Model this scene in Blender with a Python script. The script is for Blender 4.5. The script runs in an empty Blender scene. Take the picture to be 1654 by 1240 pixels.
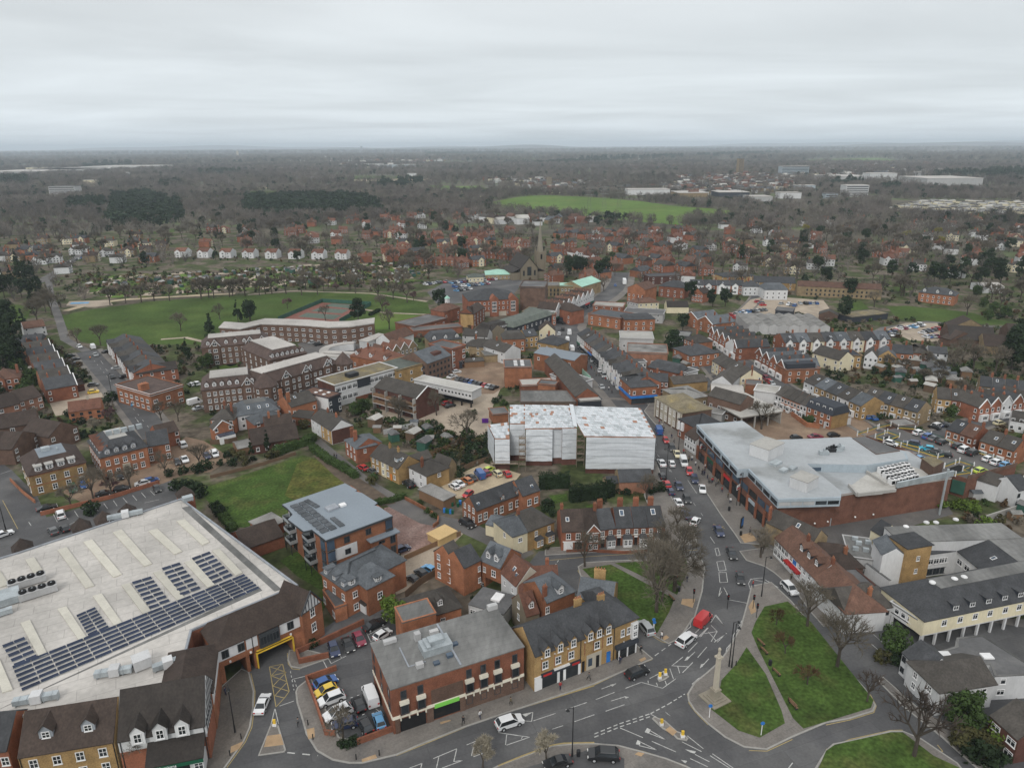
import bpy,math,random
import numpy as np
from mathutils import Matrix,Vector
random.seed(7);RNG=np.random.default_rng(7)
SC=bpy.context.scene;COL=SC.collection
rad=math.radians
# ------------------------------------------------------------------ camera
FPX,CX,CY,CAMH,PITCH,ROLL=1148.,827.,620.,88.,18.5,-0.35
cam=bpy.data.cameras.new('camera');camo=bpy.data.objects.new('camera',cam);COL.objects.link(camo)
cam.sensor_width=36;cam.lens=FPX*36/1654;cam.clip_start=1;cam.clip_end=80000
CM=Matrix.Rotation(rad(90-PITCH),3,'X')@Matrix.Rotation(rad(ROLL),3,'Z')
camo.matrix_world=Matrix.Translation((0,0,CAMH))@CM.to_4x4()
SC.camera=camo
# ------------------------------------------------------------------ world: overcast sky over a Nishita sky
SUN_EL,SUN_ROT=rad(38),rad(200)
w=bpy.data.worlds.new('World');SC.world=w;w.use_nodes=True
nt=w.node_tree;nt.nodes.clear();N=nt.nodes.new;L_=nt.links.new
sky=N('ShaderNodeTexSky');sky.sky_type='NISHITA';sky.sun_disc=False;sky.sun_elevation=SUN_EL;sky.sun_rotation=SUN_ROT
tc=N('ShaderNodeTexCoord');sep=N('ShaderNodeSeparateXYZ');L_(tc.outputs['Generated'],sep.inputs[0])
zc=N('ShaderNodeMath');zc.operation='MAXIMUM';L_(sep.outputs['Z'],zc.inputs[0]);zc.inputs[1].default_value=0.0
za=N('ShaderNodeMath');za.operation='ADD';L_(zc.outputs[0],za.inputs[0]);za.inputs[1].default_value=0.06
dx=N('ShaderNodeMath');dx.operation='DIVIDE';L_(sep.outputs['X'],dx.inputs[0]);L_(za.outputs[0],dx.inputs[1])
dy=N('ShaderNodeMath');dy.operation='DIVIDE';L_(sep.outputs['Y'],dy.inputs[0]);L_(za.outputs[0],dy.inputs[1])
cb=N('ShaderNodeCombineXYZ');L_(dx.outputs[0],cb.inputs[0]);L_(dy.outputs[0],cb.inputs[1])
mp=N('ShaderNodeMapping');L_(cb.outputs[0],mp.inputs[0]);mp.inputs['Scale'].default_value=(0.26,0.40,1);mp.inputs['Rotation'].default_value=(0,0,rad(4))
n1=N('ShaderNodeTexNoise');L_(mp.outputs[0],n1.inputs['Vector']);n1.inputs['Scale'].default_value=1.0;n1.inputs['Detail'].default_value=6;n1.inputs['Roughness'].default_value=0.5;n1.inputs['Distortion'].default_value=0.4
hr=N('ShaderNodeValToRGB');L_(sep.outputs['Z'],hr.inputs[0])
e=hr.color_ramp.elements;e[0].position=0.0;e[0].color=(8.2,9.0,9.7,1);e[1].position=0.75;e[1].color=(10.6,10.7,10.7,1)
a=hr.color_ramp.elements.new(0.04);a.color=(7.9,8.5,8.95,1)
a=hr.color_ramp.elements.new(0.12);a.color=(7.8,8.25,8.5,1)
a=hr.color_ramp.elements.new(0.2);a.color=(8.2,8.55,8.7,1)
a=hr.color_ramp.elements.new(0.4);a.color=(9.2,9.3,9.3,1)
cr=N('ShaderNodeMapRange');L_(n1.outputs['Fac'],cr.inputs[0]);cr.inputs[1].default_value=0.3;cr.inputs[2].default_value=0.7;cr.inputs[3].default_value=0.82;cr.inputs[4].default_value=1.13
mu=N('ShaderNodeVectorMath');mu.operation='SCALE';L_(hr.outputs[0],mu.inputs[0]);L_(cr.outputs[0],mu.inputs['Scale'])
mx=N('ShaderNodeMixRGB');mx.inputs[0].default_value=0.93;L_(sky.outputs[0],mx.inputs[1]);L_(mu.outputs[0],mx.inputs[2])
bg=N('ShaderNodeBackground');bg.inputs['Strength'].default_value=0.1;L_(mx.outputs[0],bg.inputs[0])
wo=N('ShaderNodeOutputWorld');L_(bg.outputs[0],wo.inputs[0])
# ------------------------------------------------------------------ sun (soft, behind the cloud)
sl=bpy.data.lights.new('sun','SUN');sl.energy=1.45;sl.angle=rad(18);sl.color=(1,.97,.92)
so=bpy.data.objects.new('sun',sl);COL.objects.link(so)
so.rotation_euler=(rad(90)-SUN_EL,0,math.pi-SUN_ROT)
SC.view_settings.view_transform='Standard';SC.view_settings.look='None';SC.view_settings.gamma=1;SC.view_settings.exposure=0.0
SC.cycles.max_bounces=4;SC.cycles.diffuse_bounces=2;SC.cycles.glossy_bounces=2;SC.cycles.transmission_bounces=2;SC.cycles.transparent_max_bounces=4;SC.cycles.volume_bounces=1
SC.cycles.caustics_reflective=False;SC.cycles.caustics_refractive=False;SC.cycles.sample_clamp_indirect=4
# ------------------------------------------------------------------ photo pixel -> point on a level plane (surveying helper)
REG=dict(a=(0,1000,5.166),b=(320,1000,5.166),c=(640,1000,5.166),d=(960,1000,5.166),e=(1334,1000,5.166),f=(1240,820,5.166),g=(700,840,5.166),h=(440,770,5.166),
  n1=(0,720,2.3846),n2=(400,720,2.3846),n3=(800,720,2.3846),n4=(1134,720,2.3846),m1=(0,420,3.936),m2=(320,420,3.936),m3=(640,420,3.936),m4=(940,420,3.936),m5=(1234,420,3.936),
  f1=(0,220,2.9536),f2=(540,220,2.9536),f3=(1094,220,2.9536),s1=(600,620,5.51),s2=(780,640,4.7257),s3=(1040,600,5.166),s4=(1334,640,5.166),s5=(340,600,5.51),s6=(0,600,4.862),p=(0,0,1))
def G(px,py,z=0.):
 d=CM@Vector(((px-CX)/FPX,-(py-CY)/FPX,-1));t=(z-CAMH)/d.z
 return Vector((d.x*t,d.y*t,z))
def pix(s):
 """'g 10 20 30 40' -> photo pixels; a bare list of numbers is in photo pixels already"""
 t=s.replace(',',' ').split();r=REG['p'];out=[];buf=[]
 for k in t:
  if k in REG:r=REG[k];continue
  buf.append(float(k))
  if len(buf)==2:out.append((r[0]+buf[0]/r[2],r[1]+buf[1]/r[2]));buf=[]
 return out
def W(s,z=0.):return[G(x,y,z)for x,y in pix(s)]
def toPix(v):
 q=CM.transposed()@(Vector(v)-Vector((0,0,CAMH)));return(CX+FPX*q.x/-q.z,CY-FPX*q.y/-q.z)
# ------------------------------------------------------------------ materials
MATS={}
def mat(name,col,rough=.85,var=.18,scale=.6,fine=.12,fscale=6.,obj=.12,col2=None,c2=(.5,.68),stretch=None,spec=.3,metal=0.,coat=0.,bump=0.,seam=None):
 """procedural: base colour with coarse and fine noise mottling in world metres, and a small shift per object"""
 m=bpy.data.materials.new(name);m.use_nodes=True;t=m.node_tree;b=t.nodes['Principled BSDF']
 b.inputs['Roughness'].default_value=rough;b.inputs['Specular IOR Level'].default_value=spec;b.inputs['Metallic'].default_value=metal;b.inputs['Coat Weight'].default_value=coat
 n,l=t.nodes.new,t.links.new
 g=n('ShaderNodeNewGeometry');src=g.outputs['Position']
 if stretch:
  q=n('ShaderNodeVectorMath');q.operation='MULTIPLY';l(src,q.inputs[0]);q.inputs[1].default_value=stretch;src=q.outputs[0]
 def noise(s,d):
  x=n('ShaderNodeTexNoise');l(src,x.inputs['Vector']);x.inputs['Scale'].default_value=s;x.inputs['Detail'].default_value=d;return x.outputs['Fac']
 def rng(o,a0,a1,b0,b1):
  x=n('ShaderNodeMapRange');l(o,x.inputs[0])
  for i,v in enumerate((a0,a1,b0,b1)):x.inputs[i+1].default_value=v
  return x.outputs[0]
 def mul(a_,b_):
  x=n('ShaderNodeMath');x.operation='MULTIPLY';l(a_,x.inputs[0]);l(b_,x.inputs[1]);return x.outputs[0]
 nA=noise(scale,4);f=rng(nA,.3,.7,1-var,1+var)
 if fine:f=mul(f,rng(noise(fscale,3),.3,.7,1-fine,1+fine))
 if obj:
  oi=n('ShaderNodeObjectInfo');f=mul(f,rng(oi.outputs['Random'],0,1,1-obj,1+obj))
 if seam:
  q=n('ShaderNodeMapping');l(g.outputs['Position'],q.inputs[0]);q.inputs['Rotation'].default_value=(0,0,-seam[0]);k=n('ShaderNodeTexBrick');l(q.outputs[0],k.inputs[0]);k.inputs['Scale'].default_value=1;k.inputs['Brick Width'].default_value=seam[1];k.inputs['Row Height'].default_value=seam[2];k.inputs['Mortar Size'].default_value=seam[5]if len(seam)>5 else .05;k.inputs['Mortar Smooth'].default_value=.3
  k.inputs[1].default_value=(1-seam[3],)*3+(1,);k.inputs[2].default_value=(1+seam[3],)*3+(1,);k.inputs[3].default_value=(seam[4],)*3+(1,);f=mul(f,k.outputs[0])
 s=n('ShaderNodeVectorMath');s.operation='SCALE';l(f,s.inputs['Scale'])
 if col2:
  x=n('ShaderNodeMixRGB');x.inputs[1].default_value=(*col,1);x.inputs[2].default_value=(*col2,1)
  l(rng(noise(scale*.7+.013,5),c2[0],c2[1],0,1),x.inputs[0]);l(x.outputs[0],s.inputs[0])
 else:s.inputs[0].default_value=col
 l(s.outputs[0],b.inputs['Base Color'])
 if bump:
  bp=n('ShaderNodeBump');bp.inputs['Strength'].default_value=bump;bp.inputs['Distance'].default_value=.1;l(noise(fscale,3),bp.inputs['Height']);l(bp.outputs[0],b.inputs['Normal'])
 MATS[name]=m;return m
M=MATS
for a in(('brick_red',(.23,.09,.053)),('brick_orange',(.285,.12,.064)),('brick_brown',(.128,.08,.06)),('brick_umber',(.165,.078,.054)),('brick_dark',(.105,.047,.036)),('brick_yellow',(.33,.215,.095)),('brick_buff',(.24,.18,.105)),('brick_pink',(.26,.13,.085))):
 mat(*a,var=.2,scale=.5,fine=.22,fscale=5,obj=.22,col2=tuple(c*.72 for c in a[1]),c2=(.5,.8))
for a in(('render_white',(.57,.575,.58)),('render_cream',(.62,.56,.40)),('render_grey',(.42,.42,.42)),('paint_white',(.68,.68,.68)),('stone_pale',(.42,.38,.31)),('stone_brown',(.20,.17,.125)),('stone_spire',(.25,.225,.18)),('concrete',(.36,.35,.33)),('cladding_dark',(.035,.04,.05)),('cladding_blue',(.34,.395,.435)),('timber_light',(.52,.37,.18)),('timber',(.20,.12,.07)),('fence_brown',(.13,.085,.055)),('panel_cream',(.66,.62,.52)),('panel_dull',(.50,.48,.42))):
 mat(*a,var=.06,scale=.35,fine=.06,fscale=3,col2=tuple(c*.84 for c in a[1]),c2=(.55,.8),stretch=(1,1,.35))
for a in(('slate',(.050,.052,.056)),('slate_blue',(.088,.097,.107)),('slate_green',(.10,.115,.10)),('tile_brown',(.047,.034,.028)),('tile_dark',(.032,.027,.024)),('tile_red',(.135,.062,.042)),('tile_rust',(.115,.062,.044)),('tile_purple',(.072,.05,.043)),('slate_brown',(.060,.054,.048))):
 mat(*a,rough=.8,var=.2,scale=.4,fine=.22,fscale=2.5,obj=.2,stretch=(1.3,1.3,.45),col2=tuple(c*1.35 for c in a[1]),c2=(.55,.85))
mat('roof_grey',(.175,.175,.17),var=.2,scale=.12,fine=.16,fscale=1.2,col2=(.10,.10,.097),c2=(.45,.68),stretch=(1,.35,1),seam=(.35,9,1.1,.05,.8,.04))
mat('roof_pale',(.40,.39,.365),var=.1,scale=.1,fine=.08,fscale=1.5,col2=(.27,.255,.23),c2=(.5,.7))
mat('roof_white',(.44,.418,.392),var=.1,scale=.08,fine=.08,fscale=1.2,col2=(.33,.315,.295),c2=(.48,.7),seam=(.48,5.4,2.6,.03,.72,.06))
mat('roof_cool',(.35,.37,.385),var=.07,scale=.1,fine=.05,fscale=1.,col2=(.23,.24,.24),c2=(.54,.7),seam=(-.55,14,2.2,.015,.9,.05))
mat('roof_bluegrey',(.19,.222,.255),var=.06,scale=.15,fine=.05,fscale=2,rough=.5)
mat('roof_felt',(.11,.11,.112),var=.15,scale=.2,fine=.1,fscale=2,col2=(.17,.168,.165),c2=(.5,.7))
mat('roof_moss',(.17,.145,.095),var=.25,scale=.3,fine=.2,fscale=2,col2=(.25,.2,.09),c2=(.5,.7))
mat('roof_asbestos',(.22,.215,.205),var=.2,scale=.25,fine=.15,fscale=3,col2=(.11,.11,.105),c2=(.5,.7))
mat('copper_green',(.33,.56,.46),var=.12,scale=.2,fine=.06,fscale=1.5,rough=.6)
mat('glass',(.022,.026,.03),rough=.12,var=.4,scale=.35,fine=0,obj=.5,spec=.5)
mat('glass_blue',(.06,.09,.13),rough=.1,var=.3,scale=.3,fine=0,obj=.3,spec=.6)
mat('frame_white',(.74,.74,.74),rough=.5,var=.03,fine=0,obj=.03);mat('frame_dark',(.05,.055,.06),rough=.5,var=.05,fine=0,obj=.1)
mat('void',(.012,.012,.013),rough=.95,var=.1,fine=0,obj=0)  # near black for dark parts, and for shade painted into openings
mat('pot',(.33,.15,.085),obj=.2);mat('lead',(.28,.30,.33),rough=.6)
mat('metal_galv',(.40,.44,.46),rough=.5,var=.2,scale=.6,metal=.3);mat('metal_dark',(.02,.021,.023),rough=.5,fine=0);mat('metal_green',(.035,.10,.075),rough=.6,fine=0)
mat('solar',(.022,.032,.062),rough=.35,var=.3,scale=.3,fine=0,spec=.25,obj=0)
mat('yellow_paint',(.70,.46,.05),rough=.6,fine=.1);mat('yellow_rail',(.50,.35,.07),rough=.6);mat('blue_paint',(.03,.17,.50),rough=.5);mat('red_paint',(.50,.03,.03),rough=.5);mat('green_sign',(.22,.62,.10),rough=.5,var=.03,fine=0);mat('green_dark',(.012,.09,.05),rough=.5)
mat('orange_net',(.7,.2,.03));mat('purple_paint',(.10,.02,.22))
mat('sheet_white',(.58,.61,.64),rough=.5,var=.03,scale=.6,fine=.05,fscale=3);mat('sheet_grey',(.50,.535,.56),var=.1);mat('sheet_dull',(.40,.43,.45),var=.1);mat('rust',(.36,.20,.14),fine=.2);mat('scaffold',(.20,.16,.12),var=.3,scale=2)
# ground
mat('asphalt',(.082,.082,.085),rough=.9,var=.14,scale=.11,fine=.1,fscale=2.2,obj=0,col2=(.125,.124,.124),c2=(.48,.68),seam=(.35,17,3.3,.1,.8,.045))
mat('asphalt_old',(.115,.11,.108),rough=.9,var=.2,scale=.12,fine=.1,fscale=2.2,obj=0,col2=(.16,.15,.14),c2=(.48,.7))
mat('paving',(.18,.165,.15),rough=.9,var=.12,scale=.2,fine=.14,fscale=3,obj=0,col2=(.13,.122,.115),c2=(.5,.7),seam=(.5,2.4,1.2,.07,.85,.04))
mat('paving_block',(.135,.12,.105),rough=.9,var=.15,scale=.2,fine=.16,fscale=3,obj=0,col2=(.10,.092,.085),c2=(.45,.7))
mat('kerb',(.30,.29,.27),rough=.9,var=.1,fine=.1,obj=0)
mat('tactile',(.36,.25,.15),fine=.1,obj=0)
mat('gravel_pink',(.22,.145,.125),rough=.95,var=.2,scale=.25,fine=.25,fscale=2,obj=0,col2=(.29,.205,.18),c2=(.5,.65))
mat('gravel_beige',(.36,.30,.235),rough=.95,var=.16,scale=.15,fine=.12,fscale=2,obj=0,col2=(.27,.225,.18),c2=(.5,.7))
mat('gravel_sand',(.44,.36,.25),rough=.95,var=.16,scale=.2,fine=.12,fscale=2,obj=0,col2=(.30,.245,.17),c2=(.5,.7))
mat('brickyard',(.215,.15,.105),rough=.95,var=.2,scale=.2,fine=.12,fscale=2,obj=0,col2=(.27,.2,.14),c2=(.5,.7))
mat('grass_green',(.049,.084,.019),rough=.95,var=.3,scale=.2,fine=.35,fscale=1.6,obj=0,col2=(.078,.088,.028),c2=(.5,.72),spec=.1)
mat('grass_park',(.054,.088,.021),rough=.95,var=.26,scale=.05,fine=.2,fscale=.7,obj=0,col2=(.072,.105,.026),c2=(.45,.7),spec=.1)
mat('grass_bright',(.092,.155,.032),rough=.95,var=.16,scale=.012,fine=.12,fscale=.09,obj=0,col2=(.13,.17,.045),c2=(.5,.7),spec=.1)
mat('grass_rough',(.092,.092,.026),rough=.95,var=.3,scale=.25,fine=.4,fscale=1.2,obj=0,col2=(.065,.08,.02),c2=(.45,.6),spec=.1)
mat('soil',(.105,.08,.06),rough=1,var=.3,scale=.4,fine=.2,obj=0)
mat('garden_ground',(.060,.074,.030),rough=1,var=.35,scale=.09,fine=.35,fscale=.5,obj=0,col2=(.125,.105,.082),c2=(.46,.56),spec=.1)
mat('country',(.10,.09,.07),rough=1,var=.3,scale=.004,fine=.3,fscale=.04,obj=0,col2=(.085,.105,.05),c2=(.5,.6),spec=.1)
mat('marking_white',(.43,.43,.415),rough=.8,var=.22,scale=1.2,fine=.25,fscale=4,obj=0);mat('marking_yellow',(.34,.265,.12),rough=.8,var=.15,scale=1,fine=.15,obj=0)
mat('court_red',(.19,.078,.06),obj=0);mat('court_green',(.095,.125,.10),obj=0);mat('pool_blue',(.12,.3,.5),obj=0)
# plants
mat('bark',(.070,.058,.047),rough=1,obj=.25);mat('twig',(.142,.124,.098),rough=1,var=.2,scale=.25,fine=0,obj=.22,spec=.05)
mat('twig_dark',(.085,.07,.06),rough=1,var=.2,scale=.25,fine=0,obj=.22,spec=.05);mat('twig_pink',(.20,.125,.125),rough=1,var=.2,scale=.3,fine=0,obj=.15,spec=.05);mat('twig_gold',(.26,.235,.06),rough=1,obj=.15,spec=.05);mat('twig_blossom',(.30,.27,.21),rough=1,obj=.1,spec=.05)
mat('leaf_dark',(.020,.034,.015),rough=.9,var=.3,scale=.5,fine=.25,fscale=3,obj=.28,spec=.15);mat('leaf_mid',(.040,.066,.020),rough=.9,var=.3,scale=.5,fine=.25,fscale=3,obj=.28,spec=.15);mat('leaf_bright',(.085,.13,.024),rough=.9,var=.3,scale=.5,fine=.25,fscale=3,obj=.2,spec=.15)
mat('leaf_olive',(.065,.062,.026),rough=.9,var=.3,scale=.5,fine=.25,fscale=3,obj=.2,spec=.15);mat('leaf_brown',(.085,.055,.030),rough=.9,var=.3,scale=.5,fine=.25,obj=.25,spec=.1)
mat('wood_far',(.142,.126,.112),rough=1,var=.38,scale=.004,fine=.2,fscale=.03,obj=.3,spec=.05,col2=(.115,.110,.085),c2=(.5,.7));mat('wood_dark',(.034,.050,.032),rough=1,var=.2,scale=.05,fine=0,obj=.3,spec=.05)
mat('skin',(.45,.27,.2),obj=.1);mat('tyre',(.018,.018,.019),rough=.8,fine=0);mat('alloy',(.40,.41,.42),rough=.4,fine=0);mat('lamp_white',(.7,.7,.68),rough=.2,fine=0);mat('lamp_red',(.35,.02,.02),rough=.3,fine=0);mat('plate',(.6,.6,.5),fine=0)
for nm,c in dict(white=(.72,.73,.74),black=(.018,.019,.021),grey=(.10,.105,.11),silver=(.38,.40,.41),red=(.45,.028,.03),blue=(.03,.10,.30),navy=(.022,.034,.085),lightblue=(.12,.32,.55),yellow=(.72,.50,.05),cream=(.66,.60,.40),orange=(.45,.15,.04),green=(.03,.10,.06),maroon=(.20,.02,.045),teal=(.03,.42,.60),lime=(.5,.62,.08)).items():
 mat('paint_car_'+nm,c,rough=.32,var=.02,fine=0,obj=.08,spec=.5,coat=.4,metal=0.)
for nm,c in dict(black=(.02,.02,.022),navy=(.025,.03,.06),grey=(.12,.12,.12),red=(.3,.04,.04),khaki=(.14,.12,.08),orange=(.75,.2,.03),white=(.6,.6,.6)).items():mat('cloth_'+nm,c,obj=.1)
# ------------------------------------------------------------------ mesh builder and scene helpers
class MB:
 def __init__(s):s.v=[];s.f=[];s.m=[]
 def poly(s,pts,m=0):
  k=len(s.v);s.v+=[tuple(p)for p in pts];s.f.append(tuple(range(k,k+len(pts))));s.m.append(m)
 def box(s,x0,y0,z0,x1,y1,z1,m=0):
  k=len(s.v);s.v+=[(x0,y0,z0),(x1,y0,z0),(x1,y1,z0),(x0,y1,z0),(x0,y0,z1),(x1,y0,z1),(x1,y1,z1),(x0,y1,z1)]
  for q in((0,3,2,1),(4,5,6,7),(0,1,5,4),(1,2,6,5),(2,3,7,6),(3,0,4,7)):s.f.append(tuple(k+i for i in q));s.m.append(m)
 def hull(s,lo,hi,m=0,top=None):
  """closed prism between two rings of equal length"""
  n=len(lo);k=len(s.v);s.v+=[tuple(p)for p in lo]+[tuple(p)for p in hi]
  s.f.append(tuple(k+i for i in range(n))[::-1]);s.m.append(m)
  s.f.append(tuple(k+n+i for i in range(n)));s.m.append(m if top is None else top)
  for i in range(n):
   j=(i+1)%n;s.f.append((k+i,k+j,k+n+j,k+n+i));s.m.append(m)
 def prism(s,pts,z0,z1,m=0,top=None):s.hull([(p[0],p[1],z0)for p in pts],[(p[0],p[1],z1)for p in pts],m,top)
 def cyl(s,p0,p1,r0,r1=None,n=6,m=0):
  p0,p1=Vector(p0),Vector(p1);r1=r0 if r1 is None else r1;d=(p1-p0);d=d.normalized()if d.length else Vector((0,0,1))
  a=d.orthogonal().normalized();b=d.cross(a);A=[];B=[]
  for i in range(n):
   t=2*math.pi*i/n;o=a*math.cos(t)+b*math.sin(t);A.append(p0+o*r0);B.append(p1+o*r1)
  s.hull(A,B,m)
 def ell(s,c,r,m=0,nu=8,nv=5):
  k=len(s.v)
  for j in range(nv+1):
   for i in range(nu):
    a,b=math.pi*j/nv,2*math.pi*i/nu
    s.v.append((c[0]+r[0]*math.sin(a)*math.cos(b),c[1]+r[1]*math.sin(a)*math.sin(b),c[2]+r[2]*math.cos(a)))
  for j in range(nv):
   for i in range(nu):s.f.append((k+j*nu+i,k+(j+1)*nu+i,k+(j+1)*nu+(i+1)%nu,k+j*nu+(i+1)%nu));s.m.append(m)
 def mesh(s,name,mats):
  me=bpy.data.meshes.new(name);me.from_pydata(s.v,[],s.f)
  for q in(mats if isinstance(mats,(list,tuple))else[mats]):me.materials.append(M[q]if isinstance(q,str)else q)
  if len(me.materials)>1:me.polygons.foreach_set('material_index',s.m)
  return me
 def build(s,name,mats,parent=None):return put(name,s.mesh(name,mats),parent)
def put(name,me,parent=None,loc=None,rz=0.,scale=None):
 o=bpy.data.objects.new(name,me);COL.objects.link(o)
 if parent:o.parent=parent
 if loc is not None:o.location=loc
 if rz:o.rotation_euler=(0,0,rz)
 if scale is not None:o.scale=(scale,)*3 if not isinstance(scale,(tuple,list))else scale
 return o
THINGS=[]
def tag(o,label,cat,group=None):
 o['label']=label;o['category']=cat
 if group:o['group']=group
 THINGS.append(o);return o
def thing(name,label,cat,loc,rz=0.,group=None):
 o=bpy.data.objects.new(name,None);COL.objects.link(o);o.location=loc;o.rotation_euler=(0,0,rz);o.empty_display_size=.5
 return tag(o,label,cat,group)
def kind(o,k):o['kind']=k;return o
CACHE={}
def cached(key,fn):
 if key not in CACHE:CACHE[key]=fn()
 return CACHE[key]
# ================================================================== GROUND
POLYS=[]
def sheet(name,s,z,m):
 b=MB();b.poly(W(s)if isinstance(s,str)else s)
 if name not in('town_ground','allotment_ground'):POLYS.append([(q[0],q[1])for q in b.v])
 b.v=[(x,y,z)for x,y,_ in b.v]
 v=b.v;ar=sum(v[i][0]*v[(i+1)%len(v)][1]-v[(i+1)%len(v)][0]*v[i][1]for i in range(len(v)))
 if ar<0:b.f=[f[::-1]for f in b.f]
 return kind(b.build(name,m),'structure')
def slab(name,s,z,m,kerb=True,base=0.):
 pts=[(q.x,q.y)for q in W(s)];ar=sum(pts[i][0]*pts[(i+1)%len(pts)][1]-pts[(i+1)%len(pts)][0]*pts[i][1]for i in range(len(pts)))
 if ar<0:pts=pts[::-1]
 POLYS.append(pts);b=MB();n=len(pts)
 if not kerb:b.prism(pts,base,z);return kind(b.build(name,m),'structure')
 ins=[]
 for i in range(n):
  p,q,r=Vector(pts[i-1]),Vector(pts[i]),Vector(pts[(i+1)%n]);a,c=(q-p).normalized(),(r-q).normalized()
  nn=Vector((-a.y,a.x))+Vector((-c.y,c.x));nn=nn.normalized()if nn.length>.1 else Vector((-a.y,a.x));ins.append(q+nn*.28)
 for i in range(n):
  j=(i+1)%n;b.poly([(*pts[i],base),(*pts[j],base),(*pts[j],z),(*pts[i],z)],1);b.poly([(*pts[i],z),(*pts[j],z),(*ins[j],z),(*ins[i],z)],1)
 b.poly([(*q,z)for q in ins],0)
 return kind(b.build(name,[m,'kerb']),'structure')
def ribbon_pts(pts,wd):
 P_=[Vector((p.x,p.y))for p in pts];Lf,Rt=[],[]
 for i,p in enumerate(P_):
  d=(P_[min(i+1,len(P_)-1)]-P_[max(i-1,0)]).normalized();n_=Vector((-d.y,d.x))*wd/2;Lf.append(p+n_);Rt.append(p-n_)
 return Lf,Rt
def ribbon(name,s,wd,z,m,side=0,sm=None):
 pts=W(s)if isinstance(s,str)else s;Lf,Rt=ribbon_pts(pts,wd);b=MB();L2,R2=ribbon_pts(pts,wd+2*side);POLYS.extend([tuple(R2[i]),tuple(R2[i+1]),tuple(L2[i+1]),tuple(L2[i])]for i in range(len(pts)-1))
 for i in range(len(pts)-1):b.poly([(*Rt[i],z),(*Rt[i+1],z),(*Lf[i+1],z),(*Lf[i],z)])
 o=kind(b.build(name,m),'structure')
 if side:
  L2,R2=ribbon_pts(pts,wd+2*side);c=MB()
  for A,B in((Lf,L2),(R2,Rt)):
   for i in range(len(pts)-1):c.hull([(*A[i],0),(*A[i+1],0),(*B[i+1],0),(*B[i],0)][::1],[(*A[i],z+.1),(*A[i+1],z+.1),(*B[i+1],z+.1),(*B[i],z+.1)])
  kind(c.build('pavement',sm or 'paving'),'structure')
 return o
def grid_ground():
 b=MB();R0=60000;b.poly([(-R0,-400,-.06),(R0,-400,-.06),(R0,R0,-.06),(-R0,R0,-.06)]);kind(b.build('terrain','country'),'structure')
grid_ground()
sheet('town_ground','p -700 1500, 2400 1500, 2000 700, 1760 430, 1300 395, 800 375, 300 372, -150 385, -400 700',-.02,'garden_ground')
# --- roads
sheet('road','p 250 1420, 1900 1420, 1760 1030, 1330 960, 1215 880, 1100 720, 1045 650, 975 648, 1040 720, 1060 770, 1100 860, 870 890, 850 915, 900 945, 1000 1000, 860 1075, 640 1110, 500 1060, 470 1035, 400 1050, 330 1230',.02,'asphalt')
ribbon('road','p 1062 705, 1032 668, 990 620, 955 583, 932 556, 919 540, 914 529, 918 519, 933 506, 955 493, 977 480, 992 468, 1000 455, 1003 440',11.5,.016,'asphalt',4.5,'paving')
ribbon('road','p 1040 658, 1000 652, 960 650',8,.014,'asphalt',2)
ribbon('road','p 1040 655, 1085 640, 1130 622, 1175 607',8,.012,'asphalt',2)
ribbon('road','p 254 705, 233 676, 204 640, 176 608, 155 585, 140 567',8.5,.016,'asphalt',2.2)
ribbon('road','p 140 567, 105 548, 97 520, 82 478, 78 452, 110 425, 128 412',4,.01,'asphalt_old')
ribbon('road','p 60 457, 90 440, 125 415, 140 405',7,.018,'asphalt_old')
ribbon('road','p 505 712, 545 745, 590 782, 640 812, 690 838, 745 848, 790 868, 850 900',5.2,.012,'asphalt_old')
sheet('driveway','p 652 888, 690 862, 735 842, 760 850, 735 875, 720 905, 690 940, 640 960, 630 930',.008,'gravel_beige')
sheet('car_park','p 470 1082, 500 1098, 560 1165, 590 1205, 640 1185, 605 1080, 645 1025, 640 975, 560 990, 500 1030, 470 1050',.026,'asphalt')
sheet('road','p -60 700, 20 760, 60 800, 75 835, 200 800, 270 770, 310 805, 60 900, -60 920',.010,'asphalt')
sheet('forecourt','p 100 795, 140 815, 265 780, 350 745, 330 715, 270 720, 150 760',.014,'brickyard')
sheet('forecourt','p 275 725, 300 705, 330 712, 375 740, 340 762, 280 770',.012,'brickyard')
sheet('car_park','s1 620 910, 790 800, 1000 700, 1330 800, 1290 850, 860 1010, 760 1020',.010,'gravel_sand')
sheet('gravel_plot','h 930 260, 1100 210, 1390 390, 1290 520, 1340 560, 1080 650, 1000 590',.010,'gravel_pink')
sheet('courtyard','s1 -100 220, 300 240, 620 190, 880 -20, 1150 40, 1080 200, 1060 420, 960 480, 700 460, 560 380, 400 330, 100 340',.008,'gravel_beige')
sheet('car_park','m3 430 670, 690 630, 720 780, 620 850, 470 850, 290 800, 330 720',.012,'brickyard')
sheet('car_park','p 1190 660, 1260 640, 1400 680, 1440 720, 1330 745, 1220 720',.010,'brickyard')
sheet('car_park','p 1190 505, 1212 484, 1240 478, 1330 485, 1345 505, 1320 515, 1220 522, 1190 530',.010,'gravel_beige')
sheet('car_park','p 1150 525, 1190 500, 1230 505, 1220 530, 1180 545',.012,'asphalt_old')
sheet('car_park','m5 780 440, 900 400, 1100 400, 1140 470, 1100 520, 930 510',.010,'gravel_beige')
sheet('car_park','p 690 472, 720 455, 790 440, 850 450, 830 475, 760 490, 705 490',.010,'asphalt')
sheet('car_park','p 480 555, 510 545, 600 560, 560 590, 500 580',.010,'asphalt_old')
sheet('car_park','p 75 640, 130 620, 170 615, 175 640, 150 660, 90 672',.010,'gravel_beige')
sheet('yard','p 1240 880, 1300 830, 1420 850, 1460 930, 1440 1000, 1400 1040, 1340 1020',.012,'asphalt_old')
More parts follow.
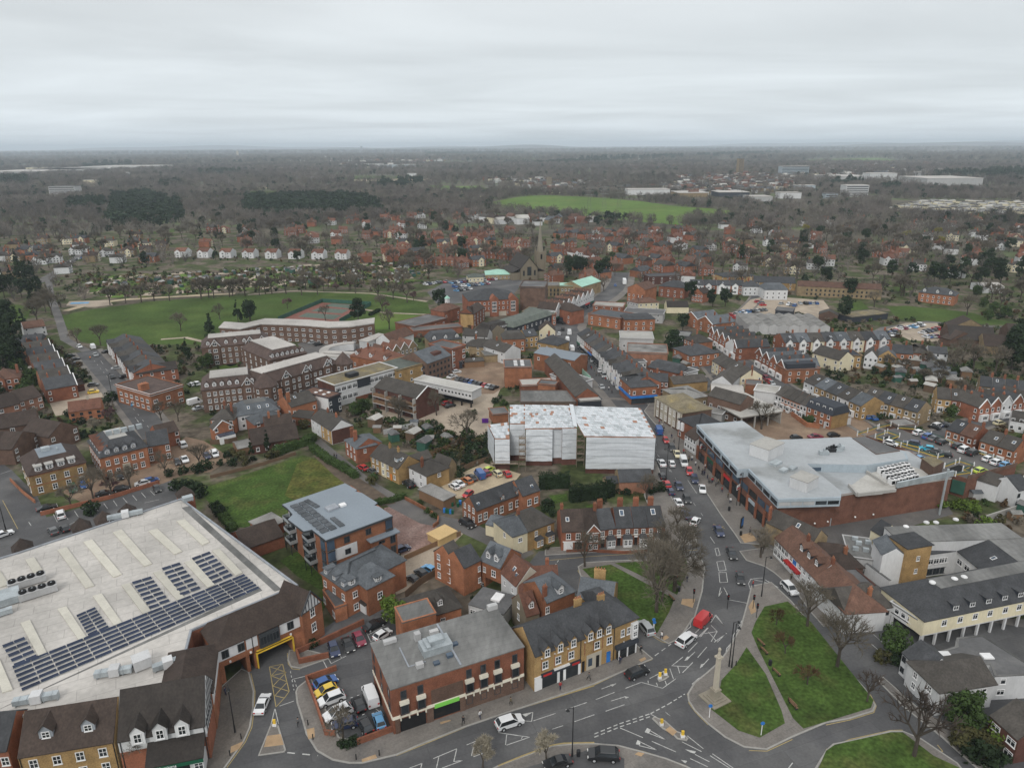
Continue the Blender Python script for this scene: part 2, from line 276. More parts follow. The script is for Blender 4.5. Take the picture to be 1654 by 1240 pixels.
sheet('yard','p 1345 1015, 1460 985, 1660 1000, 1700 1180, 1470 1160, 1400 1080',.014,'asphalt_old')
sheet('service_road','p 1330 842, 1530 815, 1540 830, 1400 870',.016,'asphalt_old')
ribbon('road','p 1148 590, 1190 640, 1235 668',7,.008,'asphalt',1.5)
ribbon('road','p 1160 560, 1215 592, 1290 640, 1380 680, 1440 715',7,.009,'asphalt',1.5)
ribbon('road','p 1480 715, 1530 700, 1590 680, 1660 660',7,.011,'asphalt',1.5)
ribbon('road','p 1170 545, 1190 515, 1215 490, 1225 475, 1200 465',6,.006,'asphalt',1.2)
ribbon('road','p 1400 545, 1430 530, 1500 520, 1560 525, 1640 530',5,.006,'asphalt_old')
# --- pavements and islands
slab('pavement','p 494 1099, 480 1110, 477 1118, 479 1135, 488 1164, 494 1186, 511 1213, 537 1228, 564 1233, 585 1233, 640 1220, 675 1205, 750 1175, 833 1147, 960 1105, 1016 1081, 1055 1064, 1028 1041, 1000 1000, 860 1050, 840 1106, 637 1176, 575 1196, 548 1190, 503 1096',.13,'paving')
slab('pavement','p 403 1085, 411 1116, 410 1143, 405 1174, 395 1197, 364 1240, 320 1320, 300 1320, 335 1200, 345 1120, 390 1080',.13,'paving_block')
slab('pavement','p 467 1050, 464 1066, 469 1077, 485 1080, 531 1064, 531 1058, 500 1050',.13,'paving')
slab('traffic_island','b 500 1140, 600 890, 640 872, 672 885, 735 1090, 720 1110',.14,'paving')
slab('traffic_island','d 480 830, 520 870, 570 915, 640 950, 690 1000, 770 1015, 785 995, 735 950, 690 935, 640 890, 590 845, 500 812',.14,'paving')
slab('traffic_island','d 520 490, 560 470, 610 465, 625 480, 590 505, 540 522',.14,'paving')
slab('pavement','p 1053 1025, 1080 1040, 1095 1033, 1107 1019, 1119 1000, 1123 997, 1135 955, 1139 917, 1131 897, 1110 901, 1000 905, 945 908, 933 915, 937 930, 990 965',.12,'paving')
slab('pavement','p 1213 946, 1246 940, 1279 971, 1333 1035, 1342 1052, 1398 1112, 1415 1139, 1411 1149, 1373 1161, 1334 1168, 1280 1191, 1239 1211, 1202 1207, 1171 1191, 1144 1170, 1121 1147, 1111 1131, 1110 1120, 1121 1102, 1142 1085, 1161 1068, 1173 1052, 1186 1029, 1196 1011, 1207 971',.12,'paving')
slab('pavement','p 1334 1211, 1345 1201, 1373 1195.5, 1438 1180, 1458 1180, 1489 1193, 1547 1232, 1600 1300, 1620 1420, 1250 1420, 1310 1250',.12,'paving')
slab('pavement','p 700 1290, 804 1236, 843 1221, 891 1204, 930 1200, 960 1200, 999 1203, 1037 1213, 1076 1224, 1109 1237, 1160 1262, 1150 1420, 700 1420',.12,'paving')
sheet('layby','c 1080 1240, 1250 1190, 1340 1185, d -40 1085, 150 1120, 250 1165, 250 1250, -300 1250',.128,'asphalt')
slab('pavement','p 1040 664, 1062 690, 1085 720, 1112 765, 1140 795, 1164 832, 1186 862, 1196 877, 1232 880, 1262 866, 1140 690, 1105 660, 1058 640',.12,'paving')
slab('pavement','p 1194 890, 1205 905, 1235 915, 1250 925, 1285 955, 1310 990, 1330 1012, 1350 1010, 1340 985, 1262 893, 1240 884',.12,'paving')
slab('pavement','p 1060 745, 1072 779, 1089 810, 1121 858, 1127 878, 1080 884, 1000 890, 880 897, 880 885, 1070 872, 1040 800, 1045 750',.12,'paving')
slab('pavement','p 1417 1099, 1460 1143, 1520 1190, 1576 1240, 1630 1320, 1650 1310, 1590 1225, 1540 1180, 1480 1140, 1425 1092',.12,'paving')
# --- grass
gz=.145
for s in('n3 335 475, 445 458, 560 520, 690 590, 670 640, 625 720, 610 725, 550 680, 420 560','n3 460 452, 735 436, 742 480, 700 575, 570 505',
          'd 1270 235, 1180 380, 1060 510, 1045 590, 1100 690, 970 750, 1200 930, 1380 990, 1590 870, 1560 760, 1430 460',
          'n4 205 680, 240 620, 330 600, 420 680, 660 980, 650 1010, 390 1090, 350 1050, 215 780, 190 720',
          'p 1334 1213, 1348 1203, 1438 1183, 1458 1183, 1508 1221, 1549 1240, 1590 1300, 1600 1420, 1262 1420, 1318 1250'):
 sheet('lawn',s,gz,'grass_green')
sheet('lawn','p 322 790, 490 735, 520 745, 560 775, 500 815, 470 832, 405 852, 365 850',.006,'grass_green')
sheet('rough_grass','p 480 748, 512 738, 555 762, 600 800, 560 812, 500 820, 460 800',.012,'grass_rough')
sheet('bare_soil','p 505 735, 530 738, 640 812, 615 818, 570 790, 540 768',.016,'soil')
sheet('lawn','p 452 905, 480 890, 545 920, 530 960, 480 930',.010,'grass_green');sheet('lawn','p 500 985, 530 935, 545 940, 520 990',.014,'grass_green')
sheet('park_lawn','p 94 512, 141 501, 183 495, 254 486, 310 482, 420 476, 500 470, 640 473, 690 488, 695 505, 655 530, 600 548, 330 556, 250 556, 170 560, 130 552',.008,'grass_park')
sheet('park_lawn','p -80 500, 30 492, 52 500, 40 520, -80 540',.008,'grass_park')
sheet('bowling_green','m2 1090 380, 1160 335, 1440 355, 1400 400, 1290 440, 1120 440',.014,'grass_bright')
ribbon('path','p 330 552, 300 545, 260 548',2.5,.012,'gravel_beige');ribbon('path','p 400 476, 470 470, 540 472, 600 474, 690 487',2.6,.012,'gravel_beige');ribbon('path','p 560 495, 620 505, 690 508',2.4,.018,'gravel_beige')
ribbon('path','p 105 502, 150 490, 200 484, 300 478, 380 474',5,.010,'gravel_sand')
sheet('tennis_court','m2 520 380, 790 270, 1090 290, 900 395',.014,'court_red')
for s in('m2 635 360, 690 335, 915 350, 860 378','m2 715 325, 770 303, 960 315, 915 340','m2 800 292, 850 276, 1050 290, 1000 312'):sheet('tennis_court',s,.020,'court_green')
sheet('playground','m1 420 290, 440 262, 690 255, 720 285, 590 300',.012,'gravel_beige');sheet('paddling_pool','m1 440 280, 455 270, 570 266, 560 276',.02,'pool_blue')
for s in('p 345 582, 375 573, 400 583, 372 592','m2 125 670, 240 655, 285 720, 160 730'):sheet('lawn',s,.010,'grass_park')
sheet('lawn','s2 505 755, 640 745, 650 800, 540 820',.010,'grass_green');sheet('lawn','s2 780 830, 860 815, 870 850, 800 855',.010,'grass_green')
sheet('playing_field','m5 780 295, 900 290, 1060 305, 1300 330, 1480 380, 1620 405, 1560 415, 1200 400, 1000 385, 850 375',.010,'grass_park')
sheet('playing_field','m5 540 270, 620 262, 670 310, 560 320',.010,'grass_park');sheet('lawn','m5 790 140, 900 155, 960 190, 850 200',.01,'grass_park')
sheet('allotment_ground','p 100 470, 130 448, 300 445, 420 440, 560 430, 700 425, 690 460, 540 466, 380 470, 200 482',-.004,'garden_ground')
# far fields
for s,m in(('f2 690 325, 880 290, 1000 282, 1200 290, 1450 310, 1640 335, 1720 375, 1660 425, 1400 405, 1200 388, 1000 372, 780 350','grass_bright'),('f2 450 235, 700 240, 760 262, 600 268, 470 245','grass_bright'),('f2 0 190, 380 192, 400 202, 60 208','grass_park'),
 ('f2 90 206, 470 202, 480 212, 100 216','gravel_sand'),('f1 1165 264, 1330 262, 1340 290, 1200 296','grass_park'),('f1 1020 192, 1060 190, 1100 205, 1030 210','grass_park'),('f1 1160 237, 1640 240, 1640 250, 1170 250','gravel_sand'),('f3 -120 350, 0 335, 150 345, 290 360, 250 390, 60 398, -60 380','grass_bright'),
 ('f3 560 130, 640 112, 960 104, 1160 128, 1000 132, 760 126','grass_bright'),('f3 1000 360, 1300 372, 1660 380, 1660 394, 1300 390','grass_bright'),('f1 660 470, 780 445, 900 438, 830 458','grass_park'),('f1 1560 188, 1640 186, 1650 205, 1570 206','grass_bright'),('f2 400 122, 660 124, 680 136, 440 138','grass_park'),('f1 1300 150, 1640 148, 1640 156, 1320 160','gravel_sand'),('f1 200 216, 420 214, 430 222, 220 226','grass_park'),('f2 760 108, 1000 104, 1010 112, 780 116','grass_bright'),('f3 1180 78, 1400 74, 1420 84, 1200 88','gravel_sand'),('f2 480 160, 660 158, 670 168, 500 172','grass_park'),('f1 700 116, 980 113, 990 119, 720 123','grass_park'),('f1 60 120, 400 116, 410 122, 80 127','gravel_sand'),('f2 1080 172, 1250 166, 1280 174, 1100 180','grass_park'),('f3 100 120, 330 112, 350 120, 120 128','grass_park'),('f1 930 300, 1090 298, 1100 312, 950 316','grass_park'),('f3 560 345, 700 338, 720 350, 580 356','grass_rough'),('f2 100 250, 300 246, 320 258, 120 262','grass_rough')):
 sheet('field',s,.02+.012*len(POLYS[-1])%.1+.002*s.count(' ')%.05,m)
# --- painted markings
def line(b,s,wd=.13,z=.036,dash=None):
 P_=W(s)
 for i in range(len(P_)-1):
  A,B=P_[i],P_[i+1];d=B-A;ln=d.length
  if ln<.01:continue
  d/=ln;n_=Vector((-d.y,d.x,0))*wd/2
  segs=[(0,ln)]if not dash else[(t,min(t+dash[0],ln))for t in np.arange(0,ln,dash[0]+dash[1])]
  for t0,t1 in segs:p,q=A+d*t0,A+d*t1;b.poly([(*(p-n_).xy,z),(*(q-n_).xy,z),(*(q+n_).xy,z),(*(p+n_).xy,z)])
def fill(b,s,z=.0365):
 v=[(q.x,q.y,z)for q in W(s)];ar=sum(v[i][0]*v[(i+1)%len(v)][1]-v[(i+1)%len(v)][0]*v[i][1]for i in range(len(v)));b.poly(v if ar>0 else v[::-1])
b=MB()
for s in('c 110 1240, 215 1200, 200 1260','c 310 1160, 505 1078, 480 1185, 555 1175, 380 1240','c 355 1150, 335 1240','c 588 1046, 772 972, 762 1098, 835 1078, 645 1144','c 652 1030, 628 1136','c 850 943, 1112 982, 920 1048','c 922 960, 912 1045','c 1055 972, 1045 995',
          'c 1145 845, 1330 783','c 1412 754, 1590 692','c 1488 852, 1653 794','c 1300 915, 1393 885','d 12 668, 168 608','d 95 765, 252 710','d 258 575, 392 524, 570 574, 680 494','d 462 492, 592 425','d 448 510, 450 533','d 518 528, 527 555','d 590 512, 602 545','d 630 410, 660 496','d 696 392, 712 448','d 645 388, 740 312','d 645 386, 780 394','d 735 445, 822 358','d 782 272, 860 192','d 862 318, 938 230',
          'd 918 118, 1025 100, 975 50','d 1025 100, 975 185','d 870 145, 945 70','d 1000 190, 1105 115','d 215 905, 405 985','d 480 1016, 680 1104','d 730 1020, 895 1102','d 775 970, 910 1078','d 840 1125, 960 1187','d 800 1160, 945 1228','d 965 1135, 1130 1240','d 985 1120, 1160 1240','d 470 790, 585 850','d 1655 1195, 1620 1240',
          'n3 828 350, 845 375','n3 846 395, 858 393, 866 421, 853 423, 846 395','n3 853 446, 880 442, 889 478, 861 481, 853 446','n3 861 487, 889 486, 895 524, 865 526, 861 487','n3 868 545, 860 580, 872 560','n3 880 545, 905 590, 890 568','n3 900 592, 970 605','n3 790 735, 820 700','n3 770 720, 812 680','n3 830 680, 850 650, 880 690, 845 650','n3 855 755, 890 720','n3 850 750, 820 715',
          'n3 980 512, 1020 520, 1060 530, 1040 515','n3 985 512, 1030 508','n3 1050 520, 1090 545','s3 110 690, 130 712','s3 215 815, 232 838','s3 260 890, 275 905','s3 560 1005, 600 1060','s3 365 905, 420 985, 440 1015','b 1035 328, 1085 425','b 1085 322, 1110 368, 1235 305','b 1150 250, 1200 325','b 1400 100, 1440 185, 1565 120','b 1420 128, 1560 52','b 1415 845, 1450 935','b 1480 742, 1550 800','b 1485 770, 1545 800','b 1140 560, 1180 610','b 1200 690, 1225 720','b 1170 560, 1185 600',
          's6 420 1120, 450 1180','s6 500 1110, 535 1160','s6 585 1095, 615 1140','s6 665 1075, 695 1115','s6 740 1055, 772 1095','s6 815 1035, 845 1075','s6 890 1012, 920 1055','s6 965 990, 1000 1030','s6 1040 970, 1075 1012','s6 1110 950, 1145 990','s6 1180 935, 1215 970','s6 1135 1030, 1250 1005','s6 545 1200, 610 1170','s6 225 1180, 245 1210','s6 1 805, 90 775','e 375 105, 470 190','e 380 205, 470 285','b 640 745, 608 880','b 642 745, 672 872','b 630 835, 655 850','b 785 500, 955 458','b 680 722, 800 680',
          's6 970 180, 1000 210','s6 1060 360, 1090 395','m1 860 1000, 880 1030','m1 670 690, 685 705','m1 740 790, 760 815','m1 640 640, 655 660'):
 line(b,s)
for s in('d 420 940, 440 905, 470 918, 455 952','d 345 1040, 360 1005, 385 1018, 380 1050','d 590 768, 640 808, 610 790','d 755 1082, 850 1100, 835 1118, 800 1108','d 720 1170, 775 1180, 760 1200','d 750 345, 775 310, 800 312, 775 340','d 880 408, 890 375, 912 370, 905 390','c 1050 790, 1140 772, 1078 812','d 130 545, 185 535, 150 560','d 250 640, 290 648, 262 660'):fill(b,s)
for s in('d 440 912, 595 1003, 460 950','d 360 1010, 520 1088, 375 1052','d 840 270, 770 335','d 955 328, 895 395','d 60 580, 180 535','d 140 680, 262 642','c 1140 772, 1130 850, 1050 845'):line(b,s)
line(b,'d 0 955, 210 870, 470 785, 620 705, 755 622',.18,.036,(.75,.45));line(b,'d 0 982, 215 895, 480 805',.18,.036,(.75,.45));line(b,'d 505 303, 640 205',.15,.036,(1.1,.9));line(b,'b 745 1110, 1000 1135',.22,.036,(1.2,1.2));line(b,'b 770 430, 800 590',.12,.036,(.6,.6));line(b,'b 805 505, 825 575',.12,.036,(.6,.6));line(b,'n3 220 475, 245 438',.15,.036,(.9,.6));line(b,'s3 110 690, 300 940, 520 1240',.1,.036,(1.4,4));line(b,'p 240 690, 150 580',.12,.036,(2,5))
# zig-zag lines of the crossing
line(b,'d 815 540, 870 492, 930 462, 960 425, 1000 398, 1050 345, 1095 290, 1105 240, 1150 190, 1160 130, 1200 80, 1230 10',.14);line(b,'d 700 172, 745 130, 765 92, 805 60, 800 35, 820 0',.14);line(b,'n3 780 610, 800 545, 795 510, 808 480, 802 455',.12);line(b,'n3 972 605, 985 560, 975 530, 985 512',.12)
kind(b.build('road_markings','marking_white'),'structure')
b=MB()
for s in('c 0 1130, 300 1008, 700 842, 1000 748, 1653 548','c 0 1136, 300 1014, 700 848, 1000 754, 1653 554','d 0 546, 290 412, 480 335, 488 325, 350 218','d 480 135, 560 185, 620 200, 690 175','b 440 450, 475 600, 470 740, 448 900, 395 1020, 240 1235','b 745 280, 752 370, 785 412, 850 418','b 595 395, 650 730','b 595 395, 705 372, 760 600','b 610 470, 735 440','b 600 395, 735 440','b 700 372, 610 470','b 610 470, 745 520','b 735 440, 625 555','b 625 555, 760 600','b 745 520, 640 635','b 640 635, 720 655, 760 600','b 650 730, 720 655',
          'd 775 620, 790 700, 840 770, 950 880','d 1290 1092, 1440 1098, 1653 1000','e 0 880, 200 838, 400 776, 420 720, 370 625','e 0 1085, 200 1000, 540 925, 640 922','e 0 225, 300 570','e 795 1015, 885 1115, 975 1100, 930 1045','n3 210 440, 370 425, 780 400','n3 330 500, 318 480, 335 460, 430 448, 740 428','d 0 1038, 200 1052, 400 1098, 600 1158, 770 1222','s3 520 1010, 680 1240','n3 835 320, 880 310','n3 838 300, 885 318','s6 20 1010, 140 1235','s6 1160 430, 1160 430'):
 line(b,s,.14,.031)
line(b,'c 850 1225, 1050 1142, 1300 1052, 1400 1036, 1653 1030',.25,.132)
kind(b.build('road_markings','marking_yellow'),'structure')
b=MB()
for s in('b 905 920, 970 905, 975 985, 920 1005','b 1365 1170, 1480 1130, 1495 1160, 1370 1195','b 275 1065, 380 1020, 345 1085, 270 1120','b 575 975, 690 960, 715 1050, 550 1070','d 590 925, 630 895, 690 940, 655 975','d 555 160, 600 135, 625 155, 585 178','d 370 340, 420 318, 435 335, 390 358','n3 940 345, 985 335, 1010 365, 960 375','n3 995 590, 1005 640, 985 650, 975 620','n3 720 590, 770 590, 760 625, 715 610','c 365 860, 450 840, 458 850, 370 880','d 335 1130, 365 1110, 420 1120, 390 1148'):fill(b,s,.146)
kind(b.build('paving','tactile'),'structure')
# ================================================================== BUILDING KIT
def window_meshes(w,h,st):
 def pane():
  b=MB();b.box(-w/2+.04,-.035,.04,w/2-.04,.0,h-.04);return b.mesh('window','glass_blue' if st=='ribbonb' else 'glass')
 def frame():
  b=MB();f=.11 if w>.8 else .09;y0,y1=-.075,.0;mt='frame_dark' if st in('dark','office')else 'frame_white'
  b.box(-w/2,y0,0,-w/2+f,y1,h);b.box(w/2-f,y0,0,w/2,y1,h);b.box(-w/2+f,y0,0,w/2-f,y1,f);b.box(-w/2+f,y0,h-f,w/2-f,y1,h)
  if st in('sash','pair'):
   b.box(-w/2+f,y0+.005,h*.48,w/2-f,y1,h*.48+.08)
  if st in('sash','georgian','pair','dark'):
   b.box(-.04,y0+.01,f,.04,y1,h-f)
  if st=='georgian':b.box(-w/2+f,y0+.005,h*.5,w/2-f,y1,h*.5+.07)
  if st in('cas','ribbon','ribbonb'):
   n=max(1,round(w/.75))
   for i in range(1,n):x=-w/2+w*i/n;b.box(x-.04,y0+.01,f,x+.04,y1,h-f)
   if h>.9:b.box(-w/2+f,y0+.005,h*.68,w/2-f,y1,h*.68+.06)
  if st!='dark' and st!='office':b.box(-w/2-.06,-.14,-.09,w/2+.06,0,0)
  return b.mesh('frame',mt)
 return cached(('win',w,h,st),lambda:(pane(),frame()))
def window_single(w,h,st):
 def mk():
  p,f=window_meshes(w,h,st);b=MB()
  for me,i in((p,0),(f,1)):
   k=len(b.v);b.v+=[tuple(v.co)for v in me.vertices]
   for q in me.polygons:b.f.append(tuple(k+j for j in q.vertices));b.m.append(i)
  return b.mesh('window',[p.materials[0],f.materials[0]])
 return cached(('win1',w,h,st),mk)
OCC=[]
class Bld:
 def __init__(s,name,label,cat,pts,h,wall,D=None,z0=0.,roof=None,rh=3.,rm='slate',ov=.3,lod=1,group=None,near=True):
  P_=W(pts,h)if isinstance(pts,str)else pts;L,R=P_[0],P_[1];d=(R-L).xy;s.W=d.length;ang=math.atan2(d.y,d.x)
  if D is None:t=(P_[2]-L).xy;D=abs(-math.sin(ang)*t.x+math.cos(ang)*t.y)
  s.D=D;s.h=h;s.z0=z0;s.wall=wall;s.rm=rm;s.lod=lod;s.ov=ov
  s.o=thing(name,label,cat,(L.x,L.y,0),ang,group);s.rt=None;s.r=None;q_=s.loc(s.W/2,D/2);OCC.append((q_.x,q_.y,s.W/2,D/2,ang))
  if roof:s.roof(roof,rh,rm,ov)
  else:s.walls()
 def walls(s,gab=()):
  b=MB();W_,D,h,z0=s.W,s.D,s.h,s.z0
  ring=[(0,0),(W_,0),(W_,D),(0,D)]
  b.prism(ring,z0,h);s.wo=b.build('wall',s.wall,s.o);return s.wo
 def roof(s,kind_,rh,rm,ov):
  """gx gy gable, hx hy hip, frustum (i0,i1,j0,j1), flat"""
  W_,D,h=s.W,s.D,s.h
  if kind_=='flat':
   s.walls();b=MB();b.box(-ov,-ov,h+.02,W_+ov,D+ov,h+.22);s.rt=b.build('roof',rm,s.o)
   if rh:
    c=MB();t=.3
    for q in((-ov,-ov,W_+ov,-ov+t),(-ov,D+ov-t,W_+ov,D+ov),(-ov,-ov+t,-ov+t,D+ov-t),(W_+ov-t,-ov+t,W_+ov,D+ov-t)):c.box(q[0],q[1],h+.22,q[2],q[3],h+.22+rh)
    c.build('parapet',s.wall,s.o)
   s.r=(h+.22,W_/2,W_/2,D/2,D/2);s.rh=0;return
  if kind_=='gx':ins=(0,0,D/2,D/2)
  elif kind_=='gy':ins=(W_/2,W_/2,0,0)
  elif kind_=='hx':ins=(D/2,D/2,D/2,D/2)
  elif kind_=='hy':ins=(W_/2,W_/2,W_/2,W_/2)
  elif kind_=='hxr':ins=(0,D/2,D/2,D/2)
  elif kind_=='hxl':ins=(D/2,0,D/2,D/2)
  else:ins=kind_
  s.ins=ins;s.rh=rh;i0,i1,j0,j1=ins
  ol=-.05 if i0==0 else ov;orr=-.05 if i1==0 else ov;of=-.05 if j0==0 else ov;ob=-.05 if j1==0 else ov
  sl=rh/max(.1,min(x for x in(i0,i1,j0,j1)if x>0));ze=h-.02
  b=MB();lo=[(-ol,-of,ze),(W_+orr,-of,ze),(W_+orr,D+ob,ze),(-ol,D+ob,ze)]
  e=.05
  hi=[(i0+(e if i0==0 else 0),j0+(e if j0==0 else 0),h+rh),(W_-i1-(e if i1==0 else 0),j0+(e if j0==0 else 0),h+rh),(W_-i1-(e if i1==0 else 0),D-j1-(e if j1==0 else 0),h+rh),(i0+(e if i0==0 else 0),D-j1-(e if j1==0 else 0),h+rh)]
  mid=[(x,y,z+.16)for x,y,z in lo]
  b.hull(lo,mid);b.hull(mid,hi);s.rt=b.build('roof',rm,s.o)
  w_=MB();w_.prism([(0,0),(W_,0),(W_,D),(0,D)],s.z0,h)
  t=rh-.05
  def gab(p):
   w_.hull(*p)
  if i0==0:gab(([(0,.02,h-.01),(0,D-.02,h-.01),(0,D-max(j1,.02),h+t),(0,max(j0,.02),h+t)],[(.1,.02,h-.01),(.1,D-.02,h-.01),(.1,D-max(j1,.02),h+t),(.1,max(j0,.02),h+t)]))
  if i1==0:gab(([(W_-.1,.02,h-.01),(W_-.1,D-.02,h-.01),(W_-.1,D-max(j1,.02),h+t),(W_-.1,max(j0,.02),h+t)],[(W_,.02,h-.01),(W_,D-.02,h-.01),(W_,D-max(j1,.02),h+t),(W_,max(j0,.02),h+t)]))
  if j0==0:gab(([(.02,.1,h-.01),(W_-.02,.1,h-.01),(W_-max(i1,.02),.1,h+t),(max(i0,.02),.1,h+t)],[(.02,0,h-.01),(W_-.02,0,h-.01),(W_-max(i1,.02),0,h+t),(max(i0,.02),0,h+t)]))
  if j1==0:gab(([(.02,D,h-.01),(W_-.02,D,h-.01),(W_-max(i1,.02),D,h+t),(max(i0,.02),D,h+t)],[(.02,D-.1,h-.01),(W_-.02,D-.1,h-.01),(W_-max(i1,.02),D-.1,h+t),(max(i0,.02),D-.1,h+t)]))
  s.wo=w_.build('wall',s.wall,s.o)
 def fp(s,f,u,out=0.):
  W_,D=s.W,s.D
  return{'F':((u,-out),0),'R':((W_+out,u),math.pi/2),'K':((W_-u,D+out),math.pi),'L':((-out,D-u),-math.pi/2)}[f]
 def flen(s,f):return s.W if f in 'FK' else s.D
 def us(s,f,n,m=.12):
  if not isinstance(n,int):return n
  L=s.flen(f);a=L*m if n>1 else L/2
  return[a+(L-2*a)*i/max(1,n-1)for i in range(n)]
 def win(s,f,n,zs,w=1.,h=1.35,st='sash',m=.12,par=None,out=0.):
  for z in(zs if isinstance(zs,(list,tuple))else[zs]):
   for u in s.us(f,n,m):
    (x,y),r=s.fp(f,u,out)
    if s.lod==1:
     p,fr=window_meshes(w,h,st);o=put('window',p,par or s.o,(x,y,z),r);put('frame',fr,o)
    else:put('window',window_single(w,h,st),par or s.o,(x,y,z),r)
  return s
 def panel(s,name,f,u0,u1,z0,z1,m,out=.05,dep=.0):
  b=MB();L=u1-u0;b.box(0,-out,z0,L,dep,z1);(x,y),r=s.fp(f,u0)
  return put(name,b.mesh(name,m),s.o,(x,y,0),r)
 def band(s,name,z0,z1,m,faces='FR',out=.06):
  for f in faces:s.panel(name,f,0,s.flen(f),z0,z1,m,out)
 def slope(s,f):
  i0,i1,j0,j1=s.ins;return{'F':j0,'K':j1,'L':i0,'R':i1}[f]
 def dorm(s,f,n,t=.25,w=1.3,h=1.3,typ='g',wall='render_white',rm=None,m=.14,ww=.9,wh=1.05,rise=.7,st='sash',ext=0.):
  run=s.slope(f);k=s.rh/run;zb=s.h+.14+s.rh*t;yb=run*t
  b=MB();rm=rm or s.rm
  if typ=='g':
   zt=zb+h;dp=(h)/k;dr=(h+rise)/k
   b.box(-w/2,0,zb-.25-ext,w/2,dp,zt,0)
   b.hull([(-w/2,0,zt-.01),(w/2,0,zt-.01),(0,0,zt+rise-.03)],[(-w/2,dr,zt-.01),(w/2,dr,zt-.01),(0,dr,zt+rise-.03)],0)
   for sg in(-1,1):
    a0,a1=(sg*(w/2+.22),-.22,zt-.16),(0,-.22,zt+rise);c0,c1=(sg*(w/2+.22),dr,zt-.16),(0,dr+.3,zt+rise)
    up=lambda p:(p[0],p[1],p[2]+.12)
    b.hull([a0,a1,c1,c0],[up(a0),up(a1),up(c1),up(c0)],1)
  else:
   zt=zb+h;dp=h/k+.2
   b.box(-w/2,0,zb-.25-ext,w/2,dp,zt,0);b.box(-w/2-.15,-.25,zt,w/2+.15,dp+.4,zt+.14,1)
  key=('dorm',round(w,2),h,typ,wall,rm,round(zb,2),round(k,2),rise,ext);me=cached(key,lambda:b.mesh('dormer',[wall,rm]))
  for u in s.us(f,n,m):
   (x,y),r=s.fp(f,u,-yb);o=put('dormer',me,s.o,(x,y,0),r)
   if s.lod==1:
    p,fr=window_meshes(ww,wh,st);q=put('window',p,o,(0,0,zb+.1));put('frame',fr,o,(0,0,zb+.1))
   else:put('window',window_single(ww,wh,st),o,(0,0,zb+.1))
 def sky(s,f,uts,w=.8,h=1.1):
  run=s.slope(f);a=math.atan2(s.rh,run)
  def mk():
   b=MB();b.box(-w/2,0,0,w/2,h,.1,0);b.box(-w/2+.12,.12,.1,w/2-.12,h-.12,.13,1);return b.mesh('skylight',['frame_white','glass_blue'])
  me=cached(('skyl',w,h),mk)
  for u,t in uts:
   (x,y),r=s.fp(f,u,-run*t);o=put('skylight',me,s.o,(x,y,s.h+.2+s.rh*t-.12*t));o.matrix_local=Matrix.Translation((x,y,s.h+.15+(s.rh-.14)*t))@Matrix.Rotation(r,4,'Z')@Matrix.Rotation(a,4,'X')
 def chim(s,xys,z=None,w=.7,d=.5,hh=1.4,m='brick_red'):
  for x,y in xys:
   zt=(s.h+s.rh if z is None else z)+hh;zb=s.h+.3 if z is None else z-2
   b=MB();b.box(x-w/2,y-d/2,zb,x+w/2,y+d/2,zt,0);b.box(x-w/2-.06,y-d/2-.06,zt-.3,x+w/2+.06,y+d/2+.06,zt-.12,0)
   n=2 if w<1 else 4
   for i in range(n):px=x-w/2+w*(i+.5)/n;b.cyl((px,y,zt),(px,y,zt+.45),.13,.1,6,1)
   b.build('chimney',[m,'pot'],s.o)
 def barge(s,f,m='paint_white'):
  """white boards along the edges of a gable"""
  L=s.flen(f);(x,y),r=s.fp(f,0);b=MB();t=.28
  A_,Z=s.h-.15,s.h+s.rh;P_=[(-.3,A_),(L/2,Z),(L+.3,A_),(L+.3,A_+t),(L/2,Z+t),(-.3,A_+t)]
  k=6;b.v=[(x_,-.3,z_)for x_,z_ in P_]+[(x_,0,z_)for x_,z_ in P_];b.f=[(0,1,4,5),(1,2,3,4),(11,10,7,6),(10,9,8,7)]+[(i,i+6,(i+1)%6+6,(i+1)%6)for i in range(6)];b.m=[0]*10
  put('bargeboard',b.mesh('bargeboard',m),s.o,(x,y,0),r)
 def part(s,name,b,m):return b.build(name,m,s.o)
 def pipe(s,f,us):
  for u in us:
   (x,y),r=s.fp(f,u,.08);b=MB();b.cyl((x,y,s.z0+.02),(x,y,s.h),.07,n=5);b.build('drainpipe','metal_dark',s.o)
 def loc(s,x,y,z=0.):return s.o.matrix_basis@Vector((x,y,z))if False else Matrix.Translation(s.o.location)@Matrix.Rotation(s.o.rotation_euler.z,4,'Z')@Vector((x,y,z))
 def ac(s,name,label,cat,x,y,z,fn,group=None,rz=0.):
  """a thing standing on this building's roof (top-level)"""
  p=s.loc(x,y,z);o=thing(name,label,cat,p,s.o.rotation_euler.z+rz,group);fn(o);return o
def text_mesh(txt,size,m,ext=.03):
 c=bpy.data.curves.new('lettering','FONT');c.body=txt;c.size=size;c.extrude=ext;c.align_x='CENTER';c.resolution_u=2
 o=bpy.data.objects.new('lettering',c);COL.objects.link(o);dg=bpy.context.evaluated_depsgraph_get();me=bpy.data.meshes.new_from_object(o.evaluated_get(dg));bpy.data.objects.remove(o);me.materials.clear();me.materials.append(M[m]);return me
def lettering(s,txt,f,u,z,size,m,out=.12):
 (x,y),r=s.fp(f,u,out);o=put('lettering',text_mesh(txt,size,m),s.o);o.matrix_local=Matrix.Translation((x,y,z))@Matrix.Rotation(r,4,'Z')@Matrix.Rotation(math.pi/2,4,'X')
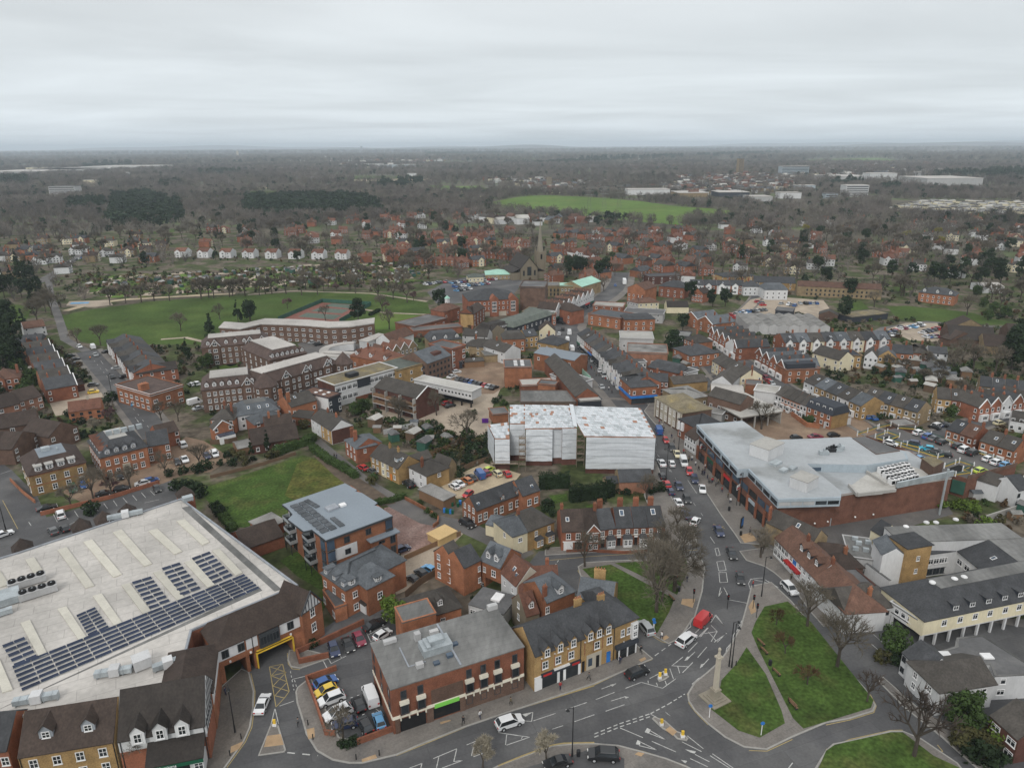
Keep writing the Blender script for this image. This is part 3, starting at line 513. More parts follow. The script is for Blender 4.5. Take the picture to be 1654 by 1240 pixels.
def wall_run(name,label,s,h,t,m,cat='wall',cap=None,group=None,z=0.):
 pts=W(s)if isinstance(s,str)else s;b=MB()
 for i in range(len(pts)-1):
  A,B=pts[i].xy,pts[i+1].xy;d=(B-A).normalized();n_=Vector((-d.y,d.x))*t/2;e=d*t*.45
  q=[A-n_-e,B-n_+e*.9,B+n_+e*.9,A+n_-e];b.prism(q,z,h+.002*i)
  if cap:
   n2=n_*1.3;q=[A-n2-e,B-n2+e,B+n2+e,A+n2-e];b.prism(q,h+.003*i+.003,h+.09+.002*i,1)
 c=pts[0];b.v=[(x-c.x,y-c.y,zz)for x,y,zz in b.v]
 o=b.build(name,[m,cap]if cap else m);o.location=(c.x,c.y,0);return tag(o,label,cat,group)
# ================================================================== NEAR BUILDINGS
# ---- supermarket hall with the big pale roof
def free_bld(name,label,cat,pts,h,wall,rm,z0=0.,par=0.,group=None,pm=None):
 """flat-roofed block on a free outline (points given at roof level)"""
 P_=W(pts,h)if isinstance(pts,str)else pts;c=P_[0];q=[(p.x-c.x,p.y-c.y)for p in P_]
 ar=sum(q[i][0]*q[(i+1)%len(q)][1]-q[(i+1)%len(q)][0]*q[i][1]for i in range(len(q)))
 if ar<0:q=q[::-1]
 o=thing(name,label,cat,(c.x,c.y,0),0,group);b=MB();b.prism(q,z0,h);b.build('wall',wall,o)
 cen=Vector((sum(x for x,y in q)/len(q),sum(y for x,y in q)/len(q)));n=len(q);ins=[]
 for i in range(n):
  p,u,r=Vector(q[i-1]),Vector(q[i]),Vector(q[(i+1)%n]);a,d=(u-p).normalized(),(r-u).normalized();nn=Vector((-a.y,a.x))+Vector((-d.y,d.x));l=nn.length
  ins.append(u+(nn/l)*.4/max(.4,l/2)if l>.1 else u)
 b=MB();b.prism([tuple(p)for p in ins],h-.3,h+.05);b.build('roof',rm,o)
 if par:
  b=MB()
  for i in range(n):
   j=(i+1)%n;b.hull([(*q[i],h-.01),(*q[j],h-.01),(*ins[j],h-.01),(*ins[i],h-.01)],[(*q[i],h+par),(*q[j],h+par),(*ins[j],h+par),(*ins[i],h+par)])
  b.build('parapet',pm or wall,o)
 return o,q,c
def on(o,c,s,z):
 return[(p.x-c.x,p.y-c.y)for p in W(s,z)]
SH=7.6
sm,smq,smc=free_bld('supermarket','supermarket hall under a huge pale flat roof with solar panels','supermarket','n1 -120 470, 75 412, 700 205, 1150 540, 850 665, 740 715, 690 910, 445 990, 60 1050, -150 1085',SH,'brick_red','roof_white',par=.35,pm='lead')
ridx=0
SU=(Vector(W('n1 900 700',SH)[0])-Vector(W('n1 100 1010',SH)[0])).xy.normalized()
def roof_strip(name,s,m,h=.12,z=SH+.05):
 q=on(sm,smc,s,z);ar=sum(q[i][0]*q[(i+1)%4][1]-q[(i+1)%4][0]*q[i][1]for i in range(4));q=q if ar>0 else q[::-1]
 b=MB();b.prism(q,z-.04,z+h);return b.build(name,m,sm)
for s in('n1 680 292, 712 284, 808 372, 780 384','n1 572 330, 606 320, 702 408, 672 420','n1 435 335, 470 324, 586 455, 556 466','n1 322 372, 356 362, 470 496, 438 508','n1 222 402, 258 392, 364 540, 330 550','n1 98 440, 132 430, 165 480, 135 500','n1 818 406, 846 398, 934 490, 908 502','n1 710 450, 742 440, 828 536, 800 548','n1 590 490, 622 482, 712 586, 684 598','n1 468 538, 500 530, 582 638, 552 650',
          'n1 358 580, 392 570, 470 682, 440 694','n1 222 630, 256 620, 336 742, 306 752','n1 80 684, 116 672, 184 806, 152 818','n1 -40 805, 0 825, 50 940, 10 952','n1 -40 500, 0 480, 36 535, -10 550'):
 roof_strip('skylight',s,'panel_dull',.22)
roof_strip('walkway','n1 700 238, 728 232, 1085 552, 1058 560','roof_grey',.03);roof_strip('walkway','n1 0 1012, 60 985, 1000 545, 1010 556','roof_grey',.05)
roof_strip('gutter','n1 1085 552, 1140 535, 1148 541, 1090 560','lead',.04)
def solar_block(s,rows,cols):
 """tilted panels in rows: s gives the four corners (far-left, far-right, near-right, near-left)"""
 A,B,C_,D_=[Vector((*q,0))for q in on(sm,smc,s,SH+.3)]
 me=None
 for r in range(rows):
  for c in range(cols):
   f0,f1=(c+.03)/cols,(c+.97)/cols;g0,g1=(r+.2)/rows,(r+.62)/rows
   pt=lambda u,v:A.lerp(B,u).lerp(D_.lerp(C_,u),v)
   q=[pt(f0,g1),pt(f1,g1),pt(f1,g0),pt(f0,g0)];z=[SH+.16,SH+.16,SH+.34,SH+.34]
   if me is None:
    base=q[0].copy();b=MB();lo=[(p.x-base.x,p.y-base.y,zz)for p,zz in zip(q,z)];b.hull(lo,[(x,y,zz+.06)for x,y,zz in lo],1,0);me=b.mesh('solar_panel',['solar','metal_galv'])
   put('solar_panel',me,sm,(q[0].x,q[0].y,0))
solar_block('n1 44 846, 940 492, 1005 548, 86 948',6,15)
for s,r in(('n1 735 430, 805 404, 905 500, 826 535',7),('n1 620 468, 690 446, 782 550, 700 582',7),('n1 505 522, 580 500, 660 598, 580 632',7),('n1 292 650, 365 618, 428 700, 342 735',7),('n1 5 765, 92 732, 150 815, 60 855',5)):solar_block(s,r,2)
def roof_box(name,label,cat,s,z,h,m,group=None,extra=None,dims=None,rz=None):
 """free-standing roof plant at a photo point"""
 p=W(s,z)[0];o=thing(name,label,cat,p,rz if rz is not None else math.atan2(SU.y,SU.x),group);w_,d_=dims
 b=MB();b.box(-w_/2,-d_/2,.25,w_/2,d_/2,h,0);b.box(-w_/2-.05,-d_/2-.05,h,w_/2+.05,d_/2+.05,h+.08,0);b.build('casing',m,o)
 b=MB()
 for x in(-w_/2+.2,w_/2-.2):
  for y in(-d_/2+.15,d_/2-.15):b.box(x-.08,y-.08,-.02,x+.08,y+.08,.26)
 b.build('stand','metal_galv',o)
 if extra:extra(o,w_,d_,h)
 return o
def fans(n,mrows=1):
 def f(o,w_,d_,h):
  def mk():
   b=MB();b.cyl((0,0,0),(0,0,.45),.68,.64,12,1);b.cyl((0,0,.44),(0,0,.47),.14,.14,8,0);return b.mesh('fan',['metal_galv','void'])
  me=cached('fan',mk)
  for r in range(mrows):
   for i in range(n):put('fan',me,o,(-w_/2+w_*(i+.5)/n,-d_/2+d_*(r+.5)/mrows,h+.07))
 return f
roof_box('chiller','pale chiller with four black fans, farther of two on supermarket roof','air conditioner','n1 108 535',SH,1.5,'render_grey','fan coolers on the supermarket roof',fans(4),(6.2,1.8))
roof_box('chiller','pale chiller with four black fans, nearer of two on supermarket roof','air conditioner','n1 150 575',SH,1.5,'render_grey','fan coolers on the supermarket roof',fans(4),(6.2,1.8))
roof_box('plant_housing','grey plant housing left of the twin fan chillers on supermarket roof','roof plant','n1 25 600',SH,1.6,'metal_galv',None,None,(4.5,4))
roof_box('plant_housing','low grey control cabinet in front of the twin fan chillers','roof plant','n1 20 650',SH,1.1,'metal_galv',None,None,(2.4,1))
def duct(label,s0,s1,s2=None):
 A,B=W(s0,SH)[0],W(s1,SH)[0];d=(B-A).xy;L=d.length;o=thing('air_duct',label,'air duct',A,math.atan2(d.y,d.x),'ventilation ducts on the supermarket roof')
 b=MB();b.box(0,-.55,.4,L,.55,1.25);[b.box(x-.05,-.6,.36,x+.05,.6,1.3)for x in np.arange(.9,L,1.1)];b.build('casing','metal_galv',o)
 b=MB();b.box(L*.4,-.8,.3,L*.4+1.5,.8,1.7);b.build('fan_box','render_white',o)
 b=MB();[b.box(x,-.5,-.02,x+.12,.5,.4)for x in np.arange(.3,L,1.9)];b.build('stand','metal_galv',o)
duct('galvanised duct with white fan box at the lower left of supermarket roof','n1 55 1002','n1 228 972');duct('galvanised duct with white fan box in the middle of supermarket roof','n1 368 895','n1 512 872');duct('galvanised duct along the far edge of supermarket roof beside the car park','n1 415 290','n1 552 262')
roof_box('plant_housing','white plant cube with side duct at supermarket roof edge','roof plant','n1 550 850',SH,2.,'render_white',None,None,(2.6,2.3));duct('plain duct running from the white plant cube towards the brown roof','n1 590 872','n1 690 838')
roof_box('plant_housing','small galvanised vent box at far corner of supermarket roof','roof plant','n1 725 212',SH,1.2,'metal_galv',None,None,(2.2,1.5))
# small tiled pyramid gables on the far parapet
for i,(s,l)in enumerate((('n1 85 385','tiled pyramid turret on supermarket parapet, leftmost'),('n1 312 305','tiled pyramid turret on supermarket parapet, second from left'),('n1 400 278','tiled pyramid turret on supermarket parapet, third from left'),('n1 492 248','tiled pyramid turret on supermarket parapet, fourth from left'),('n1 712 180','tiled pyramid turret at the far corner of supermarket'))):
 p=W(s,SH)[0];b=MB();r=2.0;z=SH-.5
 b.hull([(-r,-r,z),(r,-r,z),(r,r,z),(-r,r,z)],[(-.02,-.02,z+2.4),(.02,-.02,z+2.4),(.02,.02,z+2.4),(-.02,.02,z+2.4)]);b.box(-1.7,-1.7,0,1.7,1.7,z,1)
 o=b.build('roof_turret',['tile_brown','brick_red']);o.location=(p.x,p.y,0);o.rotation_euler.z=math.atan2(SU.y,SU.x);tag(o,l,'turret','tiled turrets round the supermarket roof')
# ---- entrance range over the car-park ramps
A=Bld('entrance_range','brown-roofed brick range bridging the yellow-railed car park ramp','building','n1 832 792, 1158 650',6.9,'brick_orange',D=8.5,z0=3.4,roof='hxl',rh=3.2,rm='tile_brown')
wA=A.W
A.panel('white_panel','F',.1,wA*.31,4.6,6.75,'render_white');A.panel('white_panel','F',wA*.33,wA*.46,4.6,6.75,'render_white');A.panel('white_panel','F',wA*.73,wA*.985,4.6,6.75,'render_white')
A.win('F',[wA*.09,wA*.27],4.9,1.2,1.6,'dark',out=.06);A.win('F',[wA*.86],4.9,1.2,1.6,'dark',out=.06)
A.panel('bay_window','F',wA*.475,wA*.715,3.9,6.7,'frame_dark',.45);A.win('F',[wA*.52,wA*.595,wA*.67],4.5,1.25,1.7,'dark',out=.46)
for i,(u0,u1)in enumerate(((0,.06),(.305,.345),(.40,.425),(.86,1.))):
 A.panel('pier','F',wA*u0,wA*u1,0,3.395,'brick_orange',0,8.4 if i in(1,)else 3.)
A.panel('height_barrier','F',wA*.43,wA*.86,3.0,3.2,'yellow_paint',.35,-.15);A.panel('height_barrier','F',wA*.42,wA*.435,0.02,3.2,'yellow_paint',.3);A.panel('height_barrier','F',wA*.86,wA*.875,.02,3.2,'yellow_paint',.3);A.panel('height_barrier','F',wA*.43,wA*.86,3.5,3.62,'yellow_paint',.3)
A.panel('shade_wall','F',0,wA,0,3.39,'brick_dark',-8.2,8.4);A.pipe('F',[wA*.40]);  # dark wall added behind the ramp to stand for the shade inside
for u in(.12,.355,.84):A.panel('wall_lamp','F',wA*u,wA*u+.3,3.75,4.05,'lamp_white',.25)
A2=Bld('gabled_tower','brick stair tower with half-timbered white gable beside the ramp','tower','n1 1163 650, 1238 598',7.4,'brick_orange',D=7,roof='gy',rh=3.6,rm='tile_brown');A2.win('F',[A2.W*.5],[5.6,2.4],1.1,1.8,'sash')
b=MB();g=A2.W;b.hull([(.3,-.06,7.5),(g-.3,-.06,7.5),(g/2,-.06,10.6)],[(.3,.02,7.5),(g-.3,.02,7.5),(g/2,.02,10.6)]);A2.part('white_gable',b,'render_white')
b=MB();[b.box(g*t-.08,-.12,7.4,g*t+.08,-.05,7.4+3.3*(1-abs(2*t-1)))for t in(.2,.35,.5,.65,.8)];b.box(.2,-.11,7.35,g-.2,-.04,7.52);A2.part('half_timbering',b,'frame_dark');A2.barge('F','frame_dark')
# wing that turns towards the viewer
A3=Bld('side_wing','brown-roofed wing turning from the ramp range to the shop','building','n1 815 955, 838 765',6.9,'brick_orange',D=8.2,z0=0,roof='hxr',rh=3.2,rm='tile_brown');A3.panel('white_panel','F',.3,A3.W-.2,4.6,6.7,'render_white')
# ---- shop with the green canopy, and its yellow brick neighbour
B_=Bld('supermarket_shop','white-walled shop with three gabled dormers and green canopy sign','shop','n1 452 1138, 792 1075',6.3,'render_white',D=9.6,roof='gx',rh=5.2,rm='tile_dark',ov=.35)
wB=B_.W;B_.panel('brick_base','F',0,wB,0,4.2,'brick_red',.04);B_.panel('brick_base','R',0,9.6,0,4.6,'brick_red',.04)
B_.dorm('F',[wB*.24,wB*.49,wB*.74],-.12,1.9,2.0,'g',rise=1.1,ww=1.1,wh=1.6,st='georgian')
b=MB();[b.box(wB+.04,y-.08,4.7,wB+.1,y+.08,6.3+5.2*(1-abs(2*y/9.6-1)))for y in np.arange(.7,9.4,.9)];b.box(wB+.03,0,6.2,wB+.09,9.6,6.4);B_.part('half_timbering',b,'frame_dark')
b=MB();b.hull([(wB*.32,-3.2,3.3),(wB*.98,-3.2,3.3),(wB*.98,0,5.0),(wB*.32,0,5.0)],[(wB*.32,-3.2,3.45),(wB*.98,-3.2,3.45),(wB*.98,0,5.15),(wB*.32,0,5.15)]);B_.part('canopy_roof',b,'tile_dark')
b=MB();b.box(wB*.33,-3.15,2.6,wB*.97,-3.0,3.28);B_.part('canopy_fascia',b,'green_dark');lettering(B_,'Morrisons','F',wB*.56,2.72,.62,'paint_white',3.2)
b=MB();b.box(wB*.36,-2.6,0,wB*.96,-.05,2.6);B_.part('porch',b,'render_white');B_.win('F',[wB*.42,wB*.55,wB*.9],.5,1.3,1.7,'cas',out=2.62);B_.panel('door','F',wB*.65,wB*.8,0.15,2.3,'glass',2.66);B_.pipe('F',[.3,wB-.3])
C_=Bld('shop_terrace','yellow brick range with brown tiled roof and two hipped dormers','building','n1 68 1200, 440 1138',6.0,'brick_yellow',D=9,roof='gx',rh=4.2,rm='tile_brown')
C_.win('F',[C_.W*t for t in(.14,.38,.62,.86)],[3.7,1.0],1.15,1.55,'georgian');C_.dorm('F',[C_.W*.28,C_.W*.72],.3,1.8,1.3,'g',wall='lead',rm='tile_brown',rise=1.1,ww=1.1,wh=1.1);C_.pipe('F',[.2,C_.W-.2])
C2=Bld('shop_terrace','grey slate roofed brick house at the bottom left corner','house','n1 -140 1190, 30 1172',6.2,'brick_red',D=8,roof='gx',rh=3.4,rm='slate');C2.win('F',3,[3.6,1.],1.1,1.5)
# ---- new block of flats with blue-grey roof
FH=10.6
fl=Bld('apartment_block','four-storey brick flats with oversailing blue-grey flat roof and stacked balconies','apartment block','h 440 528, 1002 325, 120 240',FH,'brick_orange')
fw,fd=fl.W,fl.D
b=MB();o=.7
oc=[(p.x,p.y)for p in W('h 82 232, 605 55, 705 110, 690 122, 745 135, 876 218, 850 238, 890 250, 1002 325, 445 530, 330 440, 262 455, 130 355, 170 315, 125 262',FH+.3)]
inv=(Matrix.Translation(fl.o.location)@Matrix.Rotation(fl.o.rotation_euler.z,4,'Z')).inverted();oc=[(inv@Vector((*q,0))).xy for q in oc];oc=[tuple(q)for q in oc]
ar=sum(oc[i][0]*oc[(i+1)%len(oc)][1]-oc[(i+1)%len(oc)][0]*oc[i][1]for i in range(len(oc)));oc=oc if ar>0 else oc[::-1]
b.prism(oc,FH+.02,FH+.4);fl.rt=fl.part('roof',b,'roof_bluegrey');b=MB();cx_,cy_=fw/2,fd/2;b.prism([(cx_+(x-cx_)*1.006,cy_+(y-cy_)*1.006)for x,y in oc],FH-.12,FH+.30);fl.part('fascia',b,'frame_dark')
fl.panel('white_band','F',fw*.02,fw*.44,4.9,7.7,'render_white',.05);fl.win('F',[fw*.3,fw*.62],[8.2],1.3,1.5,'dark');fl.win('F',[fw*.3],[5.5,2.7],1.3,1.3,'dark',out=.06);fl.win('F',[fw*.74],[5.6],1.6,.8,'dark')
def glazed_bay(f,u,zs,w_=1.6,hh=2.1):
 for z in zs:fl.panel('corner_window',f,u,u+w_,z,z+hh,'glass_blue',.3);fl.panel('window_frame',f,u-.1,u+w_+.1,z+hh,z+hh+.15,'frame_dark',.36);fl.panel('window_frame',f,u-.1,u+w_+.1,z-.15,z,'frame_dark',.36)
glazed_bay('F',.25,(8.1,5.4,2.6,.2));glazed_bay('F',fw-1.9,(8.1,5.4,2.8,.3));glazed_bay('L',fd-1.9,(8.1,5.4,2.6,.2));glazed_bay('L',fd*.42,(8.1,5.4,2.6,.2),2.2)
fl.panel('white_band','L',fd*.58,fd*.72,2.8,FH-.1,'render_white',.06);fl.panel('white_band','L',.4,fd*.2,2.8,FH-.1,'render_white',.06)
def balcony_mesh():
 b=MB();b.box(-1.6,-1.7,0,1.6,0,.16,0);b.box(-1.6,-1.7,.2,1.6,-1.64,1.05,1);b.box(-1.6,-1.64,.2,-1.54,0,1.05,1);b.box(1.54,-1.64,.2,1.6,0,1.05,1);b.box(-1.62,-1.72,1.05,1.62,-1.62,1.12,0);return b.mesh('balcony',['metal_dark','metal_galv'])
me=balcony_mesh()
for u in(fd*.12,fd*.66):
 for z in(2.6,5.3,8.):(x,y),r=fl.fp('L',u);put('balcony',me,fl.o,(x,y,z),r)
 for du in(-1.5,1.5):(x,y),r=fl.fp('L',u+du,1.6);b=MB();b.cyl((x,y,0),(x,y,9),.09,n=5);fl.part('balcony_post',b,'metal_dark')
 fl.win('L',[u],[.3,2.9,5.6,8.2],2.2,2.,'dark',out=.07)
b=MB();b.box(fw*.58,-1.9,7.1,fw+.6,.3,7.35);fl.part('bay_roof',b,'roof_bluegrey');b=MB();b.box(fw*.64,-1.5,0,fw,-.02,7.1);fl.part('projecting_bay',b,'brick_orange');fl.win('F',[fw*.76],[5.9],1.5,.7,'dark',out=1.52);fl.win('F',[fw*.93],[5.,2.4],1.3,1.9,'dark',out=1.52)
cb_=lambda s:[tuple((inv@Vector((*q.xy,0))).xy)for q in W(s,FH+.4)]
for s in('h 145 245, 205 225, 480 455, 420 480','h 215 222, 262 207, 545 435, 495 455','h 265 205, 300 192, 400 250, 365 264','h 480 350, 520 340, 608 408, 565 422'):
 A_,B2,C2_,D2=[Vector((*q,0))for q in cb_(s)];n=9 if s[2]!='4' or '455' in s else 4
 for k in range(n):f0,f1=k/n+.015,(k+1)/n-.02;q=[A_.lerp(D2,f0),B2.lerp(C2_,f0),B2.lerp(C2_,f1),A_.lerp(D2,f1)];b=MB();b.hull([(p.x,p.y,FH+.45)for p in q][::-1],[(p.x,p.y,FH+(.75 if i in(0,1)else .55))for i,p in enumerate(q)][::-1]);fl.part('solar_panel',b,'slate_blue')
q=cb_('h 435 265, 520 232, 560 262, 470 295');b=MB();b.prism(q[::-1]if True else q,FH+.38,FH+.85);fl.part('roof_hatch',b,'lead');q=cb_('h 552 238, 600 222, 620 240, 572 256');b=MB();b.prism(q[::-1],FH+.38,FH+.8);fl.part('roof_hatch',b,'paint_white')
# ---- slate hipped brick block in front of the flats
cb1=Bld('brick_flats','brick flats with hipped blue slate roof below the tall apartment block','apartment block','h 610 945, 1108 695, 425 795',6.3,'brick_orange',roof=(4.2,4.2,4.6,4.6),rh=2.9,rm='slate_blue');w_=cb1.W
cb1.win('F',[w_*.14],[3.7,.9],1.1,1.4);cb1.dorm('F',[w_*.12],.05,1.5,1.2,'f',rm='slate_blue');cb1.win('L',3,[3.6,.8],1.,1.4);cb1.dorm('L',3,.05,1.3,1.1,'f',wall='lead',rm='slate_blue')
cb2=Bld('brick_flats','projecting hipped wing of the slate-roofed brick flats','building','h 790 935, 1010 825',6.3,'brick_orange',D=5.,roof=(2.2,2.2,2.3,.6),rh=2.4,rm='slate_blue');cb2.win('F',[cb2.W*.45],[2.8],1.2,1.5);cb2.dorm('F',[cb2.W*.45],.05,1.6,1.2,'f',rm='slate_blue')
b=MB();b.box(w_*.2,-1.9,0,w_*.3,0,2.2);cb1.part('porch',b,'render_white');b=MB();b.hull([(w_*.18,-2.1,2.2),(w_*.32,-2.1,2.2),(w_*.32,0,2.2),(w_*.18,0,2.2)],[(w_*.25,-2.1,3.1),(w_*.2501,-2.1,3.1),(w_*.2501,0,3.1),(w_*.25,0,3.1)]);cb1.part('porch_roof',b,'tile_dark')
lo_=Bld('low_extension','single-storey flat-roofed brick block with dark roof beside stair tower','building','h 520 1105, 620 1070, 400 960',3.1,'brick_orange',roof='flat',rh=.25,rm='roof_felt',ov=.05);lo_.win('L',2,.9,1.3,1.2,'cas')
# ---- square brick office with grey flat roof
D_=Bld('office_block','three-storey red brick office with weathered grey flat roof and cream bands','office','c -46 590, 1065 232, g 405 760',8.7,'brick_red',roof='flat',rh=.0,rm='roof_grey',ov=.12,z0=0)
wD,dD=D_.W,D_.D;D_.panel('cream_band','F',0,wD,2.9,3.45,'panel_cream',.12);D_.panel('cream_band','L',0,dD,2.9,3.45,'panel_cream',.12)
xs=[wD*t for t in(.085,.205,.565,.675,.785,.925)]
D_.win('F',xs,6.2,.95,1.7,'office');D_.win('F',xs,3.7,1.25,1.75,'office',out=.35);D_.win('F',xs[2:],1.0,1.15,1.4,'office')
for x in xs:D_.panel('oriel','F',x-.75,x+.75,5.5,6.1,'panel_cream',.5);D_.panel('oriel','F',x-.75,x+.75,3.5,5.5,'brick_dark',.34);[D_.panel('bracket','F',x+k-.1,x+k+.1,2.5,3.6,'panel_cream',.3)for k in(-.7,.7)]
D_.win('L',3,6.2,.95,1.7,'office');D_.win('L',3,3.7,.95,1.7,'office')
D_.panel('shop_window','F',wD*.29,wD*.49,.35,2.45,'glass',.03);D_.panel('fascia_sign','F',wD*.30,wD*.485,2.55,3.3,'green_sign',.2)
for k,(u0,u1)in enumerate(((.015,.045),(.24,.29),(.49,.53))):D_.panel('pier','F',wD*u0,wD*u1,0,2.9,'brick_brown',.16)
D_.panel('undercroft_shade','F',wD*.05,wD*.235,.02,2.6,'void',.02);D_.panel('lower_brickwork','F',wD*.53,wD*.998,.02,2.88,'brick_brown',.05);D_.panel('upper_brickwork','F',wD*.28,wD*.52,3.46,6.2,'brick_brown',.04)  # flat black panel painted as the shade of the undercroft
b=MB();b.box(wD*.3,dD*.36,8.9,wD*.52,dD*.62,10.2,0);b.box(wD*.36,dD*.44,10.2,wD*.47,dD*.58,10.9,0);b.box(wD*.33,dD*.38,10.2,wD*.36,dD*.60,10.6,0);D_.part('plant_room',b,'metal_galv')
b=MB();b.box(wD*.505,.3,8.92,wD*.52,dD-.2,9.05,0);b.box(wD*.17,dD*.3,8.92,wD*.18,dD*.72,9.04,0);b.box(wD*.17,dD*.29,8.92,wD*.3,dD*.3,9.04,0);D_.part('roof_upstand',b,'lead')
for x,y,a in((.3,.74,(1.,1.,1.4)),(.42,.76,(1.5,.8,.8)),(.22,.2,(1.2,.9,.7)),(.45,.22,(1.,.8,.5)),(.34,.16,(1.,.8,.35)),(.52,.42,(1.2,.7,.4)),(.08,.86,(2.2,.8,.6)),(.93,.93,(1.8,.9,.9))):
 b=MB();b.box(wD*x,dD*y,8.92,wD*x+a[0],dD*y+a[1],8.92+a[2]);D_.part('roof_vent',b,'render_grey' if a[2]>.5 else 'glass_blue')
D3=Bld('low_extension','lower grey-roofed brick annexe behind the red brick office','building','h 1085 1222, 1365 1142',6.2,'brick_orange',D=5,roof='flat',rh=0.1,rm='roof_grey',ov=.1)
# ---- yellow brick terrace with dormers and shops
E_=Bld('shop_terrace','yellow brick terrace with slate roof, white gabled dormers and shopfronts','shop','n3 150 812, 462 695',7.2,'brick_yellow',D=8.2,roof='gx',rh=3.3,rm='slate');wE=E_.W
ds=[wE*t for t in(.13,.285,.445,.655,.765,.885)];E_.dorm('F',ds,-.16,1.35,1.5,'g',wall='brick_yellow',rise=.95,ww=1.,wh=1.5)
for u in ds:E_.panel('dormer_trim','F',u-.85,u+.85,6.3,6.45,'paint_white',.2)
E_.win('F',[wE*t for t in(.13,.285,.445,.77,.93)],4.0,1.15,1.5);E_.panel('shopfront','F',wE*.09,wE*.55,.1,2.5,'glass',.08);E_.panel('shop_fascia','F',wE*.08,wE*.56,2.5,3.2,'cladding_dark',.3);E_.panel('shop_sign','F',wE*.1,wE*.2,2.65,3.05,'red_paint',.34);E_.panel('shop_sign','F',wE*.45,wE*.54,2.65,3.05,'red_paint',.34);E_.panel('shop_sign','F',wE*.23,wE*.42,3.02,3.3,'paint_white',.36)
for t in(.0,.27,.345,.53):E_.panel('pilaster','F',wE*t+.05,wE*t+(1.5 if t==0 else .55),.05,2.9 if t==0 else 2.5,'paint_white',.16)
E_.panel('stone_front','F',wE*.64,wE*.83,.05,3.3,'stone_pale',.1);E_.panel('arched_window','F',wE*.66,wE*.71,.9,2.5,'glass_blue',.14);E_.panel('door','F',wE*.76,wE*.80,.1,2.6,'void',.14);E_.panel('door','F',wE*.90,wE*.95,.1,2.4,'blue_paint',.08);E_.panel('door','F',wE*.585,wE*.615,.1,2.4,'void',.08)
for u in ds[:6]:E_.panel('brick_dressing','F',u-.75,u-.6,3.6,6.4,'brick_orange',.03)
E_.pipe('F',[wE*.56,wE*.99]);E_.chim([(wE*.72,5.2),(wE*.98,4.2)],w=1.4,hh=.9,m='brick_yellow')
E2=Bld('corner_shop','yellow brick corner shop with slate hipped roof at the end of the terrace','shop','n3 462 695, 548 660',7.2,'brick_yellow',D=11.5,roof=(.01,3.8,4.6,4.6),rh=3.3,rm='slate');w2=E2.W;E2.win('F',[w2*.35,w2*.62],4.4,.85,1.5);E2.win('F',[w2*.42],4.4-2.5+1.3,.01,.01);E2.panel('shopfront','F',w2*.1,w2*.95,.1,2.4,'glass',.5);E2.panel('shop_fascia','F',w2*.02,w2*.99,2.4,3.1,'cladding_dark',.8);E2.panel('bay_window','F',w2*.7,w2*.98,3.3,6.6,'paint_white',.5);E2.win('F',[w2*.84],[3.8,5.3],.9,1.1,out=.52)
for t in(.12,.5,.88):E2.panel('pilaster','F',w2*t,w2*t+.3,.1,2.4,'paint_white',.56)
E2.win('R',3,4.2,.9,1.5)
E3=Bld('rear_wing','tall slate-roofed rear wing behind the yellow brick terrace','building','g 940 690, 1180 590',7.4,'brick_orange',D=7.5,roof='hxr',rh=2.6,rm='slate_blue');E3.dorm('F',[E3.W*.55],.1,1.5,1.3,'g',rise=.8);E3.win('F',[E3.W*.05],5,.9,1.5);E3.chim([(0.4,1.)],z=9.2,w=.8,hh=1.2)
E4=Bld('rear_wing','slate-roofed back range facing the green behind the corner shop','building','g 1195 640, 1500 690',7.4,'brick_yellow',D=6.5,roof='gx',rh=2.4,rm='slate_blue');E4.chim([(E4.W*.5,5.5)],w=2.2,hh=.8,m='brick_yellow')
# ---- garage, L-shaped flats, cottages with orange tiles
gr=Bld('coach_house','small brick coach house with grey hipped roof and one dormer','garage','h 1180 1205, 1575 1088',3.6,'brick_orange',D=7.5,roof='hx',rh=2.9,rm='slate_brown');gr.dorm('F',[gr.W*.6],.3,1.,1.2,'g',rise=.4);gr.win('F',[gr.W*.6],1.2,1.,1.3)
R1=Bld('brick_flats','three-storey brick flats with grey pitched roof and gable end','apartment block','g 250 402, 395 330',6.6,'brick_orange',D=6.2,z0=0,roof='gx',rh=2.6,rm='slate');R1.win('L',[1.3],[5.3,3.1,.9],.9,1.3);R1.win('F',[R1.W*.9],[4.1,1.4],.7,1.2)
R1b=Bld('brick_flats','narrow brick gable behind the three-storey flats','building','g 158 340, 250 285',6.6,'brick_orange',D=5.5,roof='gx',rh=2.6,rm='slate_brown');R1b.win('L',[1.4],[5.3,3.1,.9],.9,1.3)
R2=Bld('archway_house','brick house over a dark archway with two white dormers','building','g 388 330, 565 405',6.0,'brick_orange',D=7,z0=2.4,roof='gx',rh=3.,rm='slate_blue');R2.dorm('F',[R2.W*.3,R2.W*.68],.2,1.2,1.2,'g',rise=.8);R2.win('F',[R2.W*.22],3.6,.7,1.2);R2.win('F',[R2.W*.65],3.4,1.1,1.5);R2.panel('pier','F',0,R2.W*.25,0,2.39,'brick_orange',0,6.9);R2.panel('shade_wall','F',R2.W*.25,R2.W,0,2.39,'brick_dark',-5,5.3)  # dark wall under the arch, put in as its shade
R3=Bld('rendered_house','white house with rust tiled roof, skylights and sandy gable','house','g 565 435, 695 555',5.6,'render_white',D=6.5,roof='gx',rh=3.4,rm='tile_red');R3.sky('F',[(R3.W*.45,.35),(R3.W*.7,.2)]);R3.win('F',[R3.W*.25,R3.W*.75],[3.4],.7,1.1);R3.panel('gable_render','R',.1,6.4,.1,5.6,'stone_pale',.03);b=MB();b.hull([(R3.W+.03,.1,5.6),(R3.W+.03,6.4,5.6),(R3.W+.03,3.25,8.9)],[(R3.W-.02,.1,5.6),(R3.W-.02,6.4,5.6),(R3.W-.02,3.25,8.9)]);R3.part('gable_render',b,'stone_pale')
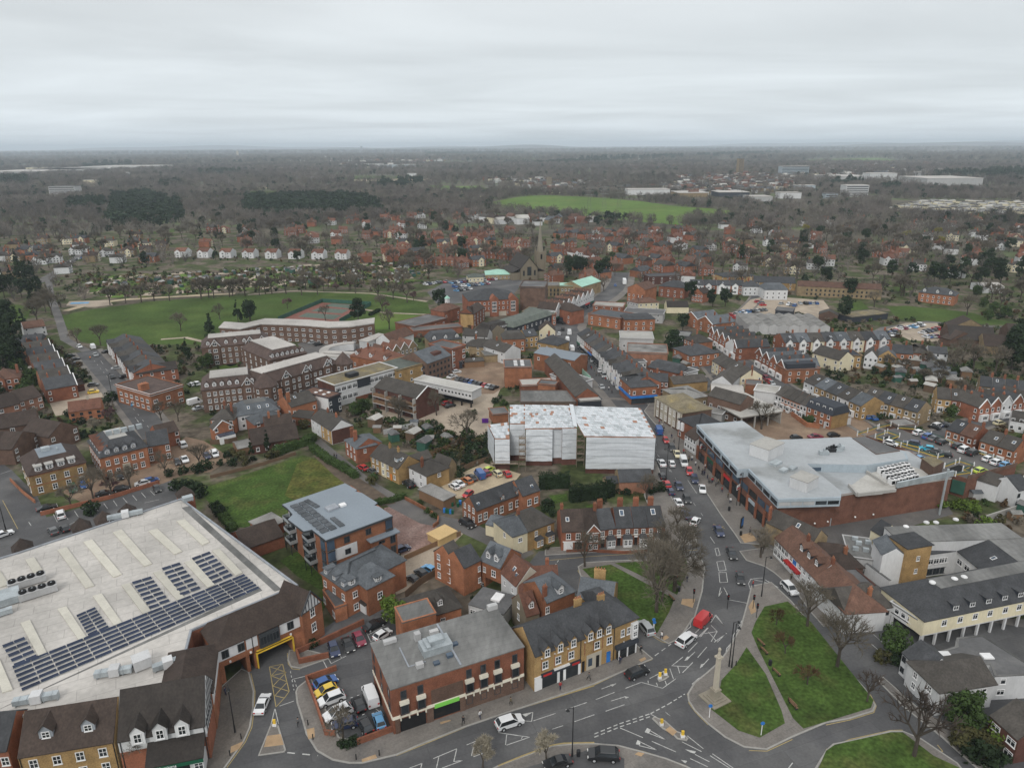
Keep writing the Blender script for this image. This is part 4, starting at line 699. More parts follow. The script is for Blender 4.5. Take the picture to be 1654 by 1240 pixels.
R4=Bld('tiled_house','long house under a big mottled rust-red tiled roof beside the lane','house','g 715 640, 1060 620',4.2,'brick_red',D=9,roof='gx',rh=4.,rm='tile_red')
R4.o.location=R4.o.location;R4.chim([(R4.W*.75,4.8)],hh=1.1)
R6=Bld('tiled_house','orange tiled cottage with rendered gable and one dormer','house','g 770 805, 885 770',5.2,'stone_brown',D=6,roof='gx',rh=3.2,rm='tile_red');R6.dorm('F',[R6.W*.55],.25,1.1,1.1,'g',rise=.7);R6.win('L',[3.],[5.2,2.6],.9,1.2)
fr=Bld('flat_roofed_house','dark flat-roofed annexe with white rooflight and glazed strip','building','g 585 790, 700 640, 375 610',3.,'render_white',roof='flat',rh=0,rm='roof_felt',ov=.1);b=MB();b.box(fr.W*.45,fr.D*.3,3.2,fr.W*.85,fr.D*.55,3.6);fr.part('roof_light',b,'paint_white');fr.win('L',4,.9,1.2,1.3,'cas')
# ---- cream and yellow brick semi, Victorian terrace
S_=Bld('semi_detached_house','yellow brick half of a semi with black-roofed bay windows','house','s2 340 1035, 545 955',5.0,'brick_yellow',D=8.5,roof='hxr',rh=2.7,rm='slate_brown');S1=Bld('semi_detached_house','cream rendered half of a semi with grey slate hipped roof','house','s2 228 1072, 340 1035',5.0,'render_cream',D=8.5,roof='hxl',rh=2.7,rm='slate_blue')
S_.win('F',[S_.W*.32,S_.W*.8],3.1,.8,1.3);S1.win('F',[S1.W*.5],[3.1],1.1,1.1,'georgian');S1.win('L',[5],[3.2],.9,1.2);S_.chim([(.5,4.2)],hh=1.)
for u in(.38,.8):S_.panel('bay_window','F',S_.W*u-1.,S_.W*u+1.,.1,2.4,'brick_yellow',.9);S_.win('F',[S_.W*u-.5,S_.W*u+.5],.8,.7,1.3,out=.92);b=MB();x=S_.W*u;b.hull([(x-1.2,-1.1,2.4),(x+1.2,-1.1,2.4),(x+1.2,0,2.4),(x-1.2,0,2.4)],[(x-.8,-.2,3.),(x+.8,-.2,3.),(x+.8,0,3.),(x-.8,0,3.)]);S_.part('bay_roof',b,'slate')
S2=Bld('rear_extension','low cream extension with lead roofs behind the cream semi','building','s2 20 975, 150 1010',2.9,'render_cream',D=5,roof='gx',rh=1.3,rm='slate_blue');S2.sky('F',[(S2.W*.5,.3)])
H1=Bld('terraced_house','red brick end terrace with white garage door and brown tiled roof','house','s2 600 1035, 778 1030',4.9,'brick_red',D=9.5,roof='gx',rh=3.3,rm='tile_brown');w1=H1.W;H1.win('F',[w1*.3,w1*.72],3.,1.1,1.5);H1.sky('F',[(w1*.3,.42)]);H1.panel('garage_door','F',w1*.1,w1*.5,.05,2.2,'paint_white',.06);H1.panel('garage_shade','F',w1*.58,w1*.9,.05,2.2,'void',.03);H1.panel('garage_lintel','F',w1*.06,w1*.95,2.25,2.5,'paint_white',.08);H1.chim([(.5,4.8)],hh=1.2)  # black panel beside the garage door is painted shade, no real opening
H2=Bld('terraced_house','red brick terrace house with white-boarded gable and double bay','house','s2 778 1030, 893 1020',4.9,'brick_red',D=9.5,roof='gx',rh=3.3,rm='tile_brown');w1=H2.W
b=MB();b.box(w1*.08,-1.,0,w1*.9,.1,5.2);b.hull([(w1*.08,-1.,5.2),(w1*.9,-1.,5.2),(w1*.49,-1.,7.)],[(w1*.08,.1,5.2),(w1*.9,.1,5.2),(w1*.49,.1,7.)]);H2.part('projecting_bay',b,'brick_red')
b=MB();k=.16;[b.hull([(w1*.0,-1.3,5.),(w1*.49,-1.3,7.1),(w1*.49,3.4,7.1),(w1*.0,1.2,5.)],[(w1*.0,-1.3,5.+k),(w1*.49,-1.3,7.1+k),(w1*.49,3.4,7.1+k),(w1*.0,1.2,5.+k)]),b.hull([(w1*.98,-1.3,5.),(w1*.49,-1.3,7.1),(w1*.49,3.4,7.1),(w1*.98,1.2,5.)],[(w1*.98,-1.3,5.+k),(w1*.49,-1.3,7.1+k),(w1*.49,3.4,7.1+k),(w1*.98,1.2,5.+k)])];H2.part('bay_roof',b,'tile_brown')
b=MB();P6=[(0,4.9),(w1*.49,7.),(w1*.98,4.9),(w1*.98,5.2),(w1*.49,7.3),(0,5.2)];b.v=[(x,-1.36,z)for x,z in P6]+[(x,-1.3,z)for x,z in P6];b.f=[(0,1,4,5),(1,2,3,4),(11,10,7,6),(10,9,8,7)]+[(i,i+6,(i+1)%6+6,(i+1)%6)for i in range(6)];b.m=[0]*10;H2.part('bargeboard',b,'paint_white')
for z in(4.7,2.5):b=MB();b.box(w1*.1,-1.06,z,w1*.88,-1.,z+.25);H2.part('white_band',b,'paint_white')
H2.win('F',[w1*.32,w1*.66],[3.,.7],.95,1.4,out=1.02);H2.chim([(w1-.2,4.2)],hh=1.3)
for i,(p0,p1,l,extra)in enumerate((('893 1020','1015 1005','brick terrace house with lichen-stained slate roof and white bay',0),('1015 1005','1150 1000','brick terrace house with big white-framed skylight',1),('1150 1000','1262 996','brick terrace house with dark slate roof partly behind bare tree',0),('1262 996','1390 990','brick end terrace with small skylight next to the High Street',1))):
 q=Bld('terraced_house',l,'house',f's2 {p0}, {p1}',4.7,'brick_red',D=8.6,roof='gx',rh=3.1,rm='slate');w1=q.W;q.win('F',[w1*.18,w1*.68],3.,.9,1.3);q.panel('brick_band','F',0,w1,2.7,2.95,'stone_pale',.04)
 q.panel('bay_window','F',w1*.42,w1*.92,.05,2.4,'paint_white',1.);q.win('F',[w1*.55,w1*.79],.7,.8,1.4,out=1.02);b=MB();x0,x1=w1*.38,w1*.96;b.hull([(x0,-1.25,2.4),(x1,-1.25,2.4),(x1,0,2.4),(x0,0,2.4)],[(x0+.4,-.2,3.1),(x1-.4,-.2,3.1),(x1-.4,0,3.1),(x0+.4,0,3.1)]);q.part('bay_roof',b,'slate');q.panel('door','F',w1*.1,w1*.3,.05,2.2,'void',.04);q.panel('door_arch','F',w1*.08,w1*.32,2.2,2.6,'paint_white',.08)
 q.chim([(w1*.5,6.)],hh=1.2,w=1.3)
 if extra:q.sky('F',[(w1*.45,.55)],1.,1.5)
# ---- brick range by the sandy car park, shed
J1=Bld('mews_house','long brick mews range with grey roof and white arched windows','house','s1 930 1130, 1335 975',4.2,'brick_orange',D=5.8,roof='gx',rh=2.8,rm='slate');J1.win('F',[J1.W*t for t in(.08,.2,.42,.55,.75,.9)],1.0,1.1,1.9);J1.dorm('F',[J1.W*.58,J1.W*.92],.02,1.,1.,'g',wall='brick_orange',rise=.7,ww=.8);J1.sky('F',[(J1.W*.1,.15)]);J1.win('L',[1.2,3.,4.8],[.8,3.2],.8,1.4)
J2=Bld('mews_house','taller brick end of the mews range with parapet gable','house','s1 1340 1000, 1500 945',4.4,'brick_orange',D=7,roof='gx',rh=3.,rm='slate');J2.win('F',[J2.W*.4,J2.W*.78],1.2,1.2,1.7);J2.sky('F',[(J2.W*.7,.2)])
sh=Bld('timber_shed','long timber shed with patched grey sheet roof by bins','shed','s1 640 1040, 745 990, 430 935',2.7,'timber',roof='flat',rh=0,rm='roof_asbestos',ov=.25)
ts=Bld('timber_store','new pale timber bin store on the gravel plot','shed','h 1390 528, 1535 455, 1325 460',1.7,'timber_light',roof='flat',rh=0,rm='timber_light',ov=.2)
ob=Bld('outbuilding','low brick outbuilding with brown tiled roof between green plot and supermarket','building','n2 -15 400, 140 345',3.,'brick_red',D=9,roof='gx',rh=2.6,rm='tile_brown');ob2=Bld('outbuilding','grey sheet-roofed lean-to beside the brown-roofed outbuilding','shed','n2 60 325, 142 290',2.8,'brick_red',D=6,roof='flat',rh=0,rm='roof_asbestos')
# ---- yellow cottages
k1=Bld('cottage','yellow brick cottage pair with hipped slate roof and tall chimney','house','s1 490 822, 690 745',4.6,'brick_yellow',D=8,roof='hx',rh=2.6,rm='slate_brown');k1.win('F',[k1.W*.55],3.1,1.1,1.2);k1.chim([(1.5,3.8)],hh=1.1);k1.panel('white_render','L',.1,7.9,.1,4.5,'render_white',.04);k1.win('L',[2.,5.5],[3.,.9],.9,1.3,out=.05);k1.win('R',[4.5],[2.9],.8,1.2)
k1b=Bld('cottage','rear brick wing with grey roof behind the hipped cottage','house','s1 690 740, 755 710',4.4,'brick_buff',D=6,roof='gy',rh=2.2,rm='slate_brown')
k2=Bld('cottage','row of yellow brick cottages with slate roof and blue dormer','house','s1 -10 640, 240 760',4.6,'brick_yellow',D=7.4,roof='gx',rh=2.8,rm='slate_brown');k2.win('F',[k2.W*t for t in(.1,.25,.45,.62,.85)],[3.1,.9],.9,1.3);k2.chim([(k2.W*.35,3.7),(k2.W*.65,3.7)],hh=1.1,m='brick_yellow');k2.sky('F',[(k2.W*.9,.5)]);k2.panel('white_render','F',k2.W*.38,k2.W*.56,.1,4.5,'render_cream',.03);k2.dorm('F',[k2.W*.8],.35,1.6,1.1,'f',wall='cladding_blue');k2.panel('door','F',k2.W*.7,k2.W*.75,.05,2.1,'orange_net',.05)
k2b=Bld('cottage','rear extension with slate roof behind the yellow cottages','house','s1 330 720, 540 650',4.2,'brick_buff',D=4,roof='gx',rh=1.8,rm='slate_brown')
k3=Bld('cottage','brick pair of houses with hipped grey roof and tall double chimney','house','s5 1300 690, 1480 650',4.8,'brick_red',D=8,roof='hx',rh=2.4,rm='slate_blue');k3.win('L',[1.5,4.],[3.2,.9],.9,1.4);k3.chim([(1.2,4.),(1.2,6.8)],w=1.1,hh=1.5);k3.win('F',[k3.W*.4],[3.1],.8,1.2)
k3b=Bld('cottage','brick half of the hipped pair with paler slate roof','house','s5 1195 610, 1300 690',4.8,'brick_red',D=8,roof='hxl',rh=2.4,rm='slate_blue');k3b.win('F',[k3b.W*t for t in(.2,.5,.8)],[3.2,.8],.8,1.3)
k4=Bld('cottage','white-fronted cottages with brown roof at the lane corner','house','s5 892 415, 1075 530',4.6,'render_white',D=7.5,roof='gx',rh=2.7,rm='slate_brown');k4.win('F',[k4.W*t for t in(.12,.35,.6,.85)],[3.,.9],.8,1.3);k4.chim([(k4.W*.35,3.8),(k4.W*.75,3.8)],hh=1.1);k4.panel('yellow_brick','F',k4.W*.5,k4.W*.99,.1,4.5,'brick_yellow',.03);k4.panel('dark_gable','R',.1,7.4,.1,4.6,'brick_dark',.03)
# ================================================================== MALL, PUB, MOTEL, WRAPPED BUILDING
def seg(o,q,c,i,j=None):
 """wall segment i of a free block: origin, length, angle in local space"""
 pass
ml,mq,mc=free_bld('shopping_centre','big red-brown brick shopping centre under pale grey-blue flat roofs','shopping centre','p 1130 700, 1254 816, 1537 772, 1470 728, 1380 716, 1245 724, 1200 694',8.0,'brick_umber','roof_cool')
def sub_block(name,s,z0,z1,m,rm,par=0.):
 P_=W(s,z1);q=[(p.x-mc.x,p.y-mc.y)for p in P_];ar=sum(q[i][0]*q[(i+1)%len(q)][1]-q[(i+1)%len(q)][0]*q[i][1]for i in range(len(q)));q=q if ar>0 else q[::-1]
 b=MB();b.prism(q,z0,z1,0,1);return b.build(name,[m,rm],ml),q
ub,uq=sub_block('upper_storey','p 1126 686, 1200 680, 1243 711, 1372 706, 1462 731, 1466 741, 1400 751, 1303 749, 1358 793, 1358 803, 1257 806, 1209 757, 1192 758',7.9,10.2,'cladding_blue','roof_cool')
b=MB();cx_=sum(p[0]for p in uq)/len(uq);cy_=sum(p[1]for p in uq)/len(uq);b.prism([(cx_+(x-cx_)*1.008,cy_+(y-cy_)*1.008)for x,y in uq],9.5,10.24);b2=MB();b2.prism([(cx_+(x-cx_)*.985,cy_+(y-cy_)*.985)for x,y in uq],10.2,10.28);b.build('fascia','cladding_blue',ml);b2.build('roof','roof_cool',ml)
def strip(name,s,z,z0,z1,m,out=.12,par=None,org=None,mat_list=None):
 """panel on a facade: s gives its two ends in the photo at height z"""
 A,B=W(s,z)[:2];org=org or mc;d=(B-A).xy.normalized();n_=Vector((d.y,-d.x))*out;b=MB();q=[A.xy,B.xy,B.xy+n_,A.xy+n_];q=[(p.x-org.x,p.y-org.y)for p in q];ar=sum(q[i][0]*q[(i+1)%4][1]-q[(i+1)%4][0]*q[i][1]for i in range(4));q=q if ar>0 else q[::-1];b.prism(q,z0,z1);return b.build(name,m,par or ml)
for i in range(9):
 a0,a1=i/9+.012,(i+1)/9-.012;X=lambda t:(1129.5+(1252-1129.5)*t,700+(815-700)*t)
 strip('ribbon_window','p %f %f %f %f'%(*X(a0),*X(a1)),8.,4.6,6.2,'glass_blue' if i%3 else 'glass');strip('shop_window','p %f %f %f %f'%(*X(a0),*X(a1)),8.,.3,2.8,'glass',.1)
 strip('pilaster','p %f %f %f %f'%(*X(a0-.02),*X(a0+.004)),8.,.02,4.2,'brick_red',.3)
 if i in(1,3,4,6):strip('shop_fascia','p %f %f %f %f'%(*X(a0),*X(a1)),8.,2.9,3.7,['metal_dark','green_dark','cladding_blue','red_paint'][i%4],.25)
 if i<5:X2=lambda t:(1126+(1192-1126)*t,686+(758-686)*t)
 else:X2=lambda t:(1209+(1257-1209)*t,757+(806-757)*t)
 k=i/5 if i<5 else(i-5)/4;st_=.2 if i<5 else .25;strip('clerestory_window','p %f %f %f %f'%(*X2(k+.02),*X2(k+st_-.02)),10.2,8.3,9.4,'glass',.08)
for t in range(5):X=lambda t:(1258+(1357-1258)*t,806-3*t);strip('clerestory_window','p %f %f %f %f'%(*X(t/5+.01),*X(t/5+.19)),10.2,8.5,9.4,'render_grey' if t<3 else 'glass',.08)
for t in range(5):X=lambda t:(1310+(1455-1310)*t,750-6*t);strip('clerestory_window','p %f %f %f %f'%(*X(t/5+.01),*X(t/5+.19)),10.2,8.3,9.3,'glass' if t%3 else 'glass_blue',.08)
strip('wall_capping','p 1254 816, 1537 772',8.,7.8,8.15,'concrete',.1)
for s in('n4 322 345','n4 355 340','n4 480 318','n4 585 300','n4 430 325','n4 655 290'):
 p=W(s)[0];b=MB();b.ell((p.x-mc.x,p.y-mc.y,1.9),(.25,.25,.25));b.build('wall_lamp','lamp_white',ml)
for s,x in(('n4 484 305',1.),('n4 556 285',1.)):p=W(s)[0];b=MB();b.box(p.x-mc.x-.5,p.y-mc.y-.4,0,p.x-mc.x+.5,p.y-mc.y+.6,2.1);b.build('door','metal_galv',ml)
for s,d,h,m,mt in(('s3 1020 690',(7.5,5.5),3.1,'stair','render_white'),('s3 1330 960',(5.2,4.4),2.6,'stair','render_white')):
 p=W(s,10.25)[0];b=MB();b.box(-d[0]/2,-d[1]/2,10.25,d[0]/2,d[1]/2,10.25+h,0);b.box(-d[0]/2-.1,-d[1]/2-.1,10.25+h,d[0]/2+.1,d[1]/2+.1,10.4+h,1);o=b.build('plant_room',[mt,'roof_pale'],ml);o.location=(p.x-mc.x,p.y-mc.y,0);o.rotation_euler.z=rad(40)
for s,dd in(('s3 1100 770',1.6),('s3 1165 830',1.2),('s3 1240 812',1.2),('s3 1330 985',.8)):
 p=W(s,10.3)[0];b=MB();b.box(-dd,-dd*.6,10.28,dd,dd*.6,10.9);o=b.build('roof_vent','metal_galv',ml);o.location=(p.x-mc.x,p.y-mc.y,0);o.rotation_euler.z=rad(40)
for k,s in enumerate(('s3 1500 690','s3 1560 665','s3 1620 660','s4 60 450','s4 110 440')):
 p=W(s,10.3)[0];b=MB();b.box(-1.2,-.6,10.28,1.2,.6,11.3);b.cyl((0,0,11.3),(0,0,12),.3,n=6);o=b.build('roof_vent','metal_dark' if k%2 else 'metal_galv',ml);o.location=(p.x-mc.x,p.y-mc.y,0)
sub_block('equipment_well','s4 200 750, 340 650, 640 560, 900 640, 700 700, 470 810, 270 830',8.02,8.2,'concrete','roof_pale')
for s in('s4 190 750, 260 830, 580 790','s4 590 760, 1060 660','s4 340 640, 500 740'):
 pts=W(s,8.2);b=MB()
 for i in range(len(pts)-1):A,B=pts[i].xy-mc.xy,pts[i+1].xy-mc.xy;d=(B-A).normalized();n_=Vector((-d.y,d.x))*.25;b.prism([A-n_,B-n_,B+n_,A+n_],8.1,9.6 if '1060' in s else 8.9)
 b.build('screen_wall','metal_galv' if '1060' in s else 'concrete',ml)
for r in range(3):
 for c in range(4):
  p=Vector(W('s4 470 640',8.2)[0]).lerp(W('s4 650 600',8.2)[0],c/3).lerp(Vector(W('s4 560 730',8.2)[0]).lerp(W('s4 720 690',8.2)[0],c/3),r/2)
  o=thing('rooftop_condenser',f'white rooftop condenser, {["back","middle","front"][r]} row, {["first","second","third","fourth"][c]} from the left, on shopping centre','air conditioner',p,rad(10),'white condensers on the shopping centre roof');put('casing',cached('cond',lambda:(lambda b:(b.box(-1.1,-.75,-.1,1.1,.75,1.5,0),b.box(-1.0,-.78,.3,-.1,-.74,1.2,1),b.box(.1,-.78,.3,1.0,-.74,1.2,1),b.mesh('casing',['paint_white','void']))[-1])(MB())),o)
  for x in(-.55,.55):put('fan',cached('cfan',lambda:(lambda b:(b.cyl((0,0,1.5),(0,0,1.56),.45,n=10),b.mesh('fan','metal_dark'))[-1])(MB())),o,(x,0,0))
b=MB();p=W('s4 945 985')[0];b.cyl((p.x-mc.x,p.y-mc.y,0),(p.x-mc.x,p.y-mc.y,12.5),.28,n=10);b.build('flue','metal_galv',ml)
sub_block('dark_roof_well','s4 220 345, 330 335, 620 450, 420 480',10.2,10.5,'brick_brown','roof_felt');sub_block('stair_tower','s4 800 515, 880 495, 985 545, 900 590',7.9,11.,'brick_brown','roof_moss')
# multi-storey car park deck
DK=5.6
dk,dq,dc=free_bld('parking_deck','rooftop car park deck with yellow and green railings beside the shopping centre','car park','s4 330 330, 590 255, 700 300, 1590 580, 1180 690, 1060 650, 980 640, 690 540, 650 440',DK,'brick_umber','asphalt_old')
def rail(name_l,s,z,grp='yellow and green railings round the rooftop car park'):
 P_=W(s,z);c=P_[0];b=MB();g=MB()
 for i in range(len(P_)-1):
  A,B=P_[i].xy-c.xy,P_[i+1].xy-c.xy;d=(B-A);L=d.length;d/=L;n_=Vector((-d.y,d.x))*.05
  for z0,z1,mm in((.35,.6,0),(1.,1.1,1),(.7,.78,1)):b.prism([A-n_,B-n_,B+n_,A+n_],z0,z1,mm)
  g.cyl((*A,-.02),(*A,1.7),.09,n=4)
  for t in np.arange(0,L,5):p=A+d*t;g.box(p.x-.12,p.y-.12,-.02,p.x+.12,p.y+.12,1.5)
 o=thing('railing',name_l,'railing',c,0,grp);b.build('rail',['yellow_rail','metal_green'],o);g.build('post','paint_white',o)
rail('yellow and green railing along the far edge of rooftop car park','s4 600 275, 740 285, 1000 375, 1230 470, 1420 530',DK+.05);rail('yellow and green railing round the long ramp slot of rooftop car park','s4 410 350, 510 310, 610 345, 520 375, 1020 500, 930 520, 420 360',DK+.05);rail('yellow and green railing round the square stairwell slot of rooftop car park','s4 985 600, 1110 555, 1230 595, 1140 625, 1210 650, 1060 670',DK+.05);rail('yellow railing on the ramp beside the shop yard wall','s4 260 330, 440 270, 560 245',DK+.05)
def deck_shade(s):
 q=[(p.x-dc.x,p.y-dc.y)for p in W(s,DK+.06)];ar=sum(q[i][0]*q[(i+1)%len(q)][1]-q[(i+1)%len(q)][0]*q[i][1]for i in range(len(q)));q=q if ar>0 else q[::-1];b=MB();b.prism(q,DK+.03,DK+.09);b.build('ramp_shade','void',dk)  # black slab laid on the deck, painted as the shade of a ramp
deck_shade('s4 430 365, 520 330, 600 350, 520 382');deck_shade('s4 1010 605, 1110 570, 1200 595, 1090 640')
def dstrip(name,s,z,z0,z1,m):strip(name,s,z,z0,z1,m,.12,dk,dc)
dstrip('parapet','s4 1180 690, 1590 580',DK,DK-.01,DK+1.,'brick_brown');dstrip('screen_and_shade','s4 1065 660, 1175 690',DK,1.0,4.6,'metal_green');dstrip('screen_and_shade','s4 1070 661, 1170 688',DK,2.4,3.6,'void')  # black strip within the green side is painted shade
wb=wall_run('boundary_wall','white rendered yard wall beside the small car park behind bank','s3 1500 470, 1720 440',2.2,.25,'render_white')
kiosk=Bld('brick_kiosk','small brown kiosk with flat roof and pink sign at deck entrance','kiosk','s4 605 255, 760 240',3.4+3,'brick_brown',D=5,roof='flat',rh=.2,rm='roof_asbestos');kiosk.panel('sign','F',.3,kiosk.W*.35,3.4,4.6,'brick_pink')
# ---- the wrapped building
LX=W('s2 790 310',11.2)[0]
wr=thing('wrapped_building','large building wrapped in white scaffold sheeting with patchwork sheet roof','building',(LX.x,LX.y,0))
rng=random.Random(3)
def loc2(s,z):return[(p.x-LX.x,p.y-LX.y,z)for p in W(s,z)]
def patch_roof(sf,zf,sb,zb,nu,nv,pr,name='sheet_roof'):
 (A,B),(C_,D_)=[[Vector(q)for q in loc2(s,z)]for s,z in((sf,zf),(sb,zb))]
 b=MB()
 for j in range(nv):
  for i in range(nu):
   P0=lambda u,v:A.lerp(B,u).lerp(C_.lerp(D_,u),v)
   sh_=(.5/nu if j%2 else 0);u0,u1=min(1,max(0,i/nu+sh_-(.5/nu))),min(1,i/nu+sh_+.5/nu)
   if u1-u0<.003:continue
   dz=Vector((0,0,rng.uniform(0,.1)));k=rng.random();m=1 if k<pr else(2 if k<pr+.35 else(3 if k<pr+.47 else 0))
   q=[P0(u0,j/nv),P0(u1-.002,j/nv),P0(u1-.002,(j+.94)/nv),P0(u0,(j+.94)/nv)];b.hull([p+dz for p in q],[p+dz+Vector((0,0,.05))for p in q],m)
 b.build(name,['sheet_white','rust','sheet_grey','sheet_dull'],wr)
 c=MB();c.hull([A-Vector((0,0,.3)),B-Vector((0,0,.3)),D_-Vector((0,0,.3)),C_-Vector((0,0,.3))],[A-Vector((0,0,.02)),B-Vector((0,0,.02)),D_-Vector((0,0,.02)),C_-Vector((0,0,.02))]);c.build('roof_deck','rust',wr)
def sheeting(s,z,z0,seed=0,fold=.2,out=0.):
 """rippled white sheet hanging from a top edge given in the photo"""
 A,B=[Vector(q)for q in loc2(s,z)][:2];d=(B-A);L=d.xy.length;d=Vector((d.x,d.y,0)).normalized();n_=Vector((d.y,-d.x,0));r=random.Random(seed);ph=[r.uniform(0,6)for _ in range(6)]
 nu,nv=max(6,int(L/.6)),22;b=MB();
 for j in range(nv+1):
  for i in range(nu+1):
   u,v=i/nu,j/nv;sag=math.sin(u*math.pi);w_=math.sin(v*46+sag*6+ph[5])*.3+math.sin(v*15+sag*3.2*(1+.3*math.sin(ph[0]))+ph[1])*.5+math.sin(v*27+u*5+ph[2])*.25+math.sin(u*L*.9+ph[3])*.3+math.sin(v*9-u*8+ph[4])*.35
   p=A+d*(L*u)+n_*(fold*.3*w_+.05*math.sin(u*L*2.2+ph[1])+out+.15);zz=z-(z-z0)*v;b.v.append((p.x,p.y,zz))
 for j in range(nv):
  for i in range(nu):k=j*(nu+1)+i;b.f.append((k,k+nu+1,k+nu+2,k+1));b.m.append(0)
 o=b.build('sheeting','sheet_white',wr)
 g=MB()
 for zz in np.arange(z0+2,z-.3,2.):
  q=[A+n_*(out+.16+fold*.5),B+n_*(out+.16+fold*.5),B+n_*(out+.2+fold*.5),A+n_*(out+.2+fold*.5)];g.hull([(p.x,p.y,zz)for p in q][::-1],[(p.x,p.y,zz+.07)for p in q][::-1])
 g.build('scaffold_tube','sheet_dull',wr)
 c=MB();t=n_*-.6;c.hull([(A+t).xy.to_3d(),(B+t).xy.to_3d(),(B+t*.5).xy.to_3d(),(A+t*.5).xy.to_3d()],[Vector((q.x,q.y,z-.35))for q in(A+t,B+t,B+t*.5,A+t*.5)]);c.build('brick_wall','brick_dark',wr)
def scaff(s,z,z0=0):
 A,B=[Vector(q)for q in loc2(s,z)][:2];d=(B-A);L=d.xy.length;d=Vector((d.x,d.y,0)).normalized();n_=Vector((d.y,-d.x,0));b=MB();r=random.Random(int(A.x*10))
 for t in(0,L):
  for e in(0,1.2):p=A+d*t+n_*e;b.cyl((p.x,p.y,0),(p.x,p.y,z),.07,n=4)
 zz=2.
 while zz<z:
  q=[A,B,B+n_*1.3,A+n_*1.3];b.hull([(p.x,p.y,zz)for p in q][::-1],[(p.x,p.y,zz+.12)for p in q][::-1]);p0,p1=A+n_*1.25,B+n_*1.25;b.cyl((p0.x,p0.y,zz+1.),(p1.x,p1.y,zz+1.),.06,n=4)
  if r.random()<.7:b.cyl((p0.x,p0.y,zz),(p1.x,p1.y,zz+2),.05,n=4)
  zz+=2
 b.build('scaffolding','scaffold',wr)
patch_roof('s2 775 302, 1322 312',11.3,'s2 640 72, 1200 90',13.4,17,13,.03);sheeting('s2 790 310, 1318 316',11.2,1.6,1,.22);sheeting('s2 1320 316, 1205 95',11.2,1.,2,.2)
patch_roof('s2 322 245, 712 240',11.6,'s2 322 65, 655 70',13.4,16,11,.04);sheeting('s2 328 250, 532 250',11.5,1.6,3,.3);sheeting('s2 532 224, 606 224',12.,2.0,4,.1,-.15);sheeting('s2 606 246, 716 243',11.5,2,5,.25)
patch_roof('s2 205 206, 322 206',11.8,'s2 205 66, 325 66',13.4,5,9,.08);sheeting('s2 205 212, 322 212',11.7,2,6,.2);sheeting('s2 200 80, 203 212',11.7,2,7,.15)
patch_roof('s2 92 322, 202 320',9.6,'s2 40 218, 200 196',11,6,5,.06);sheeting('s2 90 326, 204 326',9.5,1.8,8,.2);sheeting('s2 40 220, 90 326',9.5,1.8,9,.15)
scaff('s2 276 300, 326 300',10.5);scaff('s2 718 250, 776 250',11.3);scaff('s2 60 500, 270 500',2.2)
b=MB();q=[Vector(p)for p in loc2('s2 660 66, 690 70',13.6)+loc2('s2 720 235, 690 230',11.9)];b.hull(q,[p+Vector((0,0,.3))for p in q]);b.build('loose_sheet','sheet_white',wr)
bo=Bld('outbuilding','brick outbuilding with long slate roof in front of the wrapped building','building','s2 1040 655, 1300 650',3.4,'brick_buff',D=7,roof='gx',rh=2.2,rm='slate');bo.panel('brick_base','F',0,bo.W,0,3.3,'brick_pink',.03)
bo2=Bld('outbuilding','small slate lean-to beside the brick outbuilding','building','s2 950 668, 1040 660',2.8,'brick_buff',D=4,roof='gx',rh=1.2,rm='slate')
# ---- pub row
pb=Bld('pub','long white pub with rust-red tiled roof and three dormers','pub','f 62 250, 390 585',4.4,'render_white',D=7.5,roof='gx',rh=3.0,rm='tile_rust');pb.win('F',[pb.W*t for t in(.06,.15,.24,.33)],[2.8,.7],1.3,1.4,'cas',m=.1);pb.win('F',[pb.W*t for t in(.45,.56,.67,.78,.9)],[2.9,.8],1.,1.3,'sash');pb.dorm('F',[pb.W*t for t in(.5,.68,.86)],.42,1.5,1.1,'g',wall='cladding_dark',rise=.7)
pb.panel('awning','F',pb.W*.36,pb.W*.7,2.2,2.6,'lamp_red',1.);pb.panel('sign','F',pb.W*.5,pb.W*.58,2.9,3.9,'blue_paint',.12);pb.chim([(pb.W*.42,3.7),(pb.W*.99,3.7)],hh=1.2)
pb2=Bld('pub','white pub end with brown tiled hipped roof behind the bare trees','pub','f 390 585, 652 885',4.4,'render_white',D=8,roof=(.01,4.,4.,4.),rh=3.1,rm='tile_rust');pb2.win('F',5,[2.9,.7],.9,1.4,'sash')
pb3=Bld('pub','white rear wing of the pub with dark mossy hipped roof and grey door','pub','f 655 885, 1040 825',4.2,'render_white',D=8,roof=(.01,2.,4.,4.),rh=3.,rm='slate_brown');pb3.win('F',[pb3.W*.9],[2.5],.9,1.,'dark');pb3.panel('door','F',pb3.W*.68,pb3.W*.78,.05,2.1,'metal_galv',.06);pb3.chim([(pb3.W*.62,2.)],z=6.4,hh=1.3,m='brick_orange')
pr1=Bld('pub_outbuilding','grey slate gabled house behind the pub with one skylight','house','f 375 305, 500 240',5.,'brick_buff',D=12,roof='gy',rh=2.6,rm='slate_brown');pr1.chim([(.5,11.5)],hh=1.2);pr1.sky('L',[(7,.5)])
pr2=Bld('pub_outbuilding','jumble of small brown-roofed sheds behind the pub','building','f 560 520, 800 500',3.2,'brick_brown',D=6,roof='hx',rh=2.,rm='tile_brown');pr2.chim([(pr2.W*.6,3)],hh=1.4,m='brick_orange')
pr3=Bld('pub_outbuilding','flat mossy-roofed kitchen with white vents behind the pub','building','f 640 680, 880 650',3.,'brick_dark',D=6,roof='flat',rh=.2,rm='roof_felt');
for x in(.3,.42):b=MB();b.box(pr3.W*x,1,3.2,pr3.W*x+.8,1.7,3.9);pr3.part('roof_vent',b,'paint_white')
pr4=Bld('pub_outbuilding','pale flat-roofed store with scattered ducts behind the pub','building','f 680 410, 900 440',3.,'render_grey',D=9,roof='flat',rh=.15,rm='roof_grey');
